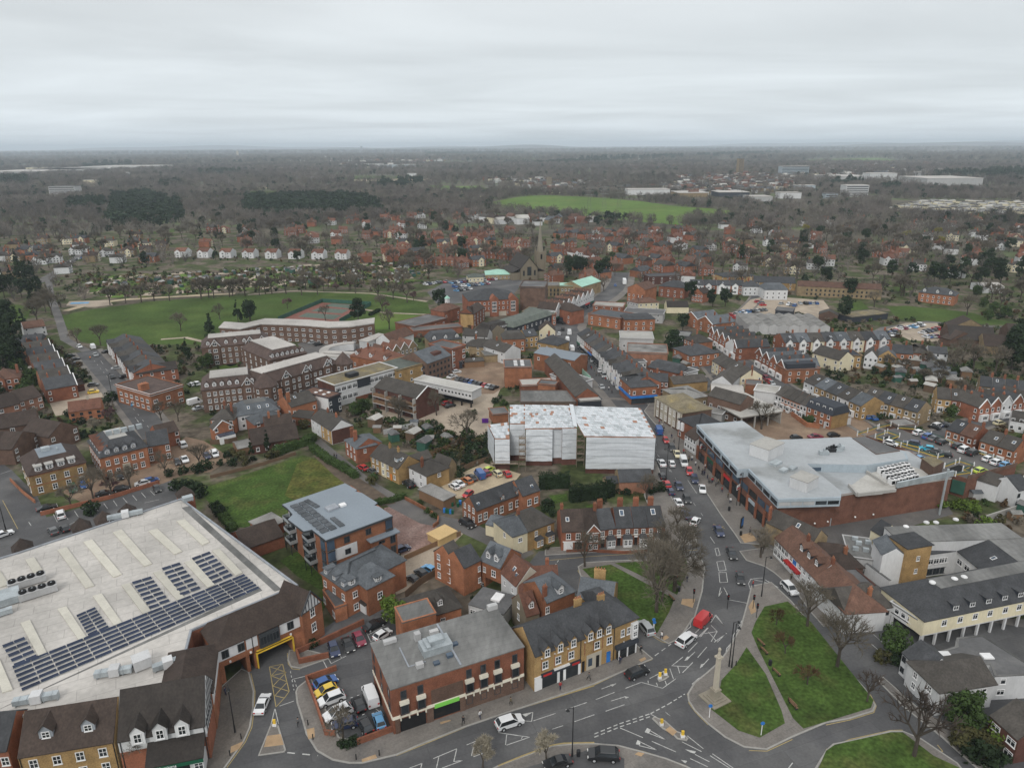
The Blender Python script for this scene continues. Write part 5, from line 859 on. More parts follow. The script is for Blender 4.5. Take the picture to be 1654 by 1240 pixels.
for x,y in((.2,.3),(.4,.6),(.6,.3),(.8,.7),(.3,.8)):b=MB();b.box(pr4.W*x,pr4.D*y,3.2,pr4.W*x+1.2,pr4.D*y+.8,4);pr4.part('roof_vent',b,'metal_galv')
pr5=Bld('pub_outbuilding','brown tiled low range next to the pub chimneys','building','f 390 380, 660 410',3.4,'brick_brown',D=5,roof='gx',rh=1.6,rm='tile_brown')
wl=wall_run('boundary_wall','white rendered wall with black cap leading to the hotel','f 815 560, 1000 700',2.8,.4,'render_white',cap='roof_felt')
# ---- courtyard hotel
HT=5.9
h1=Bld('courtyard_hotel','cream hotel wing on stilts with dark mansard roof and white dormers','hotel','f 1310 945, 2480 702',HT,'render_cream',D=10.5,z0=2.6,roof=(6.5,.2,3.6,3.6),rh=3.2,rm='slate');hw=h1.W;us=[hw*t for t in(.22,.335,.45,.565,.68,.795,.91)];h1.win('F',[hw*t for t in(.14,.25,.355,.46,.57,.67,.78,.89)],4.,1.2,1.3,'cas');h1.dorm('F',us,.14,1.4,1.2,'f',wall='cladding_dark',rm='slate',ww=1.2,wh=1.,st='cas')
for t in np.linspace(.0,.985,11):h1.panel('stilt','F',hw*t,hw*t+.35,0,2.59,'render_white',0,.4)
h1.panel('shade_wall','F',0,hw,0,2.59,'brick_dark',-8.5,8.7);b=MB();b.box(6.6,3.7,HT+3.2,hw,6.8,HT+3.3);h1.part('flat_roof',b,'roof_grey');h1.band('floor_edge',2.6,2.8,'render_white','F',.03)  # dark brick wall added as the shade beneath the stilts
h2=Bld('courtyard_hotel','white hotel gallery wing with black-edged flat roof over the driveway','hotel','f 1035 790, 1305 965',5.,'render_white',D=5.5,z0=2.4,roof='flat',rh=.1,rm='roof_felt',ov=.3);h2.panel('black_band','F',.2,h2.W*.85,3.0,3.15,'metal_dark',.04);h2.win('F',[h2.W*t for t in(.2,.4,.6,.8)],3.4,1.,1.1,'cas');[h2.panel('stilt','F',h2.W*t,h2.W*t+.4,0,2.39,'render_white',0,.4)for t in(.05,.98)]
h2b=Bld('courtyard_hotel','hipped dark slate corner of the hotel between gallery and yard','hotel','f 1175 740, 1410 920',5.6,'render_cream',D=8,z0=2.6,roof='hx',rh=2.8,rm='slate')
h3=Bld('courtyard_hotel','hotel back range with broad grey flat roof, domed rooflights and white end','hotel','f 975 165, 1110 290, 1900 100',8.2,'render_white',roof='flat',rh=.0,rm='roof_grey',ov=.1);h3.win('F',[h3.W*.3,h3.W*.5,h3.W*.7],[6,4.6],1.3,1.2,'cas')
h4=Bld('courtyard_hotel','dark tiled courtyard slope of the hotel with dormers over white gallery','hotel','f 1350 385, 1580 355',5.6,'render_white',D=6,roof=(.1,.1,5.9,.01),rh=2.6,rm='slate');h4.win('F',5,3.,1.6,1.3,'ribbon',m=.1);h4.win('F',4,.3,1.6,1.6,'dark');h4.dorm('F',2,.3,1.4,1.2,'f',wall='cladding_dark')
h5=Bld('courtyard_hotel','right-hand courtyard range of hotel under a wide dark slope','hotel','f 1580 355, 1990 690',5.6,'render_white',D=16,roof=(.1,.1,6,.1),rh=2.6,rm='slate');h5.win('F',6,3.,1.6,1.3,'ribbon',m=.1);h5.sky('F',[(h5.W*.4,.5)]);b=MB();b.box(.2,6.2,8.2,h5.W,16,8.3);h5.part('flat_roof',b,'roof_grey')
for k,s in enumerate(('f 1155 155','f 1325 120','f 1405 120','f 1570 95','f 1560 590','f 1640 575','f 1375 620')):
 z=8.45 if k<4 else HT+3.3;p=W(s,z)[0];par=h3 if k<4 else h1;q=(Matrix.Translation(par.o.location)@Matrix.Rotation(par.o.rotation_euler.z,4,'Z')).inverted()@p;b=MB();b.cyl((q.x,q.y,z-.12),(q.x,q.y,z+.1),.6,n=10);b.ell((q.x,q.y,z+.1),(.52,.52,.25));par.part('dome_rooflight',b,'paint_white')
tw=Bld('stair_tower','yellow brick stair tower with mono-pitch top between the hotel ranges','tower','f 1170 345, 1375 310',9.2,'brick_yellow',D=5,roof='flat',rh=.0,rm='slate',ov=.25);tw.win('F',[tw.W*.5],[6.,3.],.8,1.1)
tw2=Bld('lift_tower','white rendered block with sloping grey roof left of the brick stair tower','tower','f 960 395, 1165 410',7.,'render_white',D=6,roof='gy',rh=1.8,rm='slate_blue')
cr_=Bld('cream_annexe','narrow cream gabled annexe with dark roof by the service road','building','f 862 180, 955 235',5.4,'render_cream',D=5,roof='gx',rh=2.2,rm='slate');cr_.panel('blue_wall','L',0,5,0,5,'cladding_blue',.03)
# ---- white house group in front
v1=Bld('white_house','white rendered house with mossy hipped slate roof facing the green','house','e 950 612, 1412 540',4.6,'render_white',D=7.2,roof=(3.4,.01,3.6,3.6),rh=2.6,rm='slate_brown');v1.win('F',[v1.W*.36],3.,.7,1.1,'dark');v1.win('F',[v1.W*.7,v1.W*.82],3.4,.9,.7,'cas');v1.win('F',[v1.W*.06],.9,.6,1.1,'cas');v1.win('F',[v1.W*.8],.9,1.8,1.2,'cas');v1.win('L',[2,5.2],[3.,.9],.9,1.2)
v2=Bld('white_house','white end wing with lean slate roof between the house and gallery','house','e 640 275, 815 445',4.4,'render_white',D=6,roof='gx',rh=2.4,rm='slate');v2.win('F',3,[2.9,.7],.9,1.1,'dark')
v4,v4q,v4c=free_bld('white_house','white extension with wide grey felt flat roof and two white rooflights','house','e 880 290, 1085 225, 1090 155, 1300 130, 1800 440, 1780 462, 1410 480, 1370 380, 1020 395',4.7,'render_white','roof_felt',par=.12,pm='roof_grey')
for s in('e 995 285','e 1345 300'):
 q=W(s,5.)[0]-v4c;b=MB();b.box(q.x-.9,q.y-.7,4.72,q.x+.9,q.y+.7,5.0);b.build('roof_light','paint_white',v4)
for s,w_,z in(('e 1460 500',1.,3.2),('e 1450 600',1.4,1.0)):
 A,B=W('e 1410 480, 1780 462',4.7);d=(B-A).xy.normalized();q=A.xy+d*1.6-v4c.xy;o=put('window',window_single(w_,1.1,'cas'),v4,(q.x,q.y,z),math.atan2(d.y,d.x))
bq=Bld('brick_bungalow','dark brick house with ribbed grey tiled roof at bottom right corner','house','e 1375 800, 1610 1010',4.4,'brick_dark',D=8,roof='gx',rh=2.6,rm='slate_brown');bq.win('F',[bq.W*.25,bq.W*.8],[2.6],1.5,1.2,'cas');bq.win('F',[bq.W*.8],[.4],1.5,1.2,'cas')
q1=Bld('white_house','small white house with blue windows beside the brick car park wall','house','s4 1440 750, 1520 690',4.6,'render_white',D=8,roof='gy',rh=2.,rm='slate_brown');q1.win('F',[q1.W*.5],[2.8,.6],1.1,1.1,'dark');q1.win('R',2,[2.8,.6],1.,1.2,'dark')
q2=Bld('white_house','white terraced house cut by the right edge behind the car park','house','s4 1605 790, 1720 760',4.8,'render_white',D=7,roof='gx',rh=2.4,rm='slate');q2.win('F',2,[2.8,.6],1.,1.2,'dark')
# ================================================================== MIDDLE DISTANCE
ORD=['first','second','third','fourth','fifth','sixth','seventh','eighth','ninth','tenth','eleventh','twelfth','thirteenth','fourteenth','fifteenth','sixteenth','seventeenth','eighteenth','nineteenth','twentieth']
def hb(name,label,cat,pts,h,wall,roof,rh,rm,D=None,F=None,R=None,L=None,zs=(3.3,.9),st='cas',ch=(),sk=(),w=1.,wh=1.25,cm='brick_red',group=None,ov=.3,dm=None,z0=0.):
 q=Bld(name,label,cat,pts,h,wall,D=D,roof=roof,rh=rh,rm=rm,lod=2,group=group,ov=ov,z0=z0)
 for f,n in(('F',F),('R',R),('L',L)):
  if n:q.win(f,n,list(zs),w,wh,st)
 if ch:q.chim([(q.W*a,q.D*b_)for a,b_ in ch],m=cm)
 if sk:q.sky('F',[(q.W*a,b_)for a,b_ in sk])
 if dm:q.dorm('F',dm,.15,1.5,1.3,'g',rise=.8)
 return q
def row(ctx,pts,h,n,D,style,walls,roofs,wn='red brick',group=None,gab=False,chim=True,st='cas',name='terraced_house',bay=True,rh=2.8,F=2,sky=.3,seed=0,skip=(),side='left'):
 A,B=W(pts,h)[:2];r=random.Random(seed+int(A.x));out=[]
 for i in range(n):
  if i in skip:continue
  wl_,rm=walls[(i*7+seed)%len(walls)],roofs[(i*5+seed)%len(roofs)]
  lab=f'{WN.get(wl_, wn)} {"gabled house" if style == "gy" else "house"} with {RN.get(rm, "grey")} roof, {ORD[i]} from {side} {ctx}'
  if len(lab.replace('-',' ').split())>15:lab=f'{WN.get(wl_, wn)} house, {RN.get(rm, "grey")} roof, {ORD[i]} from {side} {ctx}'
  if len(lab.replace('-',' ').split())>15:lab=f'{WN.get(wl_, wn)} house, {ORD[i]} from {side} {ctx}'
  q=Bld(name,lab,'house',[A.lerp(B,i/n),A.lerp(B,(i+1)/n)-(B-A).normalized()*.03],h,wl_,D=D,roof=style,rh=rh*r.uniform(.95,1.05),rm=rm,lod=2,group=group or 'houses '+ctx)
  q.win('F',F,[h-1.9,.8],1.05,1.3,st,m=.24)
  if i in(0,n-1):q.win('L' if i==0 else 'R',2,[h-1.9,.8],.9,1.2,st)
  if gab:
   wd=q.W;x0,x1=wd*.12,wd*.58;b=MB();b.box(x0,-.9,0,x1,.1,h);b.hull([(x0,-.9,h),(x1,-.9,h),((x0+x1)/2,-.9,h+1.6)],[(x0,2.2,h),(x1,2.2,h),((x0+x1)/2,2.2,h+1.6)]);q.part('projecting_bay',b,'paint_white' if gab=='w' or r.random()<.5 else wl_)
   b=MB();xm=(x0+x1)/2
   for xe in(x0-.2,x1+.2):b.hull([(xe,-1.1,h-.15),(xm,-1.1,h+1.7),(xm,2.4,h+1.7),(xe,2.4,h-.15)],[(xe,-1.1,h),(xm,-1.1,h+1.85),(xm,2.4,h+1.85),(xe,2.4,h)])
   q.part('bay_roof',b,rm);put('window',window_single(1.5,1.4,'cas'),q.o,(xm,-.92,h-1.9));put('window',window_single(1.5,1.4,'cas'),q.o,(xm,-.92,.8))
  elif style=='gy':
   q.barge('F')
   if bay:q.panel('bay_window','F',q.W*.15,q.W*.85,.1,2.5,'paint_white',.8);put('window',window_single(2.,1.4,'cas'),q.o,(q.W/2,-.82,.8))
  elif bay:q.panel('bay_window','F',q.W*.12,q.W*.55,.1,2.4,'paint_white',.7);put('window',window_single(1.5,1.4,'cas'),q.o,(q.W*.335,-.72,.8))
  if name=='shop_house':q.panel('shopfront','F',.25,q.W-.25,.1,2.6,'glass',.12);q.panel('shop_fascia','F',.1,q.W-.1,2.6,3.3,['green_dark','cladding_dark','blue_paint','paint_white','red_paint','metal_dark','cladding_blue'][(i*3+seed)%7],.3)
  if chim:q.chim([(q.W-.2,D*.5)]if style!='gy' else[(q.W-.3,D*.35),(q.W-.3,D*.75)],z=None if style!='gy' else h+1.5,hh=1.2)
  if r.random()<sky and style!='gy':q.sky('F',[(q.W*r.uniform(.3,.7),r.uniform(.3,.6))])
  out.append(q)
 return out
WN=dict(brick_red='red brick',brick_orange='orange brick',brick_brown='brown brick',brick_yellow='yellow brick',brick_buff='buff brick',render_white='white',render_cream='cream',brick_pink='pink brick',brick_dark='dark brick',render_grey='grey')
RN=dict(slate='dark slate',slate_blue='blue slate',slate_brown='grey-brown slate',tile_brown='brown tiled',tile_dark='dark tiled',tile_red='red tiled',tile_rust='rust tiled',tile_purple='purplish tiled',slate_green='green-grey')
# ---- left-hand offices and housing
y1=hb('office_building','yellow brick office with purplish mansard roof and four flat dormers','office','s6 222 822, 672 712, 118 690',6.,'brick_yellow',(3.4,3.4,3.4,3.4),3.,'tile_purple');y1.lod=1;y1.win('F',[y1.W*t for t in(.15,.4,.64,.88)],[3.3,.7],1.2,1.6,'georgian');y1.win('L',3,[3.3,.7],1.1,1.5);y1.dorm('F',[y1.W*t for t in(.19,.38,.58,.77)],.12,1.7,1.4,'f',rm='concrete',ww=1.2,wh=1.1);y1.band('brick_band',2.7,2.9,'brick_orange','F',.03);y1.band('brick_band',5.6,5.9,'brick_orange','F',.03)
b=MB();b.box(3.5,3.5,9.,y1.W-3.5,y1.D-3.5,9.06,0);b.box(y1.W*.35,y1.D*.5,9.06,y1.W*.5,y1.D*.62,10.,1);b.box(y1.W*.6,y1.D*.4,9.06,y1.W*.62,y1.D*.45,9.8,1);y1.part('flat_roof',b,['roof_bluegrey','metal_galv'])
y2=hb('office_building','brick office with steep slate mansard, gabled dormers and rooftop plant','office','s6 785 680, 1155 590, 655 555',6.4,'brick_orange',(3.6,3.6,3.6,3.6),3.4,'slate');y2.lod=1;y2.win('F',[y2.W*t for t in(.14,.32,.5,.68,.85)],[3.6,.7],1.1,1.6,'georgian');y2.win('L',6,[3.6,.7],1.,1.6);y2.dorm('F',[y2.W*t for t in(.17,.36,.54,.72)],.1,1.4,1.2,'g',wall='lead',rise=.8);y2.dorm('L',5,.1,1.4,1.2,'g',wall='lead',rm='tile_red',rise=.8);y2.panel('door_portico','F',y2.W*.42,y2.W*.58,.05,3.1,'stone_pale',.5);y2.panel('door','F',y2.W*.46,y2.W*.54,.05,2.4,'void',.55)
b=MB();b.box(3.8,3.8,9.8,y2.W-3.8,y2.D-3.8,9.9,0)
for i in range(5):b.box(y2.W*.3+i*2,y2.D*.42,9.9,y2.W*.3+i*2+1.5,y2.D*.42+1,11.2,1)
y2.part('flat_roof',b,['roof_pale','metal_galv'])
y3=hb('office_building','lower slate-roofed wing of the brick office with red ridge','office','s6 1155 592, 1332 562',5.4,'brick_orange','gx',3.,'slate',D=10,F=2,w=1.1,wh=1.6,st='georgian')
for k,(p,D,rf,l)in enumerate((('s6 98 612, 300 492',8,'gy','brown brick flats with brown gable facing the yellow office'),('s6 385 520, 612 430',12,'gy','brown brick gabled flats with round porch window beside blossom tree'),('s6 -160 640, 98 580',9,'gx','long brown-roofed brick flats at the left edge beside yellow office'),('s6 -120 470, 300 400',9,'gx','rear brown-roofed range behind the brown brick gables'),('s6 150 240, 330 190',9,'gx','pink brick house end with dark brown roof by the car yard'),('s6 -150 330, 160 250',10,'gx','dark brown-roofed house with white conservatory edge at far left'))):
 q=hb('housing_block',l,'apartment block',p,4.9,'brick_brown' if k<4 else 'brick_pink',rf,3.4,'tile_brown',D=D,F=3 if rf=='gx' else 2,R=2,w=1.2)
hb('cottage','low house with bright orange tiled roof beside the pink blossom tree','house','s6 535 322, 800 285',3.8,'brick_orange','gx',2.8,'tile_red',D=7,F=4,st='dark',ch=((.6,.5),),zs=(2.2,.6),wh=1.,cm='stone_pale')
hb('garage','brick double garage with tiled hipped roof and red door','garage','s6 590 112, 660 98',2.6,'brick_red','hx',1.8,'tile_brown',D=6).panel('door','F',.4,3.,.05,2.2,'brick_dark',.06)
hb('house','small brick house with brown roof between offices and bare tree','house','s6 1235 505, 1405 462',4.6,'brick_red','gx',2.4,'tile_brown',D=7,F=2,st='cas')
of=hb('office_building','brick office with flat brown roof edged in white beside the street','office','m1 958 862, 1162 800, 872 760',6.4,'brick_orange','flat',.35,'tile_purple',L=6,F=3,st='ribbon',w=1.6);of.band('white_edge',6.2,7.,'paint_white','FL',.25);of.chim([(of.W*.18,of.D*.35)],w=3,d=2,hh=2.5,z=6.5,m='brick_orange')
hb('terrace_end','low brick terrace with long brown roof behind the flat brown office','house','m1 862 728, 1130 690',4.6,'brick_red','gx',2.4,'tile_dark',D=8,F=4)
row('along the left side of the park street','m1 488 792, 300 520',5.,6,10,'gy',['brick_red','brick_orange','brick_red'],['slate','slate_brown'],bay=False,rh=2.8,side='the near end')
row('along the right side of the park street','m1 690 520, 850 720',5.2,7,13,'gx',['brick_red','brick_orange'],['slate','slate_brown'],gab=True,sky=.2,side='the park end')
hb('lodge','white gabled lodge with reddish roof under the big bare trees','house','m1 150 440, 290 420',4.4,'render_white','gx',3,'tile_rust',D=7,F=2)
# houses below the mansion block
q=hb('house','brick villa with slate hips and white-edged front gable','house','s5 0 430, 205 430',4.8,'brick_orange','hx',3.2,'slate_brown',D=10,F=3,ch=((.4,.5),(.8,.3)))
q=hb('house','projecting brick gable with conservatory in front of slate villa','house','s5 30 520, 195 480',4.2,'brick_orange','gy',2.4,'slate_brown',D=4,F=2);q.barge('F');b=MB();b.box(q.W*.1,-3,0,q.W*.95,0,2.4,0);b.box(q.W*.1,-3,2.4,q.W*.95,0,2.6,1);q.part('conservatory',b,['frame_white','glass_blue'])
q=hb('house','white rendered house with slate mansard, skylights and flat lead top','house','s5 240 400, 610 335',5.,'render_white',(3,3,3,3),2.6,'slate_blue',D=11,F=4,L=2,sk=((.3,.5),(.55,.4),(.75,.4)));b=MB();b.box(3.3,3.3,7.6,q.W-3.3,7.7,7.68);q.part('flat_roof',b,'roof_grey')
hb('house','brick house with wide blue slate roof in front of white mansard house','house','s5 395 475, 660 410',4.,'brick_red','hx',2.4,'slate_blue',D=8,F=3)
hb('house','brown-tiled brick house with two tall orange chimneys','house','s5 480 495, 735 460',4.2,'brick_red','gx',2.4,'tile_brown',D=7,ch=((.2,.4),(.55,.4)),cm='brick_orange')
hb('village_hall','long low hall with huge dark brown roof above the hedge','hall','s5 365 660, 790 590',3.,'brick_dark','gx',3.6,'tile_brown',D=10,F=5,zs=(.9,))
hb('shed','pale grey sheet-roofed shed attached to the brown hall','shed','s5 235 690, 375 660',2.6,'timber','gx',1.,'roof_asbestos',D=6)
q=hb('house','tall orange brick house with grey roof and chimney stacks','house','s5 715 320, 945 255',6.,'brick_orange','gx',2.8,'slate_brown',D=9,L=2,F=2,sk=((.15,.6),(.35,.6)));q.chim([(.5,2),(.5,7)],w=1.2,hh=1.6,m='brick_orange')
hb('house','single-storey brick annexe with glazed lean-to beside tall orange house','house','s5 720 400, 890 420',3.,'brick_orange','gx',1.6,'slate_brown',D=6,F=2,zs=(.8,))
# ---- mansion flats
def mansion(label,pts,D,us,gabs,Ln=0,Rn=0,h=8.2):
 q=Bld('mansion_block',label,'apartment block',pts,h,'brick_brown',D=D,roof=(3.2,3.2,3.2,3.2),rh=3.2,rm='tile_purple',lod=2);q.win('F',us,[5.9,3.4,.9],1.1,1.4)
 if Ln:q.win('L',Ln,[5.9,3.4,.9],1.,1.4)
 if Rn:q.win('R',Rn,[5.9,3.4,.9],1.,1.4)
 b=MB();b.box(2.9,2.9,h+3.2,q.W-2.9,q.D-2.9,h+3.45);q.part('flat_roof',b,'roof_white')
 for t in gabs:
  x=q.W*t;b=MB();b.box(x-1.7,-.6,0,x+1.7,.1,h+.5);b.hull([(x-1.7,-.6,h+.5),(x+1.7,-.6,h+.5),(x,-.6,h+3.)],[(x-1.7,3,h+.5),(x+1.7,3,h+.5),(x,3,h+3.)]);q.part('gabled_bay',b,'brick_brown')
  b=MB();[b.hull([(xe,-.8,h+.3),(x,-.8,h+3.1),(x,3.2,h+3.1),(xe,3.2,h+.3)],[(xe,-.8,h+.5),(x,-.8,h+3.3),(x,3.2,h+3.3),(xe,3.2,h+.5)])for xe in(x-2.1,x+2.1)];q.part('bay_roof',b,'tile_purple')
  b=MB();[b.hull([(xe,-.86,h+.2),(x,-.86,h+3.),(x,-.86,h+3.35),(xe,-.86,h+.55)],[(xe,-.8,h+.2),(x,-.8,h+3.),(x,-.8,h+3.35),(xe,-.8,h+.55)])for xe in(x-2.1,x+2.1)];q.part('bargeboard',b,'paint_white')
  for z in(h+.6,h-2.2,h-4.9,.8):put('window',window_single(1.6,1.4,'cas'),q.o,(x,-.62,z))
 q.dorm('F',[q.W*t for t in np.linspace(.1,.9,7)if all(abs(t-g)>.07 for g in gabs)],.2,1.3,1.2,'g',wall='frame_white',rise=.7)
 return q
mansion('mansion flats, rear wing facing the lawn under white flat roof and gables','m2 20 560, 450 520',13,9,(.2,.72,.9));mansion('mansion flats, wing with white flat roof turning towards the courtyard','m2 455 640, 690 590',26,4,(),5)
mansion('mansion flats, long front wing with three white-edged gables','m2 395 800, 895 655',13,12,(.3,.55,.83),3);mansion('mansion flats, left block with hipped brown roofs and small white tops','m2 20 830, 380 790',15,8,(.82,),4)
for s,r,l in(('m2 425 790',4.2,'octagonal brown-roofed corner turret on the long mansion wing'),('m2 925 650',3.6,'small octagonal turret at far end of the long mansion wing')):
 p=W(s,8.2)[0];b=MB();pts=[(r*math.cos(k*math.pi/4),r*math.sin(k*math.pi/4))for k in range(8)];o=thing('corner_turret',l,'turret',(p.x,p.y,0));b.prism(pts,0,8.2);b.build('wall','brick_brown',o);c=MB();c.hull([(x*1.1,y*1.1,8.2)for x,y in pts],[(x*.02,y*.02,12.6)for x,y in pts]);c.build('roof','tile_purple',o)
 for k in(4,5,6,7):
  a=(k+.5)*math.pi/4
  for z in(6,3.4,.9):put('window',window_single(1.,1.4,'cas'),o,(r*.925*math.cos(a),r*.925*math.sin(a),z),a+math.pi/2)
# long wavy brown block behind
pts=W('m2 135 432, 270 442, 400 410, 550 414, 690 420, 830 432, 960 428, 1115 406',8.);base=pts[0].xy.to_3d()
o=thing('curved_flats','long wavy brown brick block of flats with thin white roof by the tennis courts','apartment block',base);b=MB();rf=MB()
Lf,Rt=ribbon_pts(pts,.01);back=[p+Vector((-.15,1)).normalized()*11 for p in Lf]
for i in range(len(pts)-1):
 q=[Rt[i],Rt[i+1],back[i+1],back[i]];q=[(p.x-base.x,p.y-base.y)for p in q];b.prism(q,0,8);c=Vector((sum(x for x,y in q)/4,sum(y for x,y in q)/4));rf.prism([tuple(c+(Vector(p)-c)*(1.06))for p in q],8.02+.004*i,8.45+.004*i)
 A_,B2=Vector(q[0]),Vector(q[1]);d=(B2-A_);n=max(1,int(d.length/3.4));r=math.atan2(d.y,d.x)
 for k in range(n):
  p=A_+d*((k+.5)/n)
  for z in(5.6,3.,.5):put('window',window_single(1.7,1.1,'cas'),o,(p.x,p.y,z),r)
b.build('wall','brick_brown',o);rf.build('roof','roof_white',o)
pr=hb('covered_walkway','curved pale covered ramp beside the orange villas','walkway','m2 800 590, 1000 600',3.4,'render_white','flat',0,'roof_white',D=3,F=7,zs=(1.,),st='ribbon',w=1.6)
o=thing('ramp_gallery','ring-shaped pale roofed gallery in front of the curved flats','walkway',W('m2 960 565',3.2)[0]);b=MB();c=MB()
for k in range(14):
 a0,a1=math.pi*(.5+k/14),math.pi*(.5+(k+1)/14);R0,R1=13,9;q=[(R0*math.cos(a0),R0*math.sin(a0)),(R0*math.cos(a1),R0*math.sin(a1)),(R1*math.cos(a1),R1*math.sin(a1)),(R1*math.cos(a0),R1*math.sin(a0))];b.prism(q,0,2.9);c.prism(q,2.92+k*.002,3.2+k*.002)
b.v=[(x,y,z-3.2)for x,y,z in b.v];c.v=[(x,y,z-3.2)for x,y,z in c.v];b.build('wall','render_white',o);c.build('roof','roof_white',o)
hb('covered_walkway','straight pale-roofed glazed link rising from the ring gallery','walkway','m2 1080 520, 1200 475',4.,'render_white','flat',0,'roof_white',D=5,F=6,st='ribbon',zs=(1.4,))
# orange villas
q=hb('house','orange brick villa with red tiled roofs and dormers beside the ring gallery','house','m2 965 608, 1215 655',7.,'brick_orange','hx',3.6,'tile_red',D=11,L=2,F=4,ch=((.3,.4),(.7,.4)),dm=3);
row('beside the ring gallery','m2 1180 600, 1390 545',5.4,4,9,'gy',['stone_brown','brick_buff'],['tile_rust','tile_red'],wn='stone coloured',bay=False,chim=False)
hb('house','long rust-red roofed house with white gable by the bowling green','house','m2 1225 520, 1370 470',4.,'render_white','gx',3,'tile_rust',D=9,R=2)
# offices between mansion flats and car park
q=hb('office_building','white two-storey office with mossy flat roof and ribbon windows','office','m2 868 800, 1265 690',8.,'render_white','flat',.3,'roof_moss',D=11,ov=.3);q.win('F',[q.W*t for t in np.linspace(.05,.3,4)],[5.4,2.],2.,1.6,'ribbon');q.win('F',[q.W*t for t in np.linspace(.57,.95,6)],[5.4,2.],2.,1.6,'ribbon');q.panel('black_panel','F',q.W*.34,q.W*.55,4.8,8.2,'cladding_dark',.1);q.panel('brick_base','F',q.W*.3,q.W,.05,1.6,'brick_red',.05);b=MB();b.box(q.W*.3,3,8.2,q.W*.45,6,9.6);q.part('plant_room',b,'metal_dark');q.panel('red_parapet','L',0,11,5,8.2,'brick_dark',.06)
q=hb('office_building','dark mansard building with white side wall and domed rooflights','office','m2 830 880, 905 850',6.6,'cladding_dark','flat',.2,'tile_rust',D=13,F=2,zs=(4.,1.2));q.panel('white_wall','L',.1,12.8,.1,6.6,'paint_white',.06)
for x,y in((.3,.3),(.7,.3),(.3,.6),(.7,.6)):b=MB();b.box(q.W*x-.5,q.D*y-.5,6.8,q.W*x+.5,q.D*y+.5,7.1);q.part('roof_light',b,'paint_white')
q=hb('apartment_block','dark timber-balconied flats with grey roof and red brick gable end','apartment block','m2 1118 808, 1388 880',7.6,'brick_dark','gx',2.8,'slate_brown',D=11,F=5,zs=(5.2,2.8,.5),st='dark');[q.panel('balcony','F',.2,q.W-.2,z,z+.9,'timber',1.3)for z in(2.4,4.9)];[q.panel('balcony_edge','F',.2,q.W-.2,z,z+.15,'paint_white',1.36)for z in(2.3,4.8)];[q.panel('post','F',q.W*t,q.W*t+.2,0,7.6,'concrete',1.4)for t in(.02,.32,.65,.97)];q.barge('R')
q=hb('office_building','yellow brick block with flat green-grey roof and white window stacks','office','m3 0 705, 185 655',7.6,'brick_yellow','flat',.1,'slate_green',D=13,F=3,zs=(5.,2.));
q=hb('office_building','brown brick office with slate roof cut by a roof terrace','office','m3 195 660, 350 605',8.,'brick_brown','gx',3.6,'slate_blue',D=14,F=6,zs=(5.8,3.4,1.),st='dark',L=2,wh=1.2);b=MB();b.box(q.W*.45,2,8.9,q.W*.75,5,10.4);q.part('roof_terrace',b,'brick_dark')
q=hb('office_building','red brick tower-like office wing with white banded windows','office','m3 352 572, 438 545',9.,'brick_red','flat',.5,'roof_felt',D=13,F=2,zs=(6.6,4.2,1.6),st='ribbon',w=1.6);q.panel('white_strip','F',.2,.6,1,8.6,'paint_white',.1)
q=hb('prefab_office','long white prefab office raised on dark posts above parked cars','office','m3 112 762, 480 838',6.2,'render_white','flat',.05,'roof_pale',D=6,z0=3.1);q.win('F',17,[4.1],1.1,1.1,'cas',m=.03);[q.panel('post','F',q.W*t,q.W*t+.3,0,3.09,'metal_dark',-.4,1.)for t in np.linspace(.02,.96,7)];q.panel('shade_wall','F',0,q.W*.9,0,3.05,'cladding_dark',-4,4.3)  # dark wall between the posts added as shade under the raised office
q=hb('office_building','brick block with dark mansard and white gabled dormers by brown office','office','m3 215 520, 415 500',6.6,'brick_buff',(2,2,2.2,2.2),3,'slate',D=10,F=4,zs=(4.2,1.2),dm=3)
# library, hall, theatre
q=hb('office_building','large three-storey red brick office with broad slate hipped roofs','office','m3 462 262, 778 245',9.,'brick_red','hx',4.4,'slate',D=22,zs=(6.6,3.9,1.2),F=9,R=6);
for t in(.5,.88):x=q.W*t;b=MB();b.box(x-2.4,-.9,0,x+2.4,.1,9.6);b.hull([(x-2.4,-.9,9.6),(x+2.4,-.9,9.6),(x,-.9,11.8)],[(x-2.4,4,9.6),(x+2.4,4,9.6),(x,4,11.8)]);q.part('gabled_bay',b,'brick_red');q.win('F',[x],[6.6,4.6,2.6],2.6,1.6,'cas',out=.92)
q.panel('stone_base','F',q.W*.3,q.W*.75,.05,2.6,'stone_pale',.1)
hb('theatre','tall windowless brown brick theatre block with grey flat roof','theatre','m3 785 175, 945 178',13,'brick_brown','flat',.5,'roof_felt',D=20)
hb('civic_hall','brick civic hall with flat pale green copper roof','hall','m3 1040 165, 1180 165',7.,'brick_buff','flat',.2,'copper_green',D=10,F=6,zs=(4,));hb('civic_hall','civic hall end with pitched pale green copper roof','hall','m3 1178 172, 1302 135',7.,'brick_buff','gx',2.8,'copper_green',D=14)
hb('civic_hall','brick link with glazed bays left of the green copper roof','hall','m3 950 165, 1040 165',6.6,'brick_buff','flat',.2,'roof_grey',D=12,F=4,zs=(3.,.5),st='dark',wh=1.9)
o=hb('day_centre','low building with pale green tent-like roof by the big car park','hall','m3 568 95, 735 92',3.4,'brick_buff','hx',2.6,'copper_green',D=16,F=6,zs=(.9,));hb('day_centre','cream pavilion with green-grey hipped roof left of the tent-like roof','hall','m3 460 112, 555 108',3.2,'render_cream','hx',2.,'slate_green',D=10,F=4,zs=(.9,))
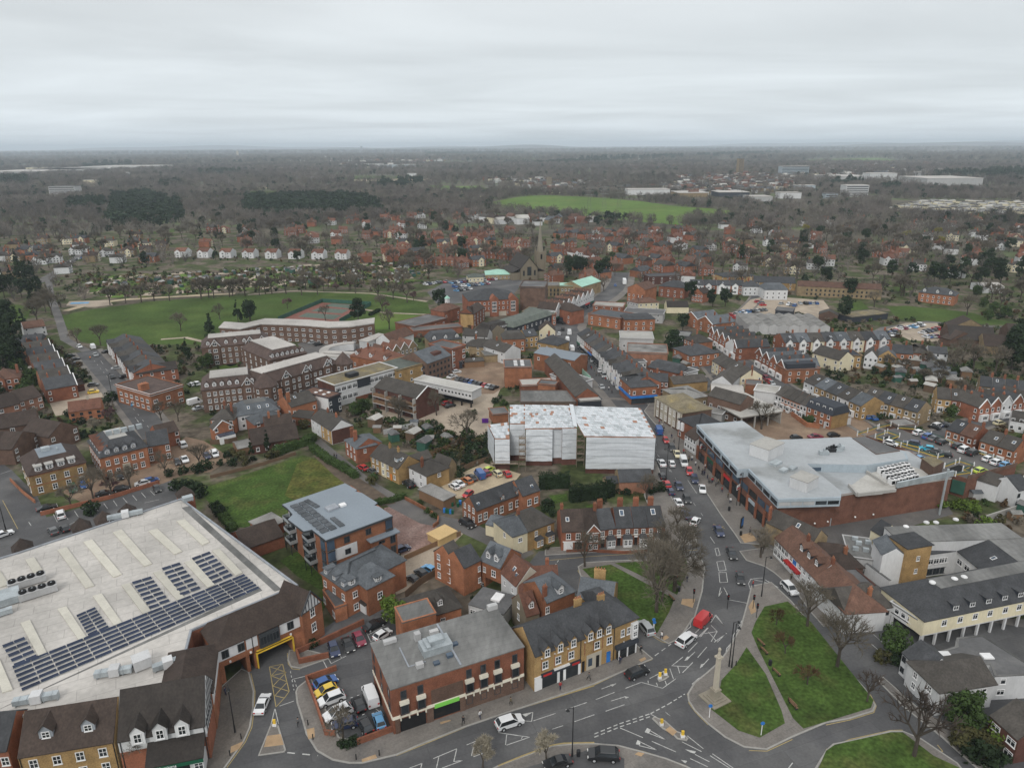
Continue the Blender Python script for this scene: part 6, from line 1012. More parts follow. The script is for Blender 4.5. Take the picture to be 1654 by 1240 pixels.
q=hb('old_school','yellow brick hall with brown hipped roof and white-banded end','hall','m3 408 340, 490 345',7.,'brick_yellow','hx',3.,'tile_brown',D=10);q=hb('old_school','red brick hall front with tall white windows','hall','m3 490 345, 562 300',7.,'brick_red','gx',2.8,'tile_brown',D=8,F=4,zs=(4.,.8),wh=2.2)
q=hb('old_school','red brick house with pyramid roof and white clock turret','hall','m3 305 330, 405 300',6.5,'brick_red','hx',3.,'tile_rust',D=9,F=2);b=MB();b.box(q.W*.6,4,8.6,q.W*.6+1.8,5.8,11.6,0);b.hull([(q.W*.6-.3,3.7,11.6),(q.W*.6+2.1,3.7,11.6),(q.W*.6+2.1,6.1,11.6),(q.W*.6-.3,6.1,11.6)],[(q.W*.6+.88,4.88,13.2),(q.W*.6+.92,4.88,13.2),(q.W*.6+.92,4.92,13.2),(q.W*.6+.88,4.92,13.2)],1);q.part('clock_turret',b,['paint_white','copper_green'])
hb('pavilion','single-storey brick building with grey felt flat roof by the bowling green','building','m3 115 425, 325 370',3.6,'brick_red','flat',.15,'roof_felt',D=14,F=4,zs=(1.,));hb('parking_roof','brick-walled raised deck with parked white cars behind the bowling green','building','m3 110 455, 420 425',3.,'brick_red','flat',.2,'asphalt_old',D=8)
# mansard rows and yards
q=hb('mews_terrace','long low terrace with grey-green flat roof and black dormered mansard','building','m3 745 430, 1000 345',5.6,'cladding_dark',(2,2,2,2),2.2,'slate_green',D=12,F=8,zs=(3.2,));q=hb('mews_terrace','black mansard terrace with a row of white dormers','building','m3 600 455, 745 420',5.,'render_grey',(1.5,1.5,2.4,2.4),2.6,'tile_dark',D=10);q.dorm('F',6,.1,1.5,1.3,'f',wall='render_white');hb('mews_terrace','small gable-ended brick end of the black mansard terrace','house','m3 505 435, 600 460',5.,'stone_brown','gx',2.8,'tile_dark',D=9)
for p,h,w_,r_,rh,rm,D,l in(('m3 548 545, 690 590',5.,'render_white','gx',2.6,'slate_brown',9,'white rendered house with grey roof by the yards'),('m3 430 545, 610 560',4.4,'brick_buff','hx',2.6,'slate_brown',10,'low grey hipped house left of the white rendered house'),('m3 420 480, 580 490',4.6,'render_grey','gx',2.6,'slate_brown',8,'pale mauve terrace with grey-brown roof behind the yards'),('m3 680 505, 820 500',6.,'brick_orange',(2,2,2,2),2.4,'slate_brown',9,'brick house with black-topped mansard amid the yards'),('m3 820 490, 900 480',5.4,'brick_yellow','gx',2.6,'slate',8,'yellow brick house with dark slate roof by the mansard'),('m3 895 520, 1025 545',5.6,'brick_yellow','hx',3.,'slate',9,'yellow brick hipped house near the High Street bend'),('m3 910 450, 1010 450',6.,'render_cream','gy',3.4,'tile_brown',8,'half-timbered cream gable facing the High Street bend'),('m3 560 610, 700 600',3.,'brick_buff','flat',.1,'roof_grey',8,'low grey-roofed store beside the pink car park'),('m3 800 330, 1000 345',5.6,'brick_buff','flat',.1,'slate_green',12,'flat grey roofed shops behind the white gables'),('m3 930 350, 1015 350',5.5,'brick_red','flat',.3,'roof_felt',8,'red brick flat-roofed shop beside the white gables'),('m3 330 650, 420 645',3,'cladding_dark','flat',.1,'roof_felt',6,'black lean-to canopy beside brown office'),('m3 435 650, 560 640',2.6,'timber','gx',1.,'slate_brown',5,'timber fenced shed at the top of the pink car park')):
 hb('town_building',l,'building',p,h,w_,r_,rh,rm,D=D,F=3 if h>4 else None,ch=((.3,.5),)if r_ in('gx','hx')and h>4 else(),sk=((.5,.4),)if r_=='gx' else())
q=hb('brick_hall','windowless orange brick block with felt roof and eight rooflights','building','m3 690 685, 862 682',8.,'brick_orange','flat',.1,'roof_felt',D=10)
for r in range(4):
 for c in range(2):b=MB();b.box(q.W*(.35+.25*c),q.D*(.15+.2*r),8.25,q.W*(.35+.25*c)+1.4,q.D*(.15+.2*r)+1.,8.45);q.part('roof_light',b,'paint_white')
hb('brick_hall','brick hall with blue-grey sheet roof behind the High Street','building','m3 875 590, 1135 640',7.,'brick_orange','gx',1.4,'roof_bluegrey',D=10,F=4,zs=(4.4,));hb('long_range','long range with mossy brown roof along the near High Street side','shop','m3 1285 862, 1065 632',5.2,'brick_red','gx',3.,'slate_brown',D=8,F=9)
hb('yard_building','brick yard building with pale roof patches and black doors','building','m3 800 800, 1000 790',4.,'brick_red','flat',.2,'roof_pale',D=7);hb('yard_building','low white-walled yard range behind the mossy brown roof','building','m3 980 730, 1150 790',4.,'render_white','flat',.2,'roof_grey',D=8);hb('yard_building','wide low building with patched grey felt roof behind wrapped building','building','m3 790 905, 1140 905',3.4,'brick_brown','flat',.2,'roof_grey',D=12);hb('yard_building','black-sided shop with pale curved roof beside the High Street junction','shop','m3 1170 900, 1305 890',4.6,'cladding_dark','flat',.1,'roof_pale',D=5);hb('yard_building','small brick flat-roofed shed left of the wrapped building','building','m3 615 985, 715 975',3.,'brick_orange','flat',.1,'roof_felt',D=6)
hb('yard_building','brick boiler house with pale flat roof beside the felt roof','building','m3 900 790, 1010 800',4.6,'brick_orange','flat',.3,'roof_felt',D=5)
# ---- High Street rows
row('along the High Street shops by the bend','m3 1150 470, 1300 600',6.6,6,10,'gx',['render_white','brick_red','brick_orange','render_grey'],['slate','slate_brown'],st='sash',name='shop_house',bay=False,side='the bend');row('along the lower High Street shops','m3 1300 600, 1500 790',6.6,7,11,'gx',['brick_red','render_white','brick_orange'],['slate','slate_brown','slate'],gab='w',name='shop_house',side='the bend')
q=hb('corner_shop','orange brick corner shop with slate hip and long blue shop sign','shop','m3 1495 812, 1660 800',6.4,'brick_orange','hx',3.2,'slate',D=12,F=3,L=2,zs=(3.8,));q.panel('shop_fascia','F',-.2,q.W,2.4,3.2,'blue_paint',.5);q.panel('shop_window','F',.2,q.W-.2,.2,2.4,'glass',.1);q.panel('shop_fascia','L',.2,q.D,2.4,3.2,'blue_paint',.5)
row('facing the High Street below the copper roofs','m3 1015 320, 1258 215',7.,8,11,'gy',['render_white'],['tile_brown','tile_rust'],bay=False,name='shop_house',rh=3.2)
hb('corner_shop','white and red corner shop with black ground floor at the bend','shop','m3 1000 300, 1110 330',7.,'brick_red','hx',3.2,'tile_brown',D=9,F=2).panel('shopfront','F',.1,8,.1,2.8,'cladding_dark',.2)
for p,h,w_,r_,rh,rm,D,l in(('m4 245 500, 455 505',7.,'render_grey','flat',.4,'roof_pale',12,'grey rendered block with pale flat roof behind the shops'),('m4 290 590, 545 600',7.5,'brick_pink','flat',.4,'roof_asbestos',14,'pinkish rendered block with white parapet tank behind the shops'),('m4 325 655, 410 650',5.,'render_white','flat',.2,'roof_felt',7,'small white flat-roofed extension behind the shops'),('m4 420 680, 610 720',5.5,'brick_red',(1,1,2.2,2.2),2.2,'slate',8,'brick rear range with grey mansard behind corner shop'),('m4 440 770, 550 775',5.,'brick_red','gx',2.2,'slate',8,'slate-roofed brick wing behind the blue-signed corner shop'),('m4 610 700, 668 720',5,'render_white','flat',.1,'roof_felt',6,'white cube extension beside the brick rear range'),('m4 580 790, 800 770',4.,'brick_yellow','gx',2.,'slate_brown',7,'long low slate-roofed yellow brick store by the bank'),
  ('m4 650 500, 725 530',5.,'brick_orange','hx',3,'slate_brown',9,'brick house with steep grey pyramid roof by dark tree'),('m4 560 480, 680 490',5.,'cladding_dark','flat',.2,'roof_grey',9,'dark clad flat-roofed house by the round tree'),('m4 690 610, 872 588',5.2,'brick_orange','hx',3.,'slate',13,'square orange brick office with slate pyramid roof'),('m4 40 345, 245 375',5.5,'brick_orange','flat',.3,'slate_blue',14,'brick hall with dark blue flat roof behind the High Street'),('m4 275 380, 465 375',6.,'brick_orange',(2,2,2,2),1.5,'slate',10,'red brick works with grey roof and row of windows'),('m4 265 335, 515 350',4.5,'render_grey','flat',.2,'roof_felt',12,'wide low works with dark ribbed roof'),('m4 70 290, 260 300',5,'brick_red','flat',.2,'roof_pale',10,'shop with white sheet roof at the High Street bend'),('m4 290 260, 355 275',5,'render_grey','hx',2,'tile_rust',9,'grey house with rust hipped roof behind the bend'),('m4 360 275, 490 270',5,'render_cream','hx',2.4,'tile_rust',9,'long cream building with brown hipped roof'),('m4 540 300, 680 300',3.4,'render_cream','gx',2.8,'tile_dark',8,'cream bungalow with dark brown roof and blue hoarding'),
  ('m4 290 175, 400 190',8.,'brick_orange','gy',3.,'tile_rust',14,'orange brick gable standing beside the High Street'),('m4 490 165, 655 180',6.5,'brick_red','hx',3.2,'slate',13,'large red brick hall with grey slate hip and tall windows'),('m4 430 110, 640 100',5,'brick_dark','flat',.3,'slate',12,'dark flat-roofed works with long roof lantern'),('m4 905 110, 1100 100',4.5,'brick_yellow','hx',2.,'slate',15,'yellow brick school with shallow slate roof'),('m4 1030 170, 1145 170',5.5,'render_white','hx',3.,'slate',10,'white detached house with red gable beside slate roofs'),('m4 1165 190, 1310 190',6,'render_white',(2,2,2.5,2.5),2.6,'slate_blue',12,'white flats with blue slate mansard dormers'),('m4 1090 140, 1360 150',4.5,'brick_yellow','gx',3,'slate',14,'long slate-roofed yellow brick range behind the white flats'),('m4 700 205, 770 215',5.5,'brick_red','gy',2.6,'tile_brown',9,'narrow red brick gable beside the lane'),('m4 1230 320, 1340 330',3.,'cladding_dark','flat',.1,'roof_felt',9,'black-walled shed in the gravel car park')):
 hb('town_building',l,'building',p,h,w_,r_,rh,rm,D=D,F=4 if h>4.2 else None,L=2 if h>4.2 else None,ch=((.35,.5),)if r_ in('gx','hx')and h<6 else())
row('beside the copper beech above the lane','m4 690 160, 1030 165',5.2,4,10,'gx',['render_white','brick_red'],['slate'],gab='w');row('by the round evergreen','m4 650 350, 830 410',5.,2,14,'gy',['brick_orange'],['slate_blue'],bay=False)
# industrial saw-tooth shed
for k in range(8):A_=W('m4 1060 420',4)[0].lerp(W('m4 1580 425',4)[0],k/8);B2=W('m4 1060 420',4)[0].lerp(W('m4 1580 425',4)[0],(k+.98)/8);hb('workshop',f'low grey ribbed workshop bay by the gravel car park, {ORD[k]} from left','workshop',[A_,B2],4,'render_grey','gy',1.0,'roof_asbestos',D=26,group='workshop bays by the gravel car park',ov=.02)
# ---- eastern terraces
row('in the gabled terrace facing the east lane','m4 808 450, 985 560',5.4,5,15,'gy',['brick_red','brick_orange'],['slate','slate_brown']);hb('house','white rendered house with brown roof at the end of gabled terrace','house','m4 985 560, 1160 545',5.2,'render_white','gx',3,'slate_brown',D=9,F=4,sk=((.6,.5),(.8,.5)))
row('in the second gabled terrace','m4 1105 590, 1290 690',5.4,4,15,'gy',['brick_red'],['slate','slate_blue']);hb('house','brick house with black mansard loft and scaffolding','house','m4 1300 700, 1515 690',5.4,'brick_orange','flat',.1,'roof_felt',D=9,F=4,ch=((.5,.4),)).panel('black_loft','F',.5,12,5.6,7.6,'cladding_dark',-.4,6)
row('in the terrace running down from the slate office','m4 828 640, 1010 745',4.8,4,9,'gx',['render_cream','brick_orange','brick_red'],['slate_brown'],bay=False);q=hb('white_hall','white gable-ended hall with brown roof beside the bank yard','hall','m4 825 770, 952 790',5.5,'render_white','gy',2.6,'slate_brown',D=13)
row('in the long terrace beside the carport','m4 1232 850, 1430 930',4.8,5,8,'gx',['render_grey','brick_orange','brick_orange','brick_orange'],['slate_brown'],bay=True,gab=False,chim=False);q=hb('terraced_house','terrace end with black mansard loft and bare yellow gable wall','house','m4 1430 930, 1590 990',4.8,'brick_orange',(.01,.01,1.2,1.2),2.6,'cladding_dark',D=8,F=4);q.win('F',4,[6.0],1.1,1.,'cas',out=-.6);q.panel('yellow_gable','R',.05,7.95,.1,4.7,'brick_yellow',.04)
row('in the red and white terrace backing the workshops','m5 130 525, 810 505',5.4,8,11,'gx',['brick_red','brick_red','render_cream'],['slate','slate_brown','slate_blue'],gab='w',sky=.7)
for p,h,w_,r_,rh,rm,D,l in(('m5 310 590, 480 640',5.,'render_cream','gx',3.,'slate_brown',9,'cream gable house with brown roof in the middle row'),('m5 480 610, 622 610',5.4,'brick_yellow','flat',.1,'cladding_dark',9,'yellow brick house with black box loft'),('m5 640 610, 722 620',5.2,'render_white','gy',2.6,'slate_brown',9,'white gable house with lean-to in the middle row'),('m5 728 610, 842 620',5.2,'brick_yellow','gy',2.8,'slate_blue',9,'yellow brick gable house with timber porch'),('m5 815 590, 950 600',5.2,'brick_orange','gx',2.8,'slate',9,'orange brick house with grey roof beside the car park'),('m5 950 590, 1048 595',5.4,'brick_red','hx',2.8,'slate_brown',9,'red brick hipped house at the end of middle row'),('m5 1045 590, 1170 600',4.6,'render_white','gx',2.2,'slate',8,'white house with glazed extension beside bare trees')):
 hb('house',l,'house',p,h,w_,r_,rh,rm,D=D,F=3,R=2,ch=((.7,.5),))
row('in the near terrace above the parking deck','m5 255 770, 620 930',5.,5,10,'gx',['render_white','brick_yellow','brick_buff'],['slate_brown','slate','slate_blue'],chim=False,sky=.8);row('in the yellow brick terrace beside the deck entrance','m5 630 870, 980 970',5.,4,9,'gx',['brick_yellow','brick_buff'],['slate_brown','slate'],chim=False,sky=1.);
row('in the far right row by the round bush','m5 1100 880, 1380 910',5.,3,9,'gx',['brick_yellow','brick_red'],['slate_brown'],wn='yellow brick');row('in the bay-windowed terrace at the right edge','m5 1370 940, 1720 890',5.,5,10,'gy',['brick_red','brick_red','render_white'],['slate_brown','slate']);row('at the right edge behind gardens','m5 1370 800, 1700 840',5,4,8,'gx',['brick_buff','render_grey'],['slate'])
row('beside the rooftop car park','s4 1005 275, 1232 350',5.,2,9,'gx',['brick_orange','brick_red'],['slate','tile_rust'],sky=1.);row('below the brick pair next to the deck','s4 1285 370, 1575 460',5.,2,9,'gx',['brick_orange'],['slate_brown'],sky=1.)
hb('bungalow','white cottage with grey roof beyond the brick pairs','house','s4 1540 200, 1720 230',3.6,'render_white','gx',2.4,'slate_brown',D=8,F=3)
q=hb('apartment_block','long yellow brick flats under a red-brown tiled roof','apartment block','m5 215 165, 752 190',6.,'brick_buff','gx',2.6,'tile_rust',D=11,F=15,st='dark');hb('apartment_block','orange brick flats with slate roof and gables by the playing field','apartment block','m5 985 205, 1215 230',5.6,'brick_orange','hx',3.2,'slate',D=12,F=6,L=2,dm=3)
for p,h,w_,r_,rh,rm,D,l in(('m5 1120 490, 1190 510',3.2,'brick_brown','gx',3.4,'tile_brown',14,'left barn-like brown roof beside the gravel car park'),('m5 1180 500, 1480 520',3.4,'brick_brown','gx',4.6,'tile_dark',18,'great dark brown barn roof at the right'),('m5 1190 430, 1420 440',3.5,'brick_buff','gy',4.4,'tile_brown',10,'pale gable of the barn-roofed hall'),('m5 1400 545, 1600 560',3.5,'brick_buff','gx',4.,'tile_brown',14,'front wing of the barn-roofed hall with buff gable'),('m5 1560 480, 1720 490',3.5,'brick_brown','gx',4.4,'tile_brown',14,'brown-roofed hall cut by the right edge'),('m5 560 365, 790 340',3.,'cladding_dark','flat',.1,'roof_moss',10,'low dark clubhouse with rusty flat roof by the field'),('m5 1400 170, 1530 170',4,'render_white','gx',1.5,'roof_white',14,'hall with broad white sheet roof among evergreens'),('m5 350 345, 470 355',3.,'brick_brown','gy',2.2,'slate_brown',7,'small grey gabled pavilion by gravel car park')):
 hb('hall_building',l,'hall',p,h,w_,r_,rh,rm,D=D)
# ---- bank and yard behind it
q=Bld('bank_building','stone-quoined brick bank with mossy hipped roof at the crossroads','bank','m4 465 872, 640 975',7.,'brick_brown',D=11,roof='hx',rh=2.4,rm='roof_moss',lod=2);q.win('F',6,[4.4,1.],1.1,1.9,'sash');q.win('L',2,[4.4,1.],1.1,1.9);q.band('stone_band',6.5,7.,'stone_pale','FL',.15);[q.panel('quoin','F',q.W*t,q.W*t+.7,.1,6.4,'stone_pale',.08)for t in(.0,.33,.64,.95)];[q.panel('window_surround','F',u-.9,u+.9,.8,6.4,'stone_pale',.04)for u in q.us('F',6)]
hb('bank_wing','brown brick bank wing with stained grey roof','bank','m4 640 890, 800 865',6.,'brick_buff','hx',1.8,'roof_asbestos',D=12,F=3);hb('telephone_exchange','tall brown brick block with dark roof behind the bank','building','m4 800 860, 1010 920',7.,'brick_brown','gx',2.4,'slate_brown',D=8,F=4);hb('shop','red gabled shop with white bays between bank and shopping centre','shop','m4 615 1010, 735 1075',6.,'brick_red','hx',2.8,'slate',D=10,F=2).panel('bay_window','F',.4,3.,3.,5.6,'paint_white',.6);hb('shop','white shop with tall windows and brown roof next to shopping centre','shop','m4 655 1105, 725 1150',4.6,'render_white','gx',2.4,'tile_brown',D=8,F=4)
hb('yard_building','brick shed with white curved sheet roof behind the bank','building','m4 820 835, 1032 850',5.,'brick_buff','gx',.8,'roof_white',D=9,F=5,zs=(3.4,));hb('yard_building','long white wall building left of the grey terrace','building','m4 1095 830, 1240 850',4.2,'render_white','flat',.1,'roof_pale',D=8);hb('yard_building','orange brick shed by the white curved roof','building','m4 1040 790, 1140 800',3.6,'brick_orange','flat',.1,'roof_felt',D=6);hb('yard_building','low glazed lean-to with dirty white roof behind the bank','building','m4 780 965, 890 985',3.4,'render_grey','flat',.1,'roof_asbestos',D=9)
cp=Bld('carport','open-fronted garage with big stained white sloping roof','garage','m4 1010 1000, 1268 962',4.4,'concrete',D=20,z0=4.0,roof='flat',rh=0,rm='roof_pale',ov=.3,lod=2);cp.panel('side_wall','R',0,18,0,4.0,'concrete',.2);cp.panel('shade_wall','F',0,cp.W,0,3.99,'brick_dark',-14,14.3);[cp.panel('pillar','F',cp.W*t,cp.W*t+.4,0,3.99,'concrete',0,.4)for t in(.02,.35,.68)];[cp.part('roof_light',(lambda b:(b.box(cp.W*x,20*y,4.62,cp.W*x+3,20*y+2,4.7),b)[1])(MB()),'slate')for x,y in((.2,.7),(.45,.75),(.3,.45),(.55,.5))]  # dark wall at the back added as the carport's inner shade
# ---- church
c0=W('p 855 452')[0];ch=thing('church','stone church with slender spire rising among evergreens','church',(c0.x,c0.y,0),rad(18))
b=MB();b.box(-6,0,0,6,26,8);b.hull([(-6,0,8),(6,0,8),(0,0,15)],[(-6,26,8),(6,26,8),(0,26,15)]);b.box(-12,2,0,-6,24,5);b.box(6,2,0,12,24,5);b.build('nave','stone_brown',ch)
b=MB();[b.hull([(sx*6.5,-.3,7.8),(0,-.3,15.2),(0,26.3,15.2),(sx*6.5,26.3,7.8)],[(sx*6.5,-.3,8.2),(0,-.3,15.6),(0,26.3,15.6),(sx*6.5,26.3,8.2)])for sx in(-1,1)];[b.hull([(sx*12.3,1.8,5),(sx*6,1.8,7.6),(sx*6,24,7.6),(sx*12.3,24,5)],[(sx*12.3,1.8,5.3),(sx*6,1.8,7.9),(sx*6,24,7.9),(sx*12.3,24,5.3)])for sx in(-1,1)];b.build('roof','tile_dark',ch)
for x,w_ in((0,3),(-4,1.2),(4,1.2)):b=MB();b.prism([(x-w_/2,-.12),(x+w_/2,-.12),(x+w_/2,.05),(x-w_/2,.05)],3,9 if w_>2 else 6.5);b.build('window','glass',ch)
tx,ty=13.,14.;b=MB();b.box(tx-2.7,ty-2.7,0,tx+2.7,ty+2.7,17)
for sx in(-1,1):
 for sy in(-1,1):b.box(tx+sx*2.7-.45,ty+sy*2.7-.45,0,tx+sx*2.7+.45,ty+sy*2.7+.45,18);b.cyl((tx+sx*2.7,ty+sy*2.7,18),(tx+sx*2.7,ty+sy*2.7,21),.4,.02,4)
b.build('tower','stone_brown',ch);b=MB();b.cyl((tx,ty,17),(tx,ty,39),2.3,.05,8);b.build('spire','stone_spire',ch)
for z in(12,):b=MB();b.box(tx-.6,ty-2.85,z,tx+.6,ty-2.65,z+3.4);b.build('belfry_window','void',ch)
# ================================================================== LABELS BY LANDMARK
LMK=[(n,*pix('p '+c)[0])for n,c in(('the church spire','876 400'),('the wrapped building','930 700'),('the supermarket roof','180 960'),('the tall new flats','545 830'),('the grey-roofed brick office','720 1070'),('the dormered yellow terrace','940 1030'),('the stone column','1159 1090'),('the long white pub','1300 930'),('the courtyard hotel','1560 940'),('the slate-roofed white house','1545 1095'),('the shopping centre','1300 780'),('the rooftop car park','1500 715'),('the Victorian terrace','990 850'),('the white prefab office','715 622'),
 ('the mansion flats','440 610'),('the curved brown flats','480 535'),('the park lawn','250 520'),('the tennis courts','540 502'),('the brick mews range','810 800'),('the yellow cottages','640 740'),('the village hall','450 710'),('the brick mansard office','200 730'),('the yellow mansard office','85 765'),('the orange-roofed cottage','140 660'),('the flat-roofed street office','255 620'),('the brown brick gables','60 690'),('the copper-roofed hall','935 455'),('the slate-roofed red office','800 480'),('the pink car park','770 605'),('the bank','1085 650'),('the carport','1230 670'),('the workshop bays','1270 525'),('the gravel car park','1270 495'),('the barn roofs','1570 545'),('the playing field','1500 505'),('the far green field','980 330'),('the mobile homes','1560 340'),('the allotments','420 452'),
 ('the sandy car park','765 780'),('the green field plot','430 790'),('the triangle green','1030 950'),('the memorial green','1290 1080'),('the corner lawn','1430 1215'),('the ramp entrance','430 1060'),('the brick bungalow','1625 1190'),('the red-tiled white pairs','430 405'),('the green-roofed hall','805 440'),('the rust-roofed long flats','1360 465'),('the white sheet-roofed hall','1605 458'),('the white cube offices','1385 308'),('the dark pine wood','500 330'),('the gravel plot','670 860'),('the bowling green','645 520'),('the mid-street junction','1150 920'),('the second gabled terrace','1245 580'),('the left housing estate','120 420'),('the pale-roofed warehouse','60 275'),('the right edge gardens','1520 610'))]
AUTO=[]
def auto(o,look,cat,group):
 """thing whose label is completed at the end from the landmark it stands nearest to"""
 o['category']=cat;o['group']=group;AUTO.append((o,look));THINGS.append(o);return o
def nth(i):return('nearest' if i==0 else ORD[i]+' nearest' if i<20 else f'{i + 1}{"th" if i % 10 > 2 or i in (10, 11, 12) else ("st", "nd", "rd")[i % 10]} nearest')
def finish_labels():
 D={}
 for o,look in AUTO:
  x,y=toPix(o.location);L=min(LMK,key=lambda q:(q[1]-x)**2+((q[2]-y)*1.4)**2);dx,dy=x-L[1],(y-L[2])*1.4
  d=('right of' if dx>0 else 'left of')if abs(dx)>abs(dy)else('in front of' if dy>0 else 'beyond');D.setdefault((look,d,L[0]),[]).append((math.hypot(dx,dy),o))
 for(look,d,n),v in D.items():
  v.sort(key=lambda q:q[0])
  for i,(_,o)in enumerate(v):o['label']=f'{look} {d} {n}'+(f', {nth(i)}' if len(v)>1 else '')
# ================================================================== PLANTS
def bare_meshes(seed,H,lv,ntw,tw,spread=1.,tm='twig',wide=.62):
 r=random.Random(seed);T,C_=MB(),MB()
 def grow(p,d,L,rd,l):
  q=p+d*L;(T if l<2 else C_).cyl(p,q,rd,rd*.68,6 if l<2 else 3)
  if l>=lv:
   for _ in range(ntw):
    a=(d+Vector((r.gauss(0,.7),r.gauss(0,.7),r.gauss(.1,.55)))).normalized();s0=p.lerp(q,r.random()*1.15);ln=H*r.uniform(.045,.1);e=a.cross(Vector((r.gauss(0,1),r.gauss(0,1),r.gauss(0,1)))).normalized()*tw;C_.poly([s0-e,s0+e,s0+a*ln])
   return
  n=r.choice((3,3,4))if l else r.choice((4,5));az=r.uniform(0,6.28)
  for i in range(n):
   t=az+i*6.28/n+r.gauss(0,.3);tilt=(r.uniform(.3,.75)if l else r.uniform(.35,.8))*spread;o=d.orthogonal().normalized();o2=d.cross(o);nd=(d*math.cos(tilt)+(o*math.cos(t)+o2*math.sin(t))*math.sin(tilt)+Vector((0,0,.12))).normalized();grow(p.lerp(q,r.uniform(.7,1)),nd,L*r.uniform(.6,.82),rd*.6,l+1)
 grow(Vector((0,0,-.1)),Vector((r.gauss(0,.04),r.gauss(0,.04),1)).normalized(),H*(.27 if lv>3 else .3),H*.024,0)
 k=H/max(v[2]for v in C_.v)
 for q in(T,C_):q.v=[(v[0]*k*.9,v[1]*k*.9,v[2]*k)for v in q.v]
 return T.mesh('trunk','bark'),C_.mesh('crown',tm)
def leafy(seed,rx,rz,zc,n,size,m,shape='ell',trunk=True,tr=.25):
 r=random.Random(seed);b=MB();cl=[]
 for _ in range(26 if n>300 else 12):
  if shape=='cone':t=r.random()**.8;R_=rx*(1-t)*r.uniform(.55,1);a=r.uniform(0,6.28);cl.append((Vector((R_*math.cos(a),R_*math.sin(a),zc-rz+2*rz*t)),.34*rx*(1.15-t)))
  else:
   v=Vector((r.gauss(0,1),r.gauss(0,1),r.gauss(.15,1))).normalized()*r.uniform(.5,.85);cl.append((Vector((v.x*rx,v.y*rx,zc+v.z*rz)),rx*r.uniform(.25,.42)))
 for i in range(n):
  c,cr_=cl[i%len(cl)];v=Vector((r.gauss(0,1),r.gauss(0,1),r.gauss(0,1))).normalized();p=c+v*cr_*r.uniform(.75,1.05);nn=(v+Vector((r.gauss(0,.5),r.gauss(0,.5),r.gauss(.3,.5)))).normalized();a=nn.orthogonal().normalized();e=nn.cross(a);t=r.uniform(0,6.28);a,e=a*math.cos(t)+e*math.sin(t),e*math.cos(t)-a*math.sin(t);s=size*r.uniform(.6,1.3)
  if p.z<0.05:p.z=.05+r.random()*.2
  b.poly([p-a*s-e*s*.4,p+a*s*.3-e*s*.8,p+a*s,p+e*s*.8])
 T=MB();T.cyl((0,0,-.1),(0,0,zc),tr,tr*.5,6)
 return T.mesh('trunk','bark'),b.mesh('crown',m)
TREES=dict(
 bare=[bare_meshes(s,11,4,9,.035,1.)for s in(1,2,3)],barem=[bare_meshes(s+10,11,3,34,.085,1.15)for s in range(5)],barebig=[bare_meshes(31,14,5,7,.03,1.),bare_meshes(32,14,5,7,.03,1.05)],pollard=[bare_meshes(41,7.5,3,10,.05,.95,'twig_dark'),bare_meshes(42,7.5,3,9,.05,1.1,'twig_dark')],
 pink=[bare_meshes(51,7,3,60,.07,1.2,'twig_pink'),bare_meshes(52,7,3,60,.07,1.2,'twig_pink')],blossom=[bare_meshes(53,8,4,16,.05,.8,'twig_blossom')],gold=[bare_meshes(54,12,3,60,.12,1.2,'twig_gold')],red=[bare_meshes(55,6,3,22,.04,1.1,'leaf_brown')],
 pine=[leafy(s,4.2,5.2,7.5,1500,.42,'leaf_dark',tr=.3)for s in(60,61)],cone=[leafy(s,3.,6.2,6.6,1300,.38,'leaf_dark','cone',tr=.25)for s in(62,63)],round=[leafy(s,3.2,3.,3.6,1300,.3,'leaf_mid')for s in(64,65)],bright=[leafy(66,3.,2.8,3.2,1500,.26,'leaf_bright')],cyp=[leafy(67,1.5,4.,4.1,900,.26,'leaf_dark','cone',tr=.15)],
 bush=[leafy(s,1.1,.9,.8,420,.15,m)[1]for s,m in((70,'leaf_dark'),(71,'leaf_mid'),(72,'leaf_olive'),(73,'leaf_dark'),(74,'leaf_brown'),(75,'leaf_bright'))])
TL=dict(bare=('bare_tree','bare brown tree','bare winter trees'),barem=('bare_tree','bare brown tree','bare winter trees'),barebig=('bare_tree','great bare spreading tree','bare winter trees'),pollard=('bare_tree','dark pollarded bare tree','bare winter trees'),pink=('blossom_tree','pinkish blossom tree','trees in blossom'),blossom=('blossom_tree','white blossom tree','trees in blossom'),gold=('willow_tree','golden willow tree','golden willows'),red=('bare_tree','thin reddish young tree','bare winter trees'),pine=('pine_tree','dark evergreen tree','evergreen trees'),cone=('conifer_tree','dark pointed conifer','evergreen trees'),round=('evergreen_tree','round green tree','evergreen trees'),bright=('evergreen_tree','bright green leafy tree','evergreen trees'),cyp=('cypress_tree','slim dark cypress','evergreen trees'))
NT=[0];TPOS=[]
def tree(k,x,y,s=1.,z=0.):
 i=NT[0];NT[0]+=1;r=random.Random(i*13+5);nm,look,grp=TL[k];T,C_=TREES[k][i%len(TREES[k])];o=bpy.data.objects.new(nm,None);COL.objects.link(o);o.location=(x,y,z);o.rotation_euler.z=r.uniform(0,6.28);q=s*r.uniform(.95,1.06);o.scale=(q,q,q*r.uniform(.92,1.08));put('trunk',T,o);put('crown',C_,o);auto(o,look,'tree',grp);TPOS.append((x,y));return o
def trees(k,s,sc=1.,jit=.2):
 for i,p in enumerate(W(s)):tree(k,p.x,p.y,sc*(1+jit*((i*37%11)/11-.5)))
def bushes(s,sc=1.,m=None,jit=.6):
 for i,p in enumerate(W(s)):
  k=(i*5+int(p.x))%4 if m is None else m;q=sc*(1+jit*((i*41%13)/13-.5));o=put('shrub',TREES['bush'][k],None,(p.x,p.y,0),i*1.7,(q,q,q*.9));auto(o,['dark green shrub','mid-green shrub','olive shrub','dark green shrub','russet shrub','bright green shrub'][k],'shrub','garden shrubs')
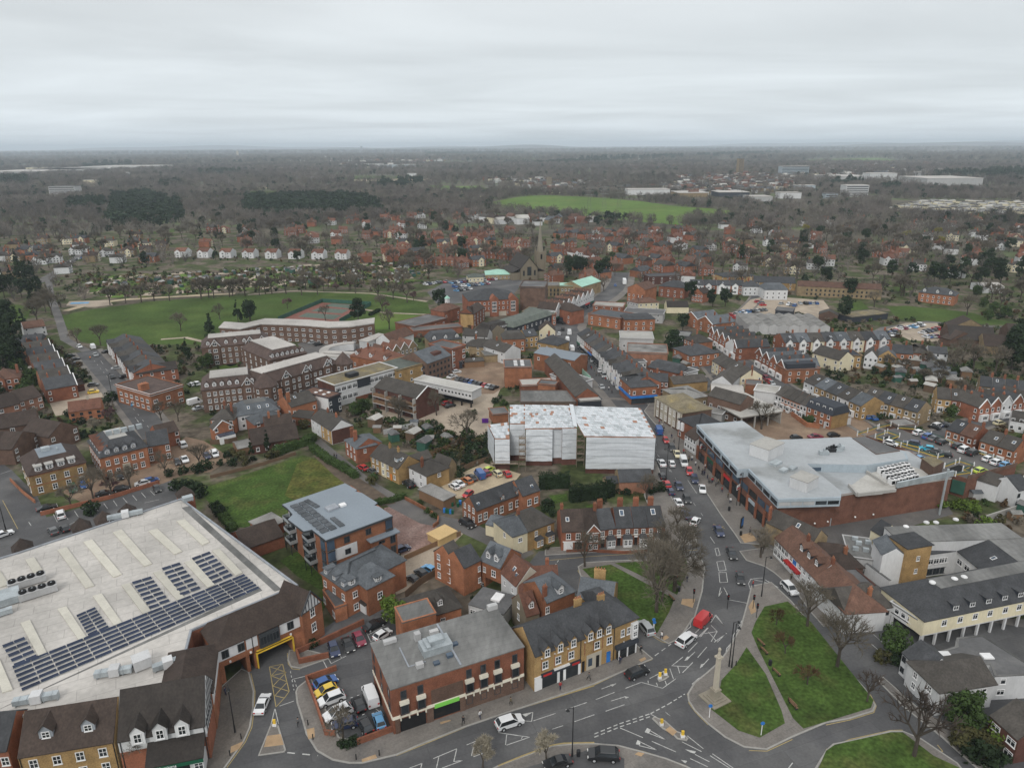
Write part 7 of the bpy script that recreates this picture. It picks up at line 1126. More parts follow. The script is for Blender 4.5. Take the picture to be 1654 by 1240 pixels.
def hedge(label,s,h,w_,m,seed=0,dens=16,size=.2):
 pts=W(s);r=random.Random(seed);c=pts[0];b=MB()
 for i in range(len(pts)-1):
  A,B=pts[i].xy-c.xy,pts[i+1].xy-c.xy;d=B-A;L=d.length;d/=L;n_=Vector((-d.y,d.x))
  for _ in range(int(L*(2*h+w_)*dens)):
   t=r.uniform(0,L);k=r.random()*(2*h+w_);wob=1+.14*math.sin(t*.9+i)+.1*math.sin(t*2.3+seed)
   if k<h:q=(-w_/2*wob,k)
   elif k<2*h:q=(w_/2*wob,k-h)
   else:q=(k-2*h-w_/2,h*wob)
   p=A+d*t+n_*q[0];p=Vector((p.x+r.gauss(0,.12),p.y+r.gauss(0,.12),max(.05,q[1]+r.gauss(0,.12))));a=Vector((r.gauss(0,1),r.gauss(0,1),r.gauss(0,1))).normalized();e=a.orthogonal().normalized();s_=size*r.uniform(.7,1.4);b.poly([p-a*s_,p-e*s_*.7,p+a*s_,p+e*s_*.7])
  b2=w_*.42;b.prism([A-n_*b2,B-n_*b2,B+n_*b2,A+n_*b2],0,h*.86)
 o=b.build('hedge',m);o.location=(c.x,c.y,0);tag(o,label,'hedge');return o
# big trees one can point at
trees('barebig','n3 620 640, 690 560',1.25);trees('bare','n3 700 330, 345 465',.8);trees('bare','n3 640 600',1.1);trees('bare','n4 520 850',1.25);trees('bare','n4 225 430',.8);trees('pollard','n4 635 985',.85);trees('bare','n4 405 695',1.0);trees('pollard','e 735 1140',1.7);trees('red','n4 285 690, 320 800, 405 920',.75)
trees('blossom','c 1255 1190, 720 1250',.75,0);trees('bare','b 1210 1010',.65);trees('bare','a 1150 1235',.75);trees('bare','n3 1030 415',.45);trees('bare','s3 980 480',1.05);trees('bare','s1 260 330, 240 340, 845 490, 580 280',.95);trees('bare','s2 1250 790',.75)
trees('bare','s6 1270 385, 1400 390, 735 1000, 1025 920, 1310 830, 1570 755, 560 1060, 880 970',.75);trees('pink','s6 870 400, 880 960',.85);trees('blossom','s6 740 480',.75);trees('bright','n2 565 680',.9,0);trees('round','m2 60 690',1.1,0);trees('round','s5 1290 390, 1370 370',.85);trees('round','s5 1480 430',.7);trees('cyp','s5 515 745, 375 800',.95,0);trees('round','s3 1385 440',.5)
trees('cone','m1 1195 640, 1345 490, 1515 395',.95);trees('pine','m1 1590 400, m2 335 385, 1020 405',.95);trees('pine','m3 280 320',1.1,0);trees('cone','m3 855 285, m2 70 460',.85);trees('bare','m2 810 385, 1170 330, 1215 440, 800 200',.95);trees('pink','m2 1195 325, 880 200, 960 195, 1370 260, 570 310',.95);trees('bare','m1 495 540, 640 540, 1080 260, 1400 380, 1150 450',.95);trees('barem','m1 700 285, 800 275, 900 270, 980 260, 1280 250, 1330 240, 1480 230, 1560 225, m2 100 240, 200 235, 300 230, 390 225, 470 215, 560 215, 660 225, 760 220, 1150 260, 1240 250, 1330 270, 1000 210',1.15);trees('barebig','m1 330 350, 290 330, 240 400',1.05)
trees('pine','m4 640 445, 580 600, 690 260, 830 300, 910 295',.95);trees('round','m4 625 620, 660 630',.8);trees('pine','m3 1130 90, 1180 100, 1080 110, 1290 120, 1340 110',1.2);trees('bare','m3 990 130, 1040 120, 1320 200, 1390 100',1.05);trees('round','s4 1050 165',.75);trees('pine','m5 1570 690, 1620 660, 1640 720',1.2);trees('bare','m5 1260 640, 1330 690, 1470 720, 1200 700, 1290 350, 870 230, 700 300',1.1);trees('round','m5 1390 300, 1460 330, 1530 370, 1420 380, 1350 230',1.);trees('pine','m5 540 240, 500 380, 1080 140, 1180 150, 1450 90, 1640 130',1.1);trees('gold','m4 1420 225',.35,0);trees('gold','f3 610 465, 1090 500, 1250 535, 1240 480',.9)
trees('cone','f1 130 670, 605 550, 630 530, 680 550, 960 490, 1040 490, 1060 485, 1030 590, 1225 480',1.);trees('pine','f1 1420 600, 700 620, f2 610 610, f3 610 590, 880 570, 300 590',1.);trees('round','n4 735 800',.8,0);trees('round','n4 1010 1020, 1000 1090',.9);trees('bright','n4 1150 1150',.8,0)
bushes('e 560 360, 470 360, 590 300, 1180 1010, 1230 1090, 1150 1060, 1270 1180, 1320 1120, 1420 1200, 1380 1050',2.);bushes('s6 1330 820, 1440 800, 1550 790, 1620 770, 1400 930, 1480 940, 1550 980, 640 410, 640 520, 560 350, 720 340, 720 1120, 880 230',2.0,0);bushes('s5 90 830, 150 760, 200 740, 260 770, 300 830, 560 780, 840 500, 1450 960, 1430 1000, 200 830',1.7);bushes('s1 620 400, 560 440, 480 400, 520 470, 430 520, 500 560, 640 560, 800 560, 960 540, 880 520, 720 830, 780 820, 850 720, 910 270, 1100 170, 1180 190, 560 380, 690 480, 930 600, 860 470',1.7);bushes('s2 1050 740, 1100 750, 1180 780, 1290 740, 1350 720, 905 800, 500 850, 530 910, 480 880, 700 780',1.5);bushes('n1 680 165, 740 180, 830 245, 850 265, 960 370, 1060 380',1.7,0);bushes('b 1200 1060, 1260 1060, 1300 1040, 960 230',1.1,0);bushes('n4 920 235, 980 240, 1040 250, 1090 320, 1120 345',2.2,5);bushes('g 330 660, 350 690, 720 345, 940 240',.8);bushes('m5 230 960, 270 1000, 340 1030, 1180 780, 1290 800, 700 720, 780 740, 900 690, 1100 810, 1000 800, 1150 930',1.6);bushes('h 930 215, 1010 200, 1080 180, 1230 230, 1300 300, 1350 340',.9,1)
hedge('tall dark conifer hedge in front of the wrapped building','s2 430 700, 660 690',4.,2.2,'leaf_dark',1);hedge('clipped dark hedge along the garden behind the Victorian terrace','s2 660 800, 940 770, 990 750',4.,2.,'leaf_dark',2);hedge('long overgrown hedge between green field plot and village hall','s5 560 760, 700 700, 860 650, 930 610',2.6,2.2,'leaf_mid',3);hedge('hedge along the lane side of the green field plot','s5 900 680, 1050 800, 1200 880, 1300 950',1.6,2.,'leaf_mid',4);hedge('hedge beside the tall new flats','h 860 235, 1010 205, 1110 170',1.3,1.2,'leaf_mid',5);hedge('hedge by the terrace front gardens near the carport','m5 160 945, 300 1040',1.4,1.2,'leaf_mid',6);hedge('dark hedge beside the bowling green','m2 1090 355, 1155 325',1.6,1.5,'leaf_dark',7);hedge('brambly strip between green field plot and supermarket','n1 830 235, 900 330',1.2,2,'leaf_mid',8);hedge('garden hedge behind the yellow cottages','s1 540 650, 700 580',1.6,1.2,'leaf_brown',9);hedge('hedge along the workshop yard lawn','m5 200 345, 320 375',1.4,1.4,'leaf_dark',10)
trees('pine','m1 30 380, 70 430, 20 490, 100 520, 40 570, 110 620, 30 660, 130 690, 40 740, 30 240, 80 230, 140 240, 190 235, 150 140',1.1);trees('round','m1 160 600, 210 740, 330 820',.6);trees('pine','m5 1600 600, 1640 560, 1500 160, 1380 60, 1250 120',1.2)
# ================================================================== VEHICLES
def car_parts(kind_):
 L,Wd,H,hood,tail,wb,rail=dict(hatch=(4.0,1.75,1.48,.95,.25,2.5,.92),saloon=(4.6,1.82,1.44,1.15,.8,2.75,.9),suv=(4.6,1.9,1.68,1.05,.2,2.7,1.02),van=(5.2,2.0,2.2,.8,.05,3.2,1.2),lorry=(7.5,2.4,3.2,.3,.05,4.4,1.5))[kind_]
 w_=Wd/2;x0,x1=-L/2,L/2;b=MB()
 prof=[(x0,.35),(x1-.1,.3),(x1,.5),(x1-.08,rail*.78),(x1-hood,rail),(x0+tail,rail+.02),(x0+.03,rail*.9)]
 n=len(prof);ys=((-w_*.9,.86),(-w_,1),(w_,1),(w_*.9,.86));k=len(b.v)
 for y,s in((-w_,1),(w_,1)):b.v+=[(x*(.985 if abs(x)>L*.45 else 1),y*(.94 if abs(x)>L*.4 else 1),z)for x,z in prof]
 b.f.append(tuple(range(k,k+n)));b.f.append(tuple(range(k+n,k+2*n))[::-1]);b.m+=[0,0]
 for i in range(n):j=(i+1)%n;b.f.append((k+i,k+n+i,k+n+j,k+j));b.m.append(0)
 fx,rx=x1-hood,x0+tail;tf,tr_=(.75,.45)if kind_ in('hatch','suv')else(.85,.7)if kind_=='saloon' else(.55,.06)
 lo=[(rx,-w_*.93,rail+.01),(fx,-w_*.93,rail),(fx,w_*.93,rail),(rx,w_*.93,rail+.01)];hi=[(rx+tr_,-w_*.74,H-.06),(fx-tf,-w_*.74,H-.06),(fx-tf,w_*.74,H-.06),(rx+tr_,w_*.74,H-.06)]
 up=[(x,y*1.02,z)for x,y,z in hi];b.hull(up,[(x*.97+.0,y*.94,H)for x,y,z in hi])
 V=[Vector(p)for p in lo+hi]
 def pillar(a,c,wdx):p,q=V[a],V[c];d=Vector((wdx,0,0));b.hull([p-d,p+d,p+d+Vector((0,.05 if p.y<0 else-.05,0)),p-d+Vector((0,.05 if p.y<0 else-.05,0))],[q-d,q+d,q+d+Vector((0,.05 if p.y<0 else-.05,0)),q-d+Vector((0,.05 if p.y<0 else-.05,0))])
 for a,c in((0,4),(1,5),(2,6),(3,7)):pillar(a,c,.07)
 pb_={};sidebody=kind_ in('van','lorry')
 if sidebody:cut=fx-tf-.55;b.hull([(rx,-w_*.97,rail),(cut,-w_*.97,rail),(cut,w_*.97,rail),(rx,w_*.97,rail)],[(rx+.05,-w_*.86,H-.03),(cut,-w_*.86,H-.03),(cut,w_*.86,H-.03),(rx+.05,w_*.86,H-.03)])
 for sx in(-wb/2,wb/2):
  for sy in(-1,1):b.cyl((sx,sy*(w_-.12),.36),(sx,sy*(w_+.012),.36),.39,n=10,m=1)
 body=b.mesh('body',['paint_car_white','void'])
 def quad(nm,a,c,d,e_,inset=.06,m='glass',off=.012):
  P_=[V[i]for i in(a,c,d,e_)];ce=sum(P_,Vector())/4;nn=(P_[1]-P_[0]).cross(P_[2]-P_[1]).normalized();g=MB();g.poly([p+(ce-p).normalized()*inset+nn*off for p in P_]);g.v+=[tuple(Vector(v)-nn*.03)for v in g.v];g.f.append((7,6,5,4));g.m.append(0);return g.mesh(nm,m)
 ws=quad('windscreen',1,2,6,5);rw=quad('rear_window',3,0,4,7);s1_=quad('side_window',0,1,5,4);s2_=quad('side_window',2,3,7,6)
 wm=MB();wm.cyl((0,-.11,0),(0,.11,0),.33,n=12);wm.cyl((0,-.125,0),(0,.125,0),.2,n=8,m=1)
 wheel=wm.mesh('wheel',['tyre','alloy']);hl=MB();hl.box(-.12,-.2,-.07,.05,.2,.07);tl=MB();tl.box(-.05,-.14,-.1,.06,.14,.1)
 return dict(body=body,glass=[ws,s1_,s2_]+([]if sidebody else[rw]),wheel=wheel,wp=[(sx,sy*(w_-.1),.33)for sx in(-wb/2,wb/2)for sy in(-1,1)],hl=hl.mesh('headlight','lamp_white'),tl=tl.mesh('tail_light','lamp_red'),hp=[(x1-.05,s*w_*.68,rail*.68)for s in(-1,1)],tp=[(x0+.01,s*w_*.74,rail*.8)for s in(-1,1)])
def car_single(kind_):
 c=cached(('car',kind_),lambda:car_parts(kind_));b=MB()
 def add(me,off,mi):
  k=len(b.v);b.v+=[tuple(v.co+Vector(off))for v in me.vertices]
  for p in me.polygons:b.f.append(tuple(k+i for i in p.vertices));b.m.append(mi)
 add(c['body'],(0,0,0),0);[add(g,(0,0,0),1)for g in c['glass']];[add(c['wheel'],p,2)for p in c['wp']];return b.mesh('car',['paint_car_white','glass','tyre'])
CK=dict(hatch=('hatchback_car','hatchback'),saloon=('saloon_car','saloon car'),suv=('suv_car','large car'),van=('van','van'),lorry=('lorry','lorry'));KK=dict(h='hatch',s='saloon',u='suv',v='van',l='lorry')
CC=dict(w='white',k='black',g='grey',s='silver',r='red',b='blue',n='navy',l='lightblue',y='yellow',c='cream',o='orange',e='green',m='maroon',t='teal',i='lime');NC=[0]
def car(p,ang,col,kd,z=0.,near=False):
 nm,cat=CK[kd];pm=M['paint_car_'+col];look=f'{dict(lightblue="light blue", navy="dark blue", teal="turquoise", lime="lime green").get(col, col)} {cat}';i=NC[0];NC[0]+=1
 sc=1+.05*math.sin(i*2.3)
 if near:
  c=cached(('car',kd),lambda:car_parts(kd));o=bpy.data.objects.new(nm,None);COL.objects.link(o);bd=put('body',c['body'],o);bd.material_slots[0].link='OBJECT';bd.material_slots[0].material=pm
  for g in c['glass']:put(g.name.split('.')[0],g,o)
  for q in c['wp']:put('wheel',c['wheel'],o,q)
  for q in c['hp']:put('headlight',c['hl'],o,q)
  for q in c['tp']:put('tail_light',c['tl'],o,q)
 else:o=put(nm,cached(('car1',kd),lambda:car_single(kd)));o.material_slots[0].link='OBJECT';o.material_slots[0].material=pm
 o.location=(p.x,p.y,z);o.rotation_euler.z=ang;o.scale=(sc,sc,sc);auto(o,look,'van' if kd=='van' else 'lorry' if kd=='lorry' else 'car','cars and vans');return o
def cars(reg,s,z=.03,near=True):
 """'x y fx fy ck' : centre, a point ahead of the bonnet, colour + kind letters"""
 for t in s.split(','):
  a=t.split();p,q=W(f'{reg} {a[0]} {a[1]} {a[2]} {a[3]}',z);d=q-p;car(p,math.atan2(d.y,d.x),CC[a[4][0]],KK[a[4][1]],z,near)
cars('b','540 725 570 650 ws,1135 270 1152 325 nh,1252 230 1280 290 ks,1345 185 1372 235 mh,1470 65 1540 30 ks,1540 145 1610 100 wh,1065 548 1160 505 bh,1068 615 985 650 yh,1115 685 1020 722 wu,1168 805 1070 850 wu,1340 728 1310 665 kh,1440 665 1412 590 wv,1392 900 1362 850 kh,1512 865 1490 800 lh,1225 895 1180 905 nh');cars('c','945 880 1050 845 wu');cars('c','1345 1215 1245 1240 ks',.13);cars('d','75 1155 -20 1150 ku',.13);cars('d','355 465 440 428 ku,430 90 395 45 su,765 190 820 145 wu,905 25 965 -40 rv')
cars('n3','860 335 875 365 ns,910 422 922 452 ks,943 517 948 545 ks,770 298 785 275 wh,797 172 800 195 ws,767 135 772 155 nu,747 105 752 122 rh,725 70 732 90 wv,679 74 672 55 wh,640 72 630 55 ws,642 122 634 105 kh,660 154 652 138 rh,706 160 716 182 ns,675 182 667 165 nh,700 38 705 50 cs,680 14 684 24 ku,1132 557 1160 585 wu,738 212 745 230 kh,705 224 697 208 ws,735 272 725 255 ns');cars('s3','124 510 110 475 bv,182 585 192 605 rh')
cars('n1','235 272 225 240 wu,182 245 210 238 ks,606 172 618 190 kh,282 172 288 190 eu,322 158 330 172 bh,462 124 470 142 ku,470 172 500 168 kh,402 189 430 184 ks,550 150 520 156 wh,582 140 605 134 bh,684 68 692 85 kh,712 58 722 75 ws,798 45 810 60 nh,828 37 838 52 ws,206 335 195 318 gh,251 324 240 308 kh,12 348 40 338 ws');cars('h','1080 620 1130 600 nh,1178 870 1130 830 kh,1246 822 1200 785 kh,1310 788 1260 760 lh');cars('g','350 555 420 525 ss,285 45 330 70 ku')
cars('s1','737 925 700 900 wh,778 900 740 875 ws,850 875 800 845 oh,893 848 855 815 ks,965 825 930 785 bv,1018 805 985 775 mh,1045 775 1080 760 ih,1117 810 1085 785 ch,1208 815 1190 790 rh,858 995 830 1015 rh,330 905 300 880 ku',.02);cars('s5','1355 868 1320 850 rh,1445 895 1410 875 gs',.02)
Z5=DK+.06;cars('s4','775 318 850 300 wh,850 348 920 325 bu,900 366 970 345 gs,968 395 1040 372 kh,1100 430 1180 405 ku,1155 460 1220 435 wu,1222 485 1290 460 ku,1350 535 1420 510 wh,1422 565 1490 540 wh,1495 585 1560 562 lh,715 408 640 395 nu,842 450 770 440 th,905 470 840 460 gs,985 500 920 490 kh,1285 635 1350 615 ih,732 510 800 490 gs,778 535 850 515 lh,540 405 600 420 wh',Z5)
cars('s4','905 268 860 255 kh,985 252 940 240 kh,1340 182 1400 175 ks,1470 168 1530 160 ws,1445 235 1500 225 ch,387 190 340 165 bs,262 138 230 120 rh,45 248 100 245 ws',.02,False);cars('s3','1270 560 1330 555 kh,1430 555 1490 550 ms,1582 540 1640 535 kh,1565 460 1620 450 ws',.02,False)
cars('m3','1100 470 1095 440 wv,1088 515 1082 485 wv,1117 572 1105 545 wv,1150 632 1160 650 lh,1050 405 1080 410 ku,1058 445 1064 425 kh,1063 565 1055 545 ws,1036 475 1044 455 wh,1450 150 1440 120 wl,1392 165 1400 185 bh,1305 812 1290 790 ss,355 748 385 738 ws,385 716 415 712 wh,505 850 535 845 wh,320 920 350 910 rh,342 933 375 925 ks,412 888 440 900 kh,400 762 425 750 gs,428 770 452 757 kh,455 776 480 764 nh,483 782 508 770 bh,508 790 535 778 ks,536 797 560 785 kh,565 803 590 790 rh,592 810 618 798 ss,622 818 650 805 ks',.02,False)
cars('s6','885 50 870 20 ks,965 145 945 110 ku,1047 262 1035 230 lh,370 182 420 190 ss,470 205 520 190 wu,553 152 550 120 rh,735 168 790 160 yh,735 115 770 112 gh,450 162 490 158 wh,1075 190 1060 160 kh',.02,False);cars('m1','507 556 525 570 wh,592 560 570 535 wv,608 608 590 590 ss,680 588 710 580 ks,745 693 770 690 ss,792 748 815 742 kh,450 615 480 610 kh,475 638 500 632 ks,490 663 515 657 kh,1217 798 1190 790 wh,1250 793 1225 780 wh,1240 913 1270 905 wv,1265 948 1295 940 ss,1165 1183 1150 1160 wu,1362 1228 1345 1215 wh',.02,False);cars('m2','730 530 760 525 ss,765 542 790 538 kh',.02,False)
def parked(s,n,hd,z=.02,seed=0,gap=.12):
 A,B=W(s,z)[:2];r=random.Random(seed);a=math.atan2((B-A).y,(B-A).x)+hd
 for i in range(n):
  if r.random()<gap:continue
  p=A.lerp(B,(i+.5)/n)+Vector((r.gauss(0,.25),r.gauss(0,.25),0));car(p,a+r.choice((0,math.pi))+r.gauss(0,.05),r.choice('white black grey silver silver white black blue navy red grey white lightblue maroon'.split()),r.choice(('hatch','hatch','saloon','suv')),z,False)
for k,s in enumerate(('m3 340 150, 560 130','m3 360 175, 590 150','m3 370 200, 480 185','m3 180 160, 330 140','m3 490 165, 610 150','m3 420 140, 640 125','m4 940 360, 1060 330','m4 960 375, 1060 360','m4 990 340, 1170 320','m4 1110 265, 1160 295','m4 1260 280, 1390 300','m4 1380 280, 1500 280','m5 790 470, 880 430','m5 880 440, 1010 415','m5 990 470, 1110 440','m5 1010 495, 1110 490','m5 800 480, 860 485')):parked(s,[11,11,5,8,6,10,5,4,7,3,6,5,6,7,5,4,3][k],math.pi/2+.1,.02,k,.1)
for k,(s,n)in enumerate((('m4 930 520, 1100 620',6),('m4 1140 740, 1220 800',4),('m5 560 960, 700 1030',4),('f1 280 620, 400 580',7),('m4 150 760, 40 600',5),('m5 1040 1080, 1160 1050',3),('f3 600 620, 780 640',8))):parked(s,n,0,.02,50+k,.25)
# ================================================================== STREET FURNITURE, WALLS, PEOPLE
def copies(s,mk,look,cat,grp,name,ang=None):
 for i,p in enumerate(W(s)):o=thing(name,'',cat,(p.x,p.y,.1),(ang or 0)if not callable(ang)else ang(i),grp);THINGS.pop();AUTO.append((o,look));[put(n,me,o)for n,me in mk()]
def simple(fn,m):b=MB();fn(b);return b,m
def lamp():
 def mk():
  b=MB();b.cyl((0,0,-.1),(0,0,1.4),.15,.13,8);b.cyl((0,0,1.4),(0,0,9.3),.1,.07,8);a=MB();a.cyl((0,0,9.2),(-.9,0,9.45),.05,n=5);h=MB();h.cyl((-1.,0,9.0),(-1.,0,9.4),.3,.1,8);h.ell((-1.,0,8.98),(.26,.26,.16),1);return[('pole',b.mesh('pole','metal_dark')),('arm',a.mesh('arm','metal_dark')),('lamp_head',h.mesh('lamp_head',['metal_dark','lamp_white']))]
 return cached('lamp',mk)
copies('c 1468 1145, d 1145 405, n3 1025 580, s3 288 665, s3 185 912, s3 800 1120, b 310 945, n3 900 850, s6 885 210, s6 45 1240',lamp,'tall black lamp post','street lamp','street lamps','street_lamp',lambda i:i*1.3+.5)
def signal():
 def mk():
  b=MB();b.cyl((0,0,-.1),(0,0,3.2),.06,n=6);h=MB();h.box(-.18,-.15,2.2,.18,.1,3.3);l=MB();l.cyl((0,-.16,3.05),(0,-.2,3.05),.1,n=8);return[('pole',b.mesh('pole','metal_dark')),('signal_head',h.mesh('signal_head','void')),('lens',l.mesh('lens','lamp_red'))]
 return cached('sig',mk)
copies('n3 762 605, 992 628, 1005 662, 893 628',signal,'black traffic light at the crossing','traffic light','traffic lights','traffic_light')
copies('b 918 885, 960 1005, 362 1000, 268 1140, 1320 1172, 1513 1138, d 1180 390, c 1520 1150',lambda:cached('bol',lambda:[('post',(lambda b:(b.cyl((0,0,-.1),(0,0,1.),.1,.09,8),b.ell((0,0,1.),(.12,.12,.08)),b.mesh('post','metal_dark'))[-1])(MB()))]),'short dark bollard','bollard','bollards along the pavements','bollard')
copies('d 560 885, 735 985, 545 495, 592 465, b 640 890',lambda:cached('kl',lambda:[('base',(lambda b:(b.box(-.3,-.25,-.1,.3,.25,.45),b.mesh('base','paint_white'))[-1])(MB())),('shell',(lambda b:(b.prism([(-.22,-.12),(.22,-.12),(.22,.12),(-.22,.12)],.45,1.25),b.mesh('shell','yellow_paint'))[-1])(MB()))]),'yellow and white traffic bollard on an island','bollard','keep left bollards','traffic_bollard')
def bench():
 def mk():
  s_,k,l=MB(),MB(),MB();[s_.box(-.9,y,.42,.9,y+.12,.46)for y in(-.22,-.06,.1)];[k.box(-.9,.26,z,.9,.3,z+.12)for z in(.55,.75)];[l.box(x,-.22,-.1,x+.07,.3,.42)for x in(-.8,.73)];l.box(-.8,.28,.4,-.73,.32,.9);l.box(.73,.28,.4,.8,.32,.9);return[('seat',s_.mesh('seat','timber')),('backrest',k.mesh('backrest','timber')),('legs',l.mesh('frame','metal_dark'))]
 return cached('bench',mk)
copies('d 1392 205, 1418 275, 1520 455, n4 352 1005, n3 680 590, n3 1145 995',bench,'dark wooden park bench by the path','bench','park benches','park_bench',1.9)
copies('d 1465 385, n3 707 560, c 1520 1140, n3 900 250, n3 945 345',lambda:cached('bin',lambda:[('body',(lambda b:(b.cyl((0,0,-.1),(0,0,1.),.3,.32,10),b.ell((0,0,1.),(.32,.32,.18)),b.mesh('body','metal_dark'))[-1])(MB()))]),'black round litter bin','bin','litter bins','litter_bin')
copies('d 1390 968, 958 820, 490 90, n3 610 720',lambda:cached('sgn',lambda:[('post',(lambda b:(b.cyl((0,0,-.1),(0,0,2.6),.07,n=6),b.mesh('post','paint_white'))[-1])(MB())),('sign_plate',(lambda b:(b.cyl((0,-.08,2.4),(0,-.12,2.4),.34,n=12),b.mesh('sign_plate','blue_paint'))[-1])(MB()))]),'round blue sign on a white post','sign','blue road signs','road_sign')
copies('s3 772 1120, s3 470 760',lambda:cached('fl',lambda:[('post',(lambda b:(b.cyl((0,0,-.1),(0,0,6.),.07,n=6),b.mesh('post','metal_dark'))[-1])(MB())),('sign_plate',(lambda b:(b.box(-.8,-.06,4.6,.8,.06,5.9,0),b.box(-.7,-.08,4.75,.7,-.05,5.2,1),b.mesh('sign_plate',['paint_white','red_paint']))[-1])(MB()))]),'white and red square sign high on a post','sign','shop signs on posts','shop_sign',.8)
copies('n3 948 315',lambda:cached('tot',lambda:[('frame',(lambda b:(b.box(-.7,-.15,-.1,.7,.15,2.7),b.mesh('frame','metal_dark'))[-1])(MB())),('poster',(lambda b:(b.box(-.55,-.18,.6,.55,-.15,2.5),b.mesh('poster','blue_paint'))[-1])(MB()))]),'dark advertising panel with blue poster on the pavement','sign','advertising panels','advertising_panel',.9)
p=W('d 1003 665')[0];o=thing('memorial_column','tall pale stone column on stepped plinth at the corner of the green','monument',(p.x,p.y,.12),.5)
for nm,sp in(('base',((1.9,0,.2),(1.35,.2,.4),(.95,.4,.6))),('plinth',((.6,.6,1.9),(.7,1.9,2.1)))):b=MB();[b.box(-r,-r,z0,r,r,z1)for r,z0,z1 in sp];b.build(nm,'stone_spire',o)
b=MB();b.hull([(-.34,-.34,2.1),(.34,-.34,2.1),(.34,.34,2.1),(-.34,.34,2.1)],[(-.28,-.28,8.3),(.28,-.28,8.3),(.28,.28,8.3),(-.28,.28,8.3)]);b.build('shaft','stone_pale',o);b=MB();b.box(-.5,-.5,8.3,.5,.5,8.6);b.cyl((0,0,8.7),(0,0,9.6),.3,.18,8);b.ell((0,0,9.9),(.28,.28,.38));b.build('capital','stone_pale',o)
for l,s,h,t,m in(('brick wall along the pavement side of the office car park','b 1150 425, 905 510, 985 720, 1065 965, 1140 975',1.1,.3,'brick_red'),('brick wall at the street corner of the office car park','b 1335 1045, 1640 930',1.2,.3,'brick_red'),('brick planter wall beside the ramp entrance','b 1085 320, 850 370, 825 290, 1040 200, 1380 40',1.2,.35,'brick_red'),('long brick wall between office forecourt and supermarket parking','s6 325 1130, 900 990, 1250 880',1.1,.3,'brick_red'),('low brick wall beside the yellow mansard office','s6 85 860, 185 960, 275 1030',.9,.3,'brick_orange'),('brick pillared wall round the gravel plot','h 1110 190, 1190 230, 1260 270, 1330 310, 1385 350, 1380 395, 1345 420',.9,.3,'brick_orange'),('front garden walls before the Victorian terrace','s2 640 1190, 790 1185, 1080 1200, 1250 1190',.7,.25,'brick_red'),('brick boundary wall behind the terrace carport','m5 175 990, 270 1060, 350 1070',1.6,.3,'brick_orange'),('pale stone wall at the far right gardens','n4 1090 290, 1240 240',1.6,.3,'concrete')):wall_run('brick_wall' if 'brick' in m else 'stone_wall',l,s,h,t,m)
for l,s,h,m in(('new timber fence along the drive beside the gravel plot','h 1105 695, 1340 590, 1570 490',1.3,'timber'),('brown timber fence between drive and coach house','h 1110 1010, 1230 905, 1430 780',1.7,'fence_brown'),('white panel fence in the gardens behind yellow cottages','s1 110 450, 380 385',1.7,'render_grey'),('timber fence of the sandy car park','s1 690 850, 890 740, 1040 690',1.7,'fence_brown'),('blue hoarding panels round the building site','m4 1040 225, 1205 225',2.4,'blue_paint'),('green netting fence along the near High Street kerb','m3 1160 700, 1235 775',2.2,'copper_green'),('tall green mesh fence round the tennis courts','m2 510 385, 790 268, 1100 288, 900 398',2.2,'metal_green'),('garden fence behind the brown village hall','s5 0 650, 160 640, 240 620',1.6,'fence_brown'),('fence along the far side of the green field plot','s5 0 950, 480 830, 760 740',1.,'fence_brown')):wall_run('fence',l,s,h,.12,m,'fence')
for i,s in enumerate('s1 1000 345,s1 1025 345'.split(',')):p=W(s)[0];b=MB();b.box(-.6,-.4,.1,.6,.4,1.3);b.box(-.65,-.45,1.3,.65,.5,1.4);o=b.build('wheelie_bin','purple_paint');o.location=p;auto(o,'purple rubbish bin','bin','rubbish bins')
for i,p in enumerate(W('s1 650 1140, 668 1145, 686 1148, 704 1150, 722 1152, 770 1090, 790 1070, 700 1080, 720 1085')):b=MB();b.box(-.3,-.35,0,.3,.35,1.0);b.box(-.33,-.4,1.,.33,.4,1.08);o=b.build('wheelie_bin',['blue_paint','green_dark','green_dark'][i%3]);o.location=p;auto(o,['blue wheelie bin','green wheelie bin','green wheelie bin'][i%3],'bin','rubbish bins')
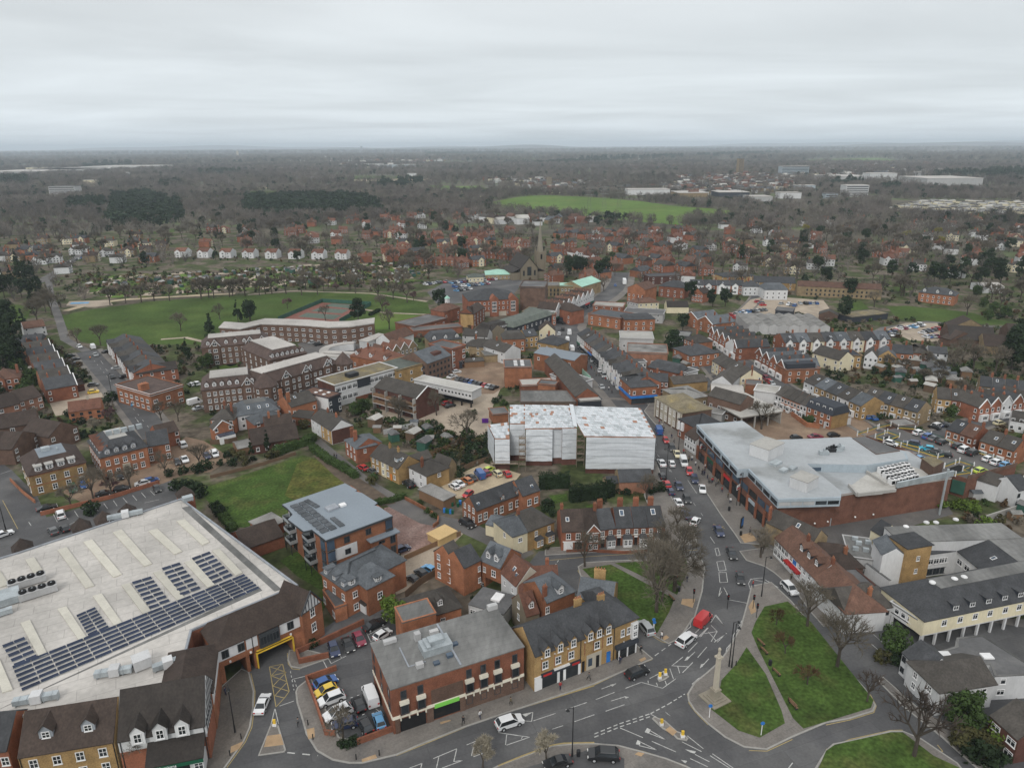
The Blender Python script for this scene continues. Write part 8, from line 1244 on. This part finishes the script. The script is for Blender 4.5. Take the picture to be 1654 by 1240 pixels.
def person_mesh(seed):
 r=random.Random(seed);st=r.uniform(.1,.28);V=[(0,0,.92),(0,0,1.15),(0,0,1.4),(0,.02,1.5),(0,.04,1.66),(.1,0,.88),(.11,st,.48),(.11,st*.8-.05,.06),(.11,st*.8+.1,.04),(-.1,0,.88),(-.11,-st,.48),(-.11,-st*1.3,.08),(-.11,-st*1.2+.1,.04),(.2,0,1.36),(.25,-st*.6,1.1),(.24,st*.3,.88),(-.2,0,1.36),(-.25,st*.6,1.1),(-.24,st*.9,.9)]
 R_=[.15,.15,.16,.07,.11,.1,.07,.05,.04,.1,.07,.05,.04,.07,.05,.04,.07,.05,.04];E_=[(0,1),(1,2),(2,3),(3,4),(0,5),(5,6),(6,7),(7,8),(0,9),(9,10),(10,11),(11,12),(2,13),(13,14),(14,15),(2,16),(16,17),(17,18)]
 me=bpy.data.meshes.new('person');me.from_pydata(V,E_,[]);o=bpy.data.objects.new('tmp',me);COL.objects.link(o);o.modifiers.new('s','SKIN');o.modifiers.new('u','SUBSURF').levels=1
 for i,v in enumerate(me.skin_vertices[0].data):v.radius=(R_[i],R_[i]);v.use_root=i==0
 out=bpy.data.meshes.new_from_object(o.evaluated_get(bpy.context.evaluated_depsgraph_get()));bpy.data.objects.remove(o);cl=['black','navy','grey','red','khaki','white','orange'][seed%7];out.materials.clear()
 for m in('cloth_'+('navy' if seed%2 else 'black'),'cloth_'+cl,'skin'):out.materials.append(M[m])
 for p in out.polygons:z=p.center.z;p.material_index=2 if z>1.5 or(abs(p.center.x)>.2 and z<.93)else(1 if z>.92 else 0)
 return out,cl
for i,p in enumerate(W('n3 805 108, 797 112, 822 145, 834 144, 840 138, 757 58, 745 56, 738 525, 700 560, s3 127 440, 370 760, 400 745, 485 865, 503 870, 550 940, 572 930, 620 945, 510 815, s5 1105 775, 1125 778, m1 575 635, m3 1210 660, 1260 710, 1310 760, 1350 775, 1460 870, 1580 885, n4 195 545, f 195 600, s3 150 470, 165 500, 230 560, 250 600, 330 690, 345 700, 430 790, 455 830, 530 900, 600 960, 650 1010, 700 1060, 720 1100, m3 1195 640, 1235 690, 1290 740, 1330 770, 1180 600, 1160 570, 1215 665, 1380 800, 1420 840, m4 60 700, 90 740, 170 830, 190 850, n3 1010 365, 980 340, 700 520, 720 470, 640 745, 560 800, 480 840, 360 905, 250 940, 60 1000, c 700 830, 560 880, n1 870 960, 1150 1080')):
 sd=6 if i==20 else i%6;me,cl=cached(('pers',sd),lambda:person_mesh(sd));o=put('person',me,None,(p.x,p.y,.13),i*1.9);b=cached('hair',lambda:(lambda b:(b.ell((0,.02,1.69),(.115,.125,.1)),b.mesh('hair','void'))[-1])(MB()));put('hair',b,o);auto(o,f'person in {cl} top walking','person','people on the pavements')
# ================================================================== FAR HOUSES, SHEDS, WOODS
def inside(x,y,P):
 c=False;n=len(P);j=n-1
 for i in range(n):
  if(P[i][1]>y)!=(P[j][1]>y)and x<(P[j][0]-P[i][0])*(y-P[i][1])/(P[j][1]-P[i][1]+1e-12)+P[i][0]:c=not c
  j=i
 return c
BOX=[(min(q[0]for q in P),max(q[0]for q in P),min(q[1]for q in P),max(q[1]for q in P),P)for P in POLYS]
def free(x,y,mg=2.,trees_=0.):
 for cx,cy,a,b,t in OCC:
  dx,dy=x-cx,y-cy
  if abs(dx)+abs(dy)<60 and abs(dx*math.cos(t)+dy*math.sin(t))<a+mg and abs(-dx*math.sin(t)+dy*math.cos(t))<b+mg:return False
 return not any(a-1<x<b+1 and c-1<y<d+1 and inside(x,y,P)for a,b,c,d,P in BOX)
def scatter(s,n,mind,mg,seed):
 P=[(q.x,q.y)for q in W(s)];r=random.Random(seed);xs,ys=[p[0]for p in P],[p[1]for p in P];out=[]
 for _ in range(n*14):
  if len(out)>=n:break
  x,y=r.uniform(min(xs),max(xs)),r.uniform(min(ys),max(ys))
  if inside(x,y,P)and free(x,y,mg)and all((x-a)**2+(y-b)**2>mind**2 for a,b in out):out.append((x,y))
 return out
def far_house(i):
 r=random.Random(i);Wd,D,h=r.uniform(8,13),r.uniform(8,10),r.choice((4.6,5.,5.2));wl_,rm,nm=[('brick_red','tile_red','red brick house with red roof'),('render_white','slate_brown','white house with grey roof'),('brick_orange','slate','orange brick house with slate roof'),('brick_red','tile_rust','red brick house with rust roof'),('render_white','tile_red','white house with red roof'),('brick_buff','tile_brown','buff brick house with brown roof'),('brick_red','slate_brown','red brick house with grey roof'),('render_cream','slate_brown','cream house with grey roof')][i%8]
 w_,b=MB(),MB();w_.prism([(-Wd/2,0),(Wd/2,0),(Wd/2,D),(-Wd/2,D)],0,h);rh=r.uniform(2.6,3.6);hp=r.choice((0,0,D/2));gx=r.uniform(-.25,.25)*Wd;gw=2.
 if not hp:[w_.hull([(x,.05,h),(x,D-.05,h),(x,D/2,h+rh-.1)],[(x+.1,.05,h),(x+.1,D-.05,h),(x+.1,D/2,h+rh-.1)])for x in(-Wd/2,Wd/2-.1)]
 b.hull([(-Wd/2-.2,-.3,h),(Wd/2+.2,-.3,h),(Wd/2+.2,D+.3,h),(-Wd/2-.2,D+.3,h)],[(-Wd/2+hp+(-.2 if not hp else .5),D/2-.05,h+rh),(Wd/2-hp+(.2 if not hp else-.5),D/2-.05,h+rh),(Wd/2-hp+(.2 if not hp else-.5),D/2+.05,h+rh),(-Wd/2+hp+(-.2 if not hp else .5),D/2+.05,h+rh)])
 for y0,y1,sg in((-.8,2.5,-1),(D+.8,D-2.5,1)):w_.hull([(gx-gw,y0,0),(gx+gw,y0,0),(gx+gw,y1,0),(gx-gw,y1,0)],[(gx-gw,y0,h),(gx+gw,y0,h),(gx+gw,y1,h),(gx-gw,y1,h)],3);w_.hull([(gx-gw,y0,h),(gx+gw,y0,h),(gx,y0,h+1.8)],[(gx-gw,y1,h),(gx+gw,y1,h),(gx,y1,h+1.8)],3);[b.hull([(gx+k*(gw+.3),y0+sg*.2,h-.2),(gx,y0+sg*.2,h+1.9),(gx,y1,h+1.9),(gx+k*(gw+.3),y1,h-.2)],[(gx+k*(gw+.3),y0+sg*.2,h),(gx,y0+sg*.2,h+2.1),(gx,y1,h+2.1),(gx+k*(gw+.3),y1,h)])for k in(-1,1)]
 for y,sg in((0,-1),(D,1)):
  for x in(-Wd*.38,-Wd*.1,Wd*.15,Wd*.38):
   for z in(.9,h-1.8):yy=y+sg*(.85 if abs(x-gx)<gw else .05);w_.box(x-.65,min(yy,yy+.05*sg),z,x+.65,max(yy,yy+.05*sg),z+1.3,1);w_.box(x-.5,min(yy,yy+.08*sg),z+.15,x+.5,max(yy,yy+.08*sg),z+1.15,2)
 for x in(-Wd/2+1,Wd/2-1)[:1+i%2]:b.box(x-.4,D/2-.8,h+1,x+.4,D/2+.1,h+rh+1.2,1)
 return w_.mesh('wall',[wl_,'frame_white','glass','render_cream' if i%5==0 else wl_]),b.mesh('roof',[rm,'brick_red']),nm
FH_=[far_house(i)for i in range(16)]
def houses(s,n,ang,pal,seed,mind=12.):
 for k,(x,y)in enumerate(scatter(s,n,mind,5,seed)):
  r=random.Random(seed*100+k);i=r.choice(pal)+8*r.randint(0,1);wm_,rm_,nm=FH_[i];o=bpy.data.objects.new('detached_house',None);COL.objects.link(o);a=rad(ang+r.choice((0,0,90))+r.gauss(0,8));o.location=(x,y,0);o.rotation_euler.z=a;put('wall',wm_,o);put('roof',rm_,o);auto(o,nm,'house','houses among the trees');OCC.append((x-5*math.sin(a),y+5*math.cos(a),6,5,a))
row('above the allotments','f1 830 550, 1652 560',5.,15,10,'gx',['render_white'],['tile_red','tile_rust'],bay=False,chim=False,gab=True,sky=0,skip=range(1,15,2));row('of the red villas near church','f2 372 585, 625 590',5.,5,11,'hx',['brick_orange'],['tile_red'],bay=False,sky=0);row('of red-roofed flats left of the spire','f2 700 545, 860 560',6.,4,12,'gx',['brick_red'],['tile_red'],bay=False,sky=0)
houses('p -20 440, 0 400, 120 390, 260 385, 275 420, 150 440, 60 470',34,10,(1,5,7,2,1),1,11);houses('p 290 400, 330 375, 500 362, 640 345, 690 360, 640 395, 400 396',34,5,(0,3,4,6),2,14);houses('p 560 420, 640 385, 860 375, 850 425, 700 440',34,20,(0,3,2,0),3,12);houses('p 890 470, 900 380, 1120 375, 1150 440, 1060 455, 990 480',62,35,(0,3,2,6,4),4,11);houses('p 1120 460, 1120 400, 1300 385, 1440 400, 1400 460, 1300 455',30,-15,(0,1,4,5,3),5,15);houses('p 1440 450, 1430 395, 1660 370, 1680 440, 1560 450',26,-20,(1,4,0,7),6,16);houses('p 1150 380, 1180 365, 1640 350, 1650 365, 1300 385',18,0,(1,4,3),7,22);houses('p 640 360, 700 345, 900 352, 880 372, 700 375',16,10,(1,3,6),8,18);houses('p -20 650, -20 560, 60 560, 80 640',6,30,(2,3,5),9,14)
def shed_mesh(i):
 b=MB();b.box(-1.2,-1.,0,1.2,1.,1.9);b.hull([(-1.4,-1.2,1.9),(1.4,-1.2,1.9),(1.4,1.2,1.9),(-1.4,1.2,1.9)],[(-1.4,-.02,2.5),(1.4,-.02,2.5),(1.4,.02,2.5),(-1.4,.02,2.5)],1);return b.mesh('garden_shed',[['timber','metal_green','fence_brown','render_grey'][i%4],['roof_asbestos','roof_felt','roof_pale','slate_blue'][i%4]])
SHD=[shed_mesh(i)for i in range(4)]
def sheds(s,n,seed,sc=1.):
 for k,(x,y)in enumerate(scatter(s,n,5,1.2,seed)):o=put('garden_shed',SHD[k%4],None,(x,y,0),k*2.1,sc*(1+.3*(k%3)));auto(o,['timber garden shed with grey roof','green garden shed with dark roof','brown shed with pale roof','grey shed with blue-grey roof'][k%4],'shed','garden sheds');OCC.append((x,y,1.4,1.2,0))
sheds('m5 640 640, 1060 650, 1300 760, 1100 850, 800 790',26,1,1.1);sheds('s1 150 380, 560 350, 720 600, 400 600',8,2);sheds('p 130 465, 300 443, 560 430, 690 428, 680 455, 400 465',90,3,.9);sheds('p 1540 830, 1580 780, 1680 780, 1680 850',4,4);sheds('m1 0 640, 240 640, 260 760, 0 760',5,5);sheds('m4 560 560, 800 640, 700 740, 560 700',6,6);sheds('s5 1300 420, 1600 520, 1640 620, 1500 560',5,7)
# trees scattered between the houses
for k,s,n,mind,seed,sc in(('barem','p -20 600, -20 380, 120 350, 280 355, 290 400, 100 440, 60 560',34,9,11,1.),('barem','p 280 410, 300 370, 640 340, 700 355, 640 420',36,9,12,1.),('barem','p 300 482, 420 470, 640 425, 700 420, 700 470, 560 470',22,8,13,1.),('barem','p 640 430, 660 350, 880 350, 860 440',30,9,14,1.05),('barem','p 1120 470, 1130 380, 1440 370, 1420 470',44,9,15,1.05),('barem','p 1430 520, 1430 380, 1680 350, 1680 520',34,10,16,1.05),('barem','p 880 380, 900 355, 1120 350, 1140 470, 980 490',18,9,17,.9),('barem','m5 660 640, 1200 640, 1240 760, 1000 840',8,6,18,.55),('pine','p 260 400, 300 350, 700 345, 860 420, 700 440',16,12,21,.9),('pine','p 1130 460, 1150 390, 1680 370, 1680 480',24,12,22,.9),('cone','p -20 560, -20 400, 60 400, 70 540',14,8,23,.9),('round','p -20 650, -20 560, 70 560, 60 660',10,7,24,.9),('round','p 890 470, 900 380, 1120 380, 1150 450',10,10,25,.7),('round','m5 620 640, 1050 650, 1300 760, 1000 800',10,7,26,.5),('round','p 1560 830, 1600 640, 1690 640, 1690 850',6,7,27,.5),('barem','p 1500 660, 1560 640, 1690 620, 1690 680',5,8,28,.7)):
 for x,y in scatter(s,n,mind,1.5,seed):tree(k,x,y,sc*(1.2 if k=='barem' else 1.15))
def cloud(name,pts,tmpl,k='stuff'):
 """one object: low clumps set out by geometry nodes on a cloud of points (x, y, scale)"""
 me=bpy.data.meshes.new(name);me.vertices.add(len(pts));a=np.array(pts,float);co=np.zeros((len(pts),3));co[:,:2]=a[:,:2];me.vertices.foreach_set('co',co.ravel());at=me.attributes.new('sc','FLOAT','POINT');at.data.foreach_set('value',a[:,2]);o=put(name,me);kind(o,k);cl=bpy.data.collections.new(name+'_kinds')
 for i,t in enumerate(tmpl):cl.objects.link(bpy.data.objects.new(f'{name}_clump',t))
 g=bpy.data.node_groups.new(name,'GeometryNodeTree');g.interface.new_socket('Geometry',in_out='INPUT',socket_type='NodeSocketGeometry');g.interface.new_socket('Geometry',in_out='OUTPUT',socket_type='NodeSocketGeometry');n,l=g.nodes.new,g.links.new
 gi,go,ip,ci,na,rv=n('NodeGroupInput'),n('NodeGroupOutput'),n('GeometryNodeInstanceOnPoints'),n('GeometryNodeCollectionInfo'),n('GeometryNodeInputNamedAttribute'),n('FunctionNodeRandomValue')
 ci.inputs['Collection'].default_value=cl;ci.inputs['Separate Children'].default_value=True;ci.inputs['Reset Children'].default_value=True;ip.inputs['Pick Instance'].default_value=True;na.data_type='FLOAT';na.inputs['Name'].default_value='sc';rv.data_type='FLOAT_VECTOR';rv.inputs['Max'].default_value=(0,0,6.28)
 l(gi.outputs[0],ip.inputs['Points']);l(ci.outputs[0],ip.inputs['Instance']);l(na.outputs[0],ip.inputs['Scale']);l(rv.outputs[0],ip.inputs['Rotation']);l(ip.outputs[0],go.inputs[0]);o.modifiers.new('scatter','NODES').node_group=g;return o
def clump(seed,n,m,rx=4.2,zc=6.2,rz=5.,size=1.):return leafy(seed,rx,rz,zc,n,size,m)[1]
def fuzzy(seed,n,m):
 r=random.Random(seed);b=MB()
 for _ in range(n):
  v=Vector((r.gauss(0,1),r.gauss(0,1),r.gauss(0,1))).normalized()*r.uniform(.45,1);p=Vector((v.x*4.6,v.y*4.6,6.2+v.z*5.2));d=Vector((v.x+r.gauss(0,.4),v.y+r.gauss(0,.4),abs(v.z)+.7)).normalized();e=d.cross(Vector((r.gauss(0,1),r.gauss(0,1),r.gauss(0,1)))).normalized()*r.uniform(.1,.3);b.poly([p-e,p+e,p+d*r.uniform(1.5,3)])
 for k in range(5):a=r.uniform(0,6.28);b.cyl((0,0,0),(2.6*math.cos(a),2.6*math.sin(a),8),.3,.05,3)
 return b.mesh('clump',m)
def wood_noise(x,y):return .5+.25*math.sin(x/210+1.3*math.sin(y/330))+.25*math.sin(y/170+1.1*math.sin(x/260+2))
DARK=[[(q.x,q.y)for q in W(s)]for s in('f1 500 440, 540 290, 700 280, 860 330, 880 430, 700 450','f1 1160 390, 1165 300, 1660 290, 1660 385','f2 0 380, 0 290, 120 295, 230 330, 220 380','f1 320 370, 330 320, 500 310, 500 350','f3 1200 200, 1300 185, 1660 170, 1660 205','f2 900 140, 1200 118, 1660 100, 1660 112, 1200 132','f1 0 250, 0 215, 130 205, 140 240','f1 380 150, 620 140, 640 150, 400 160','f2 200 230, 420 222, 430 236, 210 244','f2 430 88, 900 84, 910 92, 440 96','f1 940 180, 1150 172, 1160 184, 950 192','f3 60 100, 480 84, 500 92, 80 110','f3 700 235, 860 225, 880 236, 720 246','f2 1240 420, 1330 400, 1340 440, 1260 450','f3 960 255, 1040 240, 1060 262, 980 270','f1 760 235, 860 225, 870 245, 770 252')]
TOWN=[[(q.x,q.y)for q in W(s)]for s in('p -40 470, -40 395, 280 380, 690 350, 1120 365, 1440 385, 1700 360, 1700 700, 1100 700, -40 700','f3 0 270, 0 200, 560 190, 560 300, 100 300','f3 1000 375, 1020 300, 1660 310, 1660 380')]
FB=[]
def far_bld(name,label,s,w_,d,h,m,rm,win=None,rz=0.):
 p=W(s)[0];h*=1.05;w_*=.85 if 'left' in label else .6;FB.append((p.x,p.y,w_,d));o=thing(name,label,'building',(p.x,p.y,0),rz);b=MB();b.box(-w_/2,0,0,w_/2,d,h);b.build('wall',m,o);b=MB();b.box(-w_/2-.5,-.5,h,w_/2+.5,d+.5,h+.6);b.build('roof',rm,o)
 if win:
  for z in np.arange(1.2,h-1.5,win):b=MB();b.box(-w_/2+1,-.2,z,w_/2-1,-.05,z+win*.45);b.build('ribbon_window','glass',o)
for i,(s,w_,d,h,m,l)in enumerate((('f1 60 188, 0 0',260,420,13,'render_grey','huge pale-roofed warehouse at the far left edge'),('f1 270 178',300,300,13,'render_white','long pale warehouse right of the far left one'),('f1 545 163',330,260,14,'render_white','white-roofed shed beyond the left woods'),('f1 165 168',80,40,14,'render_cream','cream-ended shed between the far left warehouses'),('f3 75 292',90,60,7,'brick_buff','low white industrial shed behind the far green field'),('f3 270 292',90,50,8,'cladding_dark','grey industrial shed with pale roof by the far field'),('f3 400 312',60,40,7,'render_grey','white trade unit right of the far green field'),('f3 540 298',60,24,9,'render_white','bright white block near the far crane'),('f3 830 214',180,120,10,'render_grey','long white shed on the right horizon'),('f3 980 216',110,40,18,'render_white','white factory right of the long white shed'),('f3 1320 240',200,120,16,'render_grey','wide grey glassy factory on the right horizon'),('f2 1500 280',130,40,9,'render_white','pair of white sheds by the far field edge'),('f2 960 212',60,20,8,'render_white','small white sheds beyond the brick tower'),('f2 300 150',260,50,12,'cladding_blue','long bluish retail shed on the hazy plain'),('f2 180 146',170,40,12,'render_white','long white retail shed on the hazy plain'),('f2 370 190',50,20,7,'render_white','small white barn in the far meadow'),('f1 610 195',12,10,14,'render_white','lone white house above the left woods'),('f1 1500 203',60,15,5,'render_white','low white barn in the left meadow'),('f3 610 250',70,20,6,'cladding_blue','pale blue shed right of the far crane'),('f1 430 240',50,14,14,'render_cream','white-gabled building right of terraced offices'))):
 far_bld('warehouse',l,s.split(',')[0],w_,d,h,m,'roof_white')
far_bld('office_building','stepped glass offices above the left woods','f1 300 285',60,24,17,'render_grey','roof_felt',3.4);far_bld('office_building','white offices with punched windows beyond the right woods','f3 855 288',66,24,18,'render_white','roof_white',3.6);far_bld('office_building','low wing beside the white punched-window offices','f3 735 300',34,16,8,'cladding_blue','roof_felt',3.4);far_bld('office_building','blue and white offices on the right horizon','f3 560 192',130,30,26,'cladding_blue','roof_white',4);far_bld('tower_block','tall brown and blue tower block on the right plain','f3 300 188',26,20,46,'brick_buff','roof_felt',3.);far_bld('brick_tower','square brown brick water tower beside the far green field','f2 1025 248',18,16,23,'stone_brown','roof_felt');far_bld('tower_block','tallest slab of the far city cluster on the horizon','f2 130 73',60,40,95,'slate','roof_felt');far_bld('tower_block','lower pale slab of the far city cluster on the horizon','f2 155 74',50,40,60,'stone_brown','roof_felt');far_bld('tower_block','squat left block of the far city cluster on the horizon','f2 100 74',160,60,32,'slate','roof_felt');far_bld('chimney_stack','slim pale chimney tower on the left horizon','f1 1135 108',16,14,60,'stone_pale','roof_pale')
ALLOT=[(q.x,q.y)for q in W('p 90 478, 120 436, 300 428, 560 412, 710 412, 700 468, 400 478, 200 488')]
b=MB()
for k,(x,y)in enumerate(scatter('p 130 470, 150 446, 300 440, 560 424, 690 424, 680 458, 400 468, 200 482',420,3.5,.5,77)):
 rr=random.Random(k);a=.35;w_,l_=rr.uniform(1.5,4),rr.uniform(2,6);c,s_=math.cos(a),math.sin(a);b.prism([(x+u*c-v*s_,y+u*s_+v*c)for u,v in((-w_,-l_),(w_,-l_),(w_,l_),(-w_,l_))],-.01,.12+.001*(k%60),rr.randrange(6))
kind(b.build('allotment_beds',['grass_park','soil','grass_rough','grass_bright','gravel_beige','grass_green']),'stuff')
r=random.Random(99);bare,dark=[],[]
for d0,d1,sp,sc in((430,900,10,.95),(900,1800,10.5,1.),(1800,4200,21,1.45),(4200,9000,52,2.4),(9000,20000,130,4.)):
 ar=.5*1.36*(d1**2-d0**2)
 for _ in range(int(ar/sp**2)):
  d=math.sqrt(r.uniform(d0**2,d1**2));t=r.uniform(-.68,.68);x,y=d*math.sin(t),d*math.cos(t)
  if any(a<x<b and c<y<e_ and inside(x,y,P)for a,b,c,e_,P in BOX):continue
  if any(abs(x-a)<w_/2+15 and-130<y-b_<dd for a,b_,w_,dd in FB):continue
  dk_=any(inside(x,y,P)for P in DARK);k=wood_noise(x,y)
  if not dk_ and((inside(x,y,TOWN[0])and(d<470 or inside(x,y,ALLOT)or r.random()<.86-.1*k))or(d<4000 and k<.2 and r.random()<.7)or(inside(x,y,TOWN[1])and r.random()<.75)or inside(x,y,TOWN[2])):continue
  if d<1200 and not free(x,y,2):continue
  (dark if dk_ or r.random()<.07 else bare).append((x,y,sc*(.85 if inside(x,y,TOWN[0])else 1)*r.uniform(.75,1.25)*(1.15 if dk_ else 1)))
cloud('bare_woodland',bare,[fuzzy(s,150,'wood_far')for s in(80,81,82,85)]);cloud('evergreen_woodland',dark,[clump(s,110,'wood_dark',size=.95)for s in(83,84)])
ug=[]
for s,n in(('p -40 700, -40 560, 60 540, 130 580, 240 690, 20 740',260),('p 330 560, 420 560, 700 660, 720 720, 560 690, 340 700',150),('s1 100 350, 700 340, 960 480, 1000 700, 700 660, 300 560',130),('p 1090 560, 1200 520, 1690 500, 1690 700, 1480 700, 1250 650',620),('p 100 470, 130 448, 560 428, 700 424, 690 460, 400 472, 200 482',620),('p 280 420, 640 380, 1120 380, 1440 390, 1690 370, 1690 500, 1000 480, 700 430',1500),('p -40 470, -40 395, 280 385, 280 430, 100 470',260),('p 860 540, 700 520, 640 560, 820 660, 860 600',70),('p 1560 850, 1560 780, 1690 760, 1690 860',40),('p 700 690, 790 690, 780 770, 700 740',60),('p 230 560, 330 555, 340 640, 260 640',60)):ug+=[(x,y,.6+.8*((i*17%10)/10))for i,(x,y)in enumerate(scatter(s,n,2.2,1.,n))]
cloud('garden_undergrowth',ug,[leafy(90+i,1.3,1.,.9,70,.32,m)[1]for i,m in enumerate(('leaf_mid','leaf_dark','leaf_olive','leaf_brown','leaf_dark','twig'))])
# distant houses as one mass, far landmarks
dm=[]
for i in range(6):
 b=MB();b.box(-6,-4,0,6,4,5.5);b.hull([(-6.3,-4.3,5.5),(6.3,-4.3,5.5),(6.3,4.3,5.5),(-6.3,4.3,5.5)],[(-6.3,-.05,8.5),(6.3,-.05,8.5),(6.3,.05,8.5),(-6.3,.05,8.5)],1);dm.append(b.mesh('house',[['render_white','brick_red','render_white','brick_buff','render_cream','render_white'][i],['slate_brown','tile_red','tile_rust','slate_blue','tile_brown','roof_pale'][i]]))
dh=[]
for s,n,sc in(('f3 -60 270, -20 190, 300 180, 560 200, 540 260, 60 290',420,1.1),('f3 500 185, 640 140, 1160 135, 1400 165, 1200 190, 700 200',360,1.4),('f2 20 160, 60 95, 500 90, 560 130, 300 160',260,1.9),('f1 900 120, 1000 95, 1650 90, 1650 130, 1100 135',160,1.9),('f2 1100 110, 1250 95, 1650 95, 1650 200, 1300 190',130,1.4),('f1 300 160, 500 130, 900 140, 1000 170, 700 185',60,1.4),('f2 700 210, 900 200, 1650 240, 1650 270, 1050 275',160,1.1),('f2 1200 420, 700 420, 720 400, 1250 405',20,1.)):dh+=[(x,y,sc*random.Random(i).uniform(.7,1.3))for i,(x,y)in enumerate(scatter(s,n,9*sc,0,n))]
cloud('distant_houses',dh,dm)
mob=MB();mob.box(-5,-1.8,0,5,1.8,2.4);mob.hull([(-5.1,-2,2.4),(5.1,-2,2.4),(5.1,2,2.4),(-5.1,2,2.4)],[(-5.1,-.1,3.3),(5.1,-.1,3.3),(5.1,.1,3.3),(-5.1,.1,3.3)],1);mm=[mob.mesh('mobile_home',[w_,x])for w_,x in(('render_cream','roof_pale'),('render_grey','roof_asbestos'),('render_cream','slate_brown'))]
for k,(x,y)in enumerate(scatter('f3 1010 362, 1040 335, 1200 312, 1660 318, 1680 372, 1300 372',150,13,0,31)+scatter('f2 560 290, 580 268, 700 262, 790 280, 700 292',36,12,0,32)):auto(put('mobile_home',mm[k%3],None,(x,y,0),.5+(k%2)*1.57,1.25),'white park home','mobile home','park homes in the far estate')
for i,s in enumerate(('f2 1215 355','f2 1287 350','f2 1358 342','f2 743 300','f3 300 360','f2 775 290')):
 p=W(s)[0];o=thing('electricity_pylon','','pylon',(p.x,p.y,0),0,'electricity pylons');THINGS.pop();AUTO.append((o,'lattice electricity pylon'));b=MB();H=34
 for sx in(-1,1):
  for sy in(-1,1):b.cyl((sx*3,sy*3,0),(sx*.5,sy*.5,H),.1,.07,4);[b.cyl((sx*3*(1-z/40),sy*3*(1-z/40),z),(-sx*3*(1-(z+5)/40),sy*3*(1-(z+5)/40),z+5),.05,n=3)for z in(0,6,12,18,24)]
 b.build('tower','roof_grey',o);[(lambda c:(c.cyl((-6,0,z),(6,0,z),.12,n=4),c.build('arm','metal_galv',o)))(MB())for z in(22,27,32)]
b=MB()
for j,(D0,hh,f)in enumerate(((11000,52,2.1),(17000,105,1.4),(26000,158,.9))):
 n=90;k=len(b.v)
 for i in range(n+1):t=-.75+1.5*i/n;z=hh*(.55+.3*math.sin(t*7*f+j*2)+.2*math.sin(t*19*f+j)+.1*math.sin(t*47)+.25*t);b.v+=[((D0-2500)*math.sin(t),(D0-2500)*math.cos(t),-.2),(D0*math.sin(t),D0*math.cos(t),max(2,z)),((D0+2500)*math.sin(t),(D0+2500)*math.cos(t),-.2)]
 for i in range(n):q=k+3*i;b.f+=[(q,q+3,q+4,q+1),(q+1,q+4,q+5,q+2)];b.m+=[0,0]
kind(b.build('hills','wood_far'),'structure')
finish_labels()
# ------------------------------------------------------------------ haze
HZ=8.5e-5
b=MB();b.box(-29000,-300,-1.5,29000,30000,215);hz=kind(b.build('haze',[]),'stuff');m=bpy.data.materials.new('haze');m.use_nodes=True;t=m.node_tree;t.nodes.clear();v=t.nodes.new('ShaderNodeVolumePrincipled');v.inputs['Color'].default_value=(.78,.89,1.,1);v.inputs['Density'].default_value=HZ;v.inputs['Anisotropy'].default_value=0.;ot=t.nodes.new('ShaderNodeOutputMaterial');t.links.new(v.outputs[0],ot.inputs['Volume']);hz.data.materials.append(m)
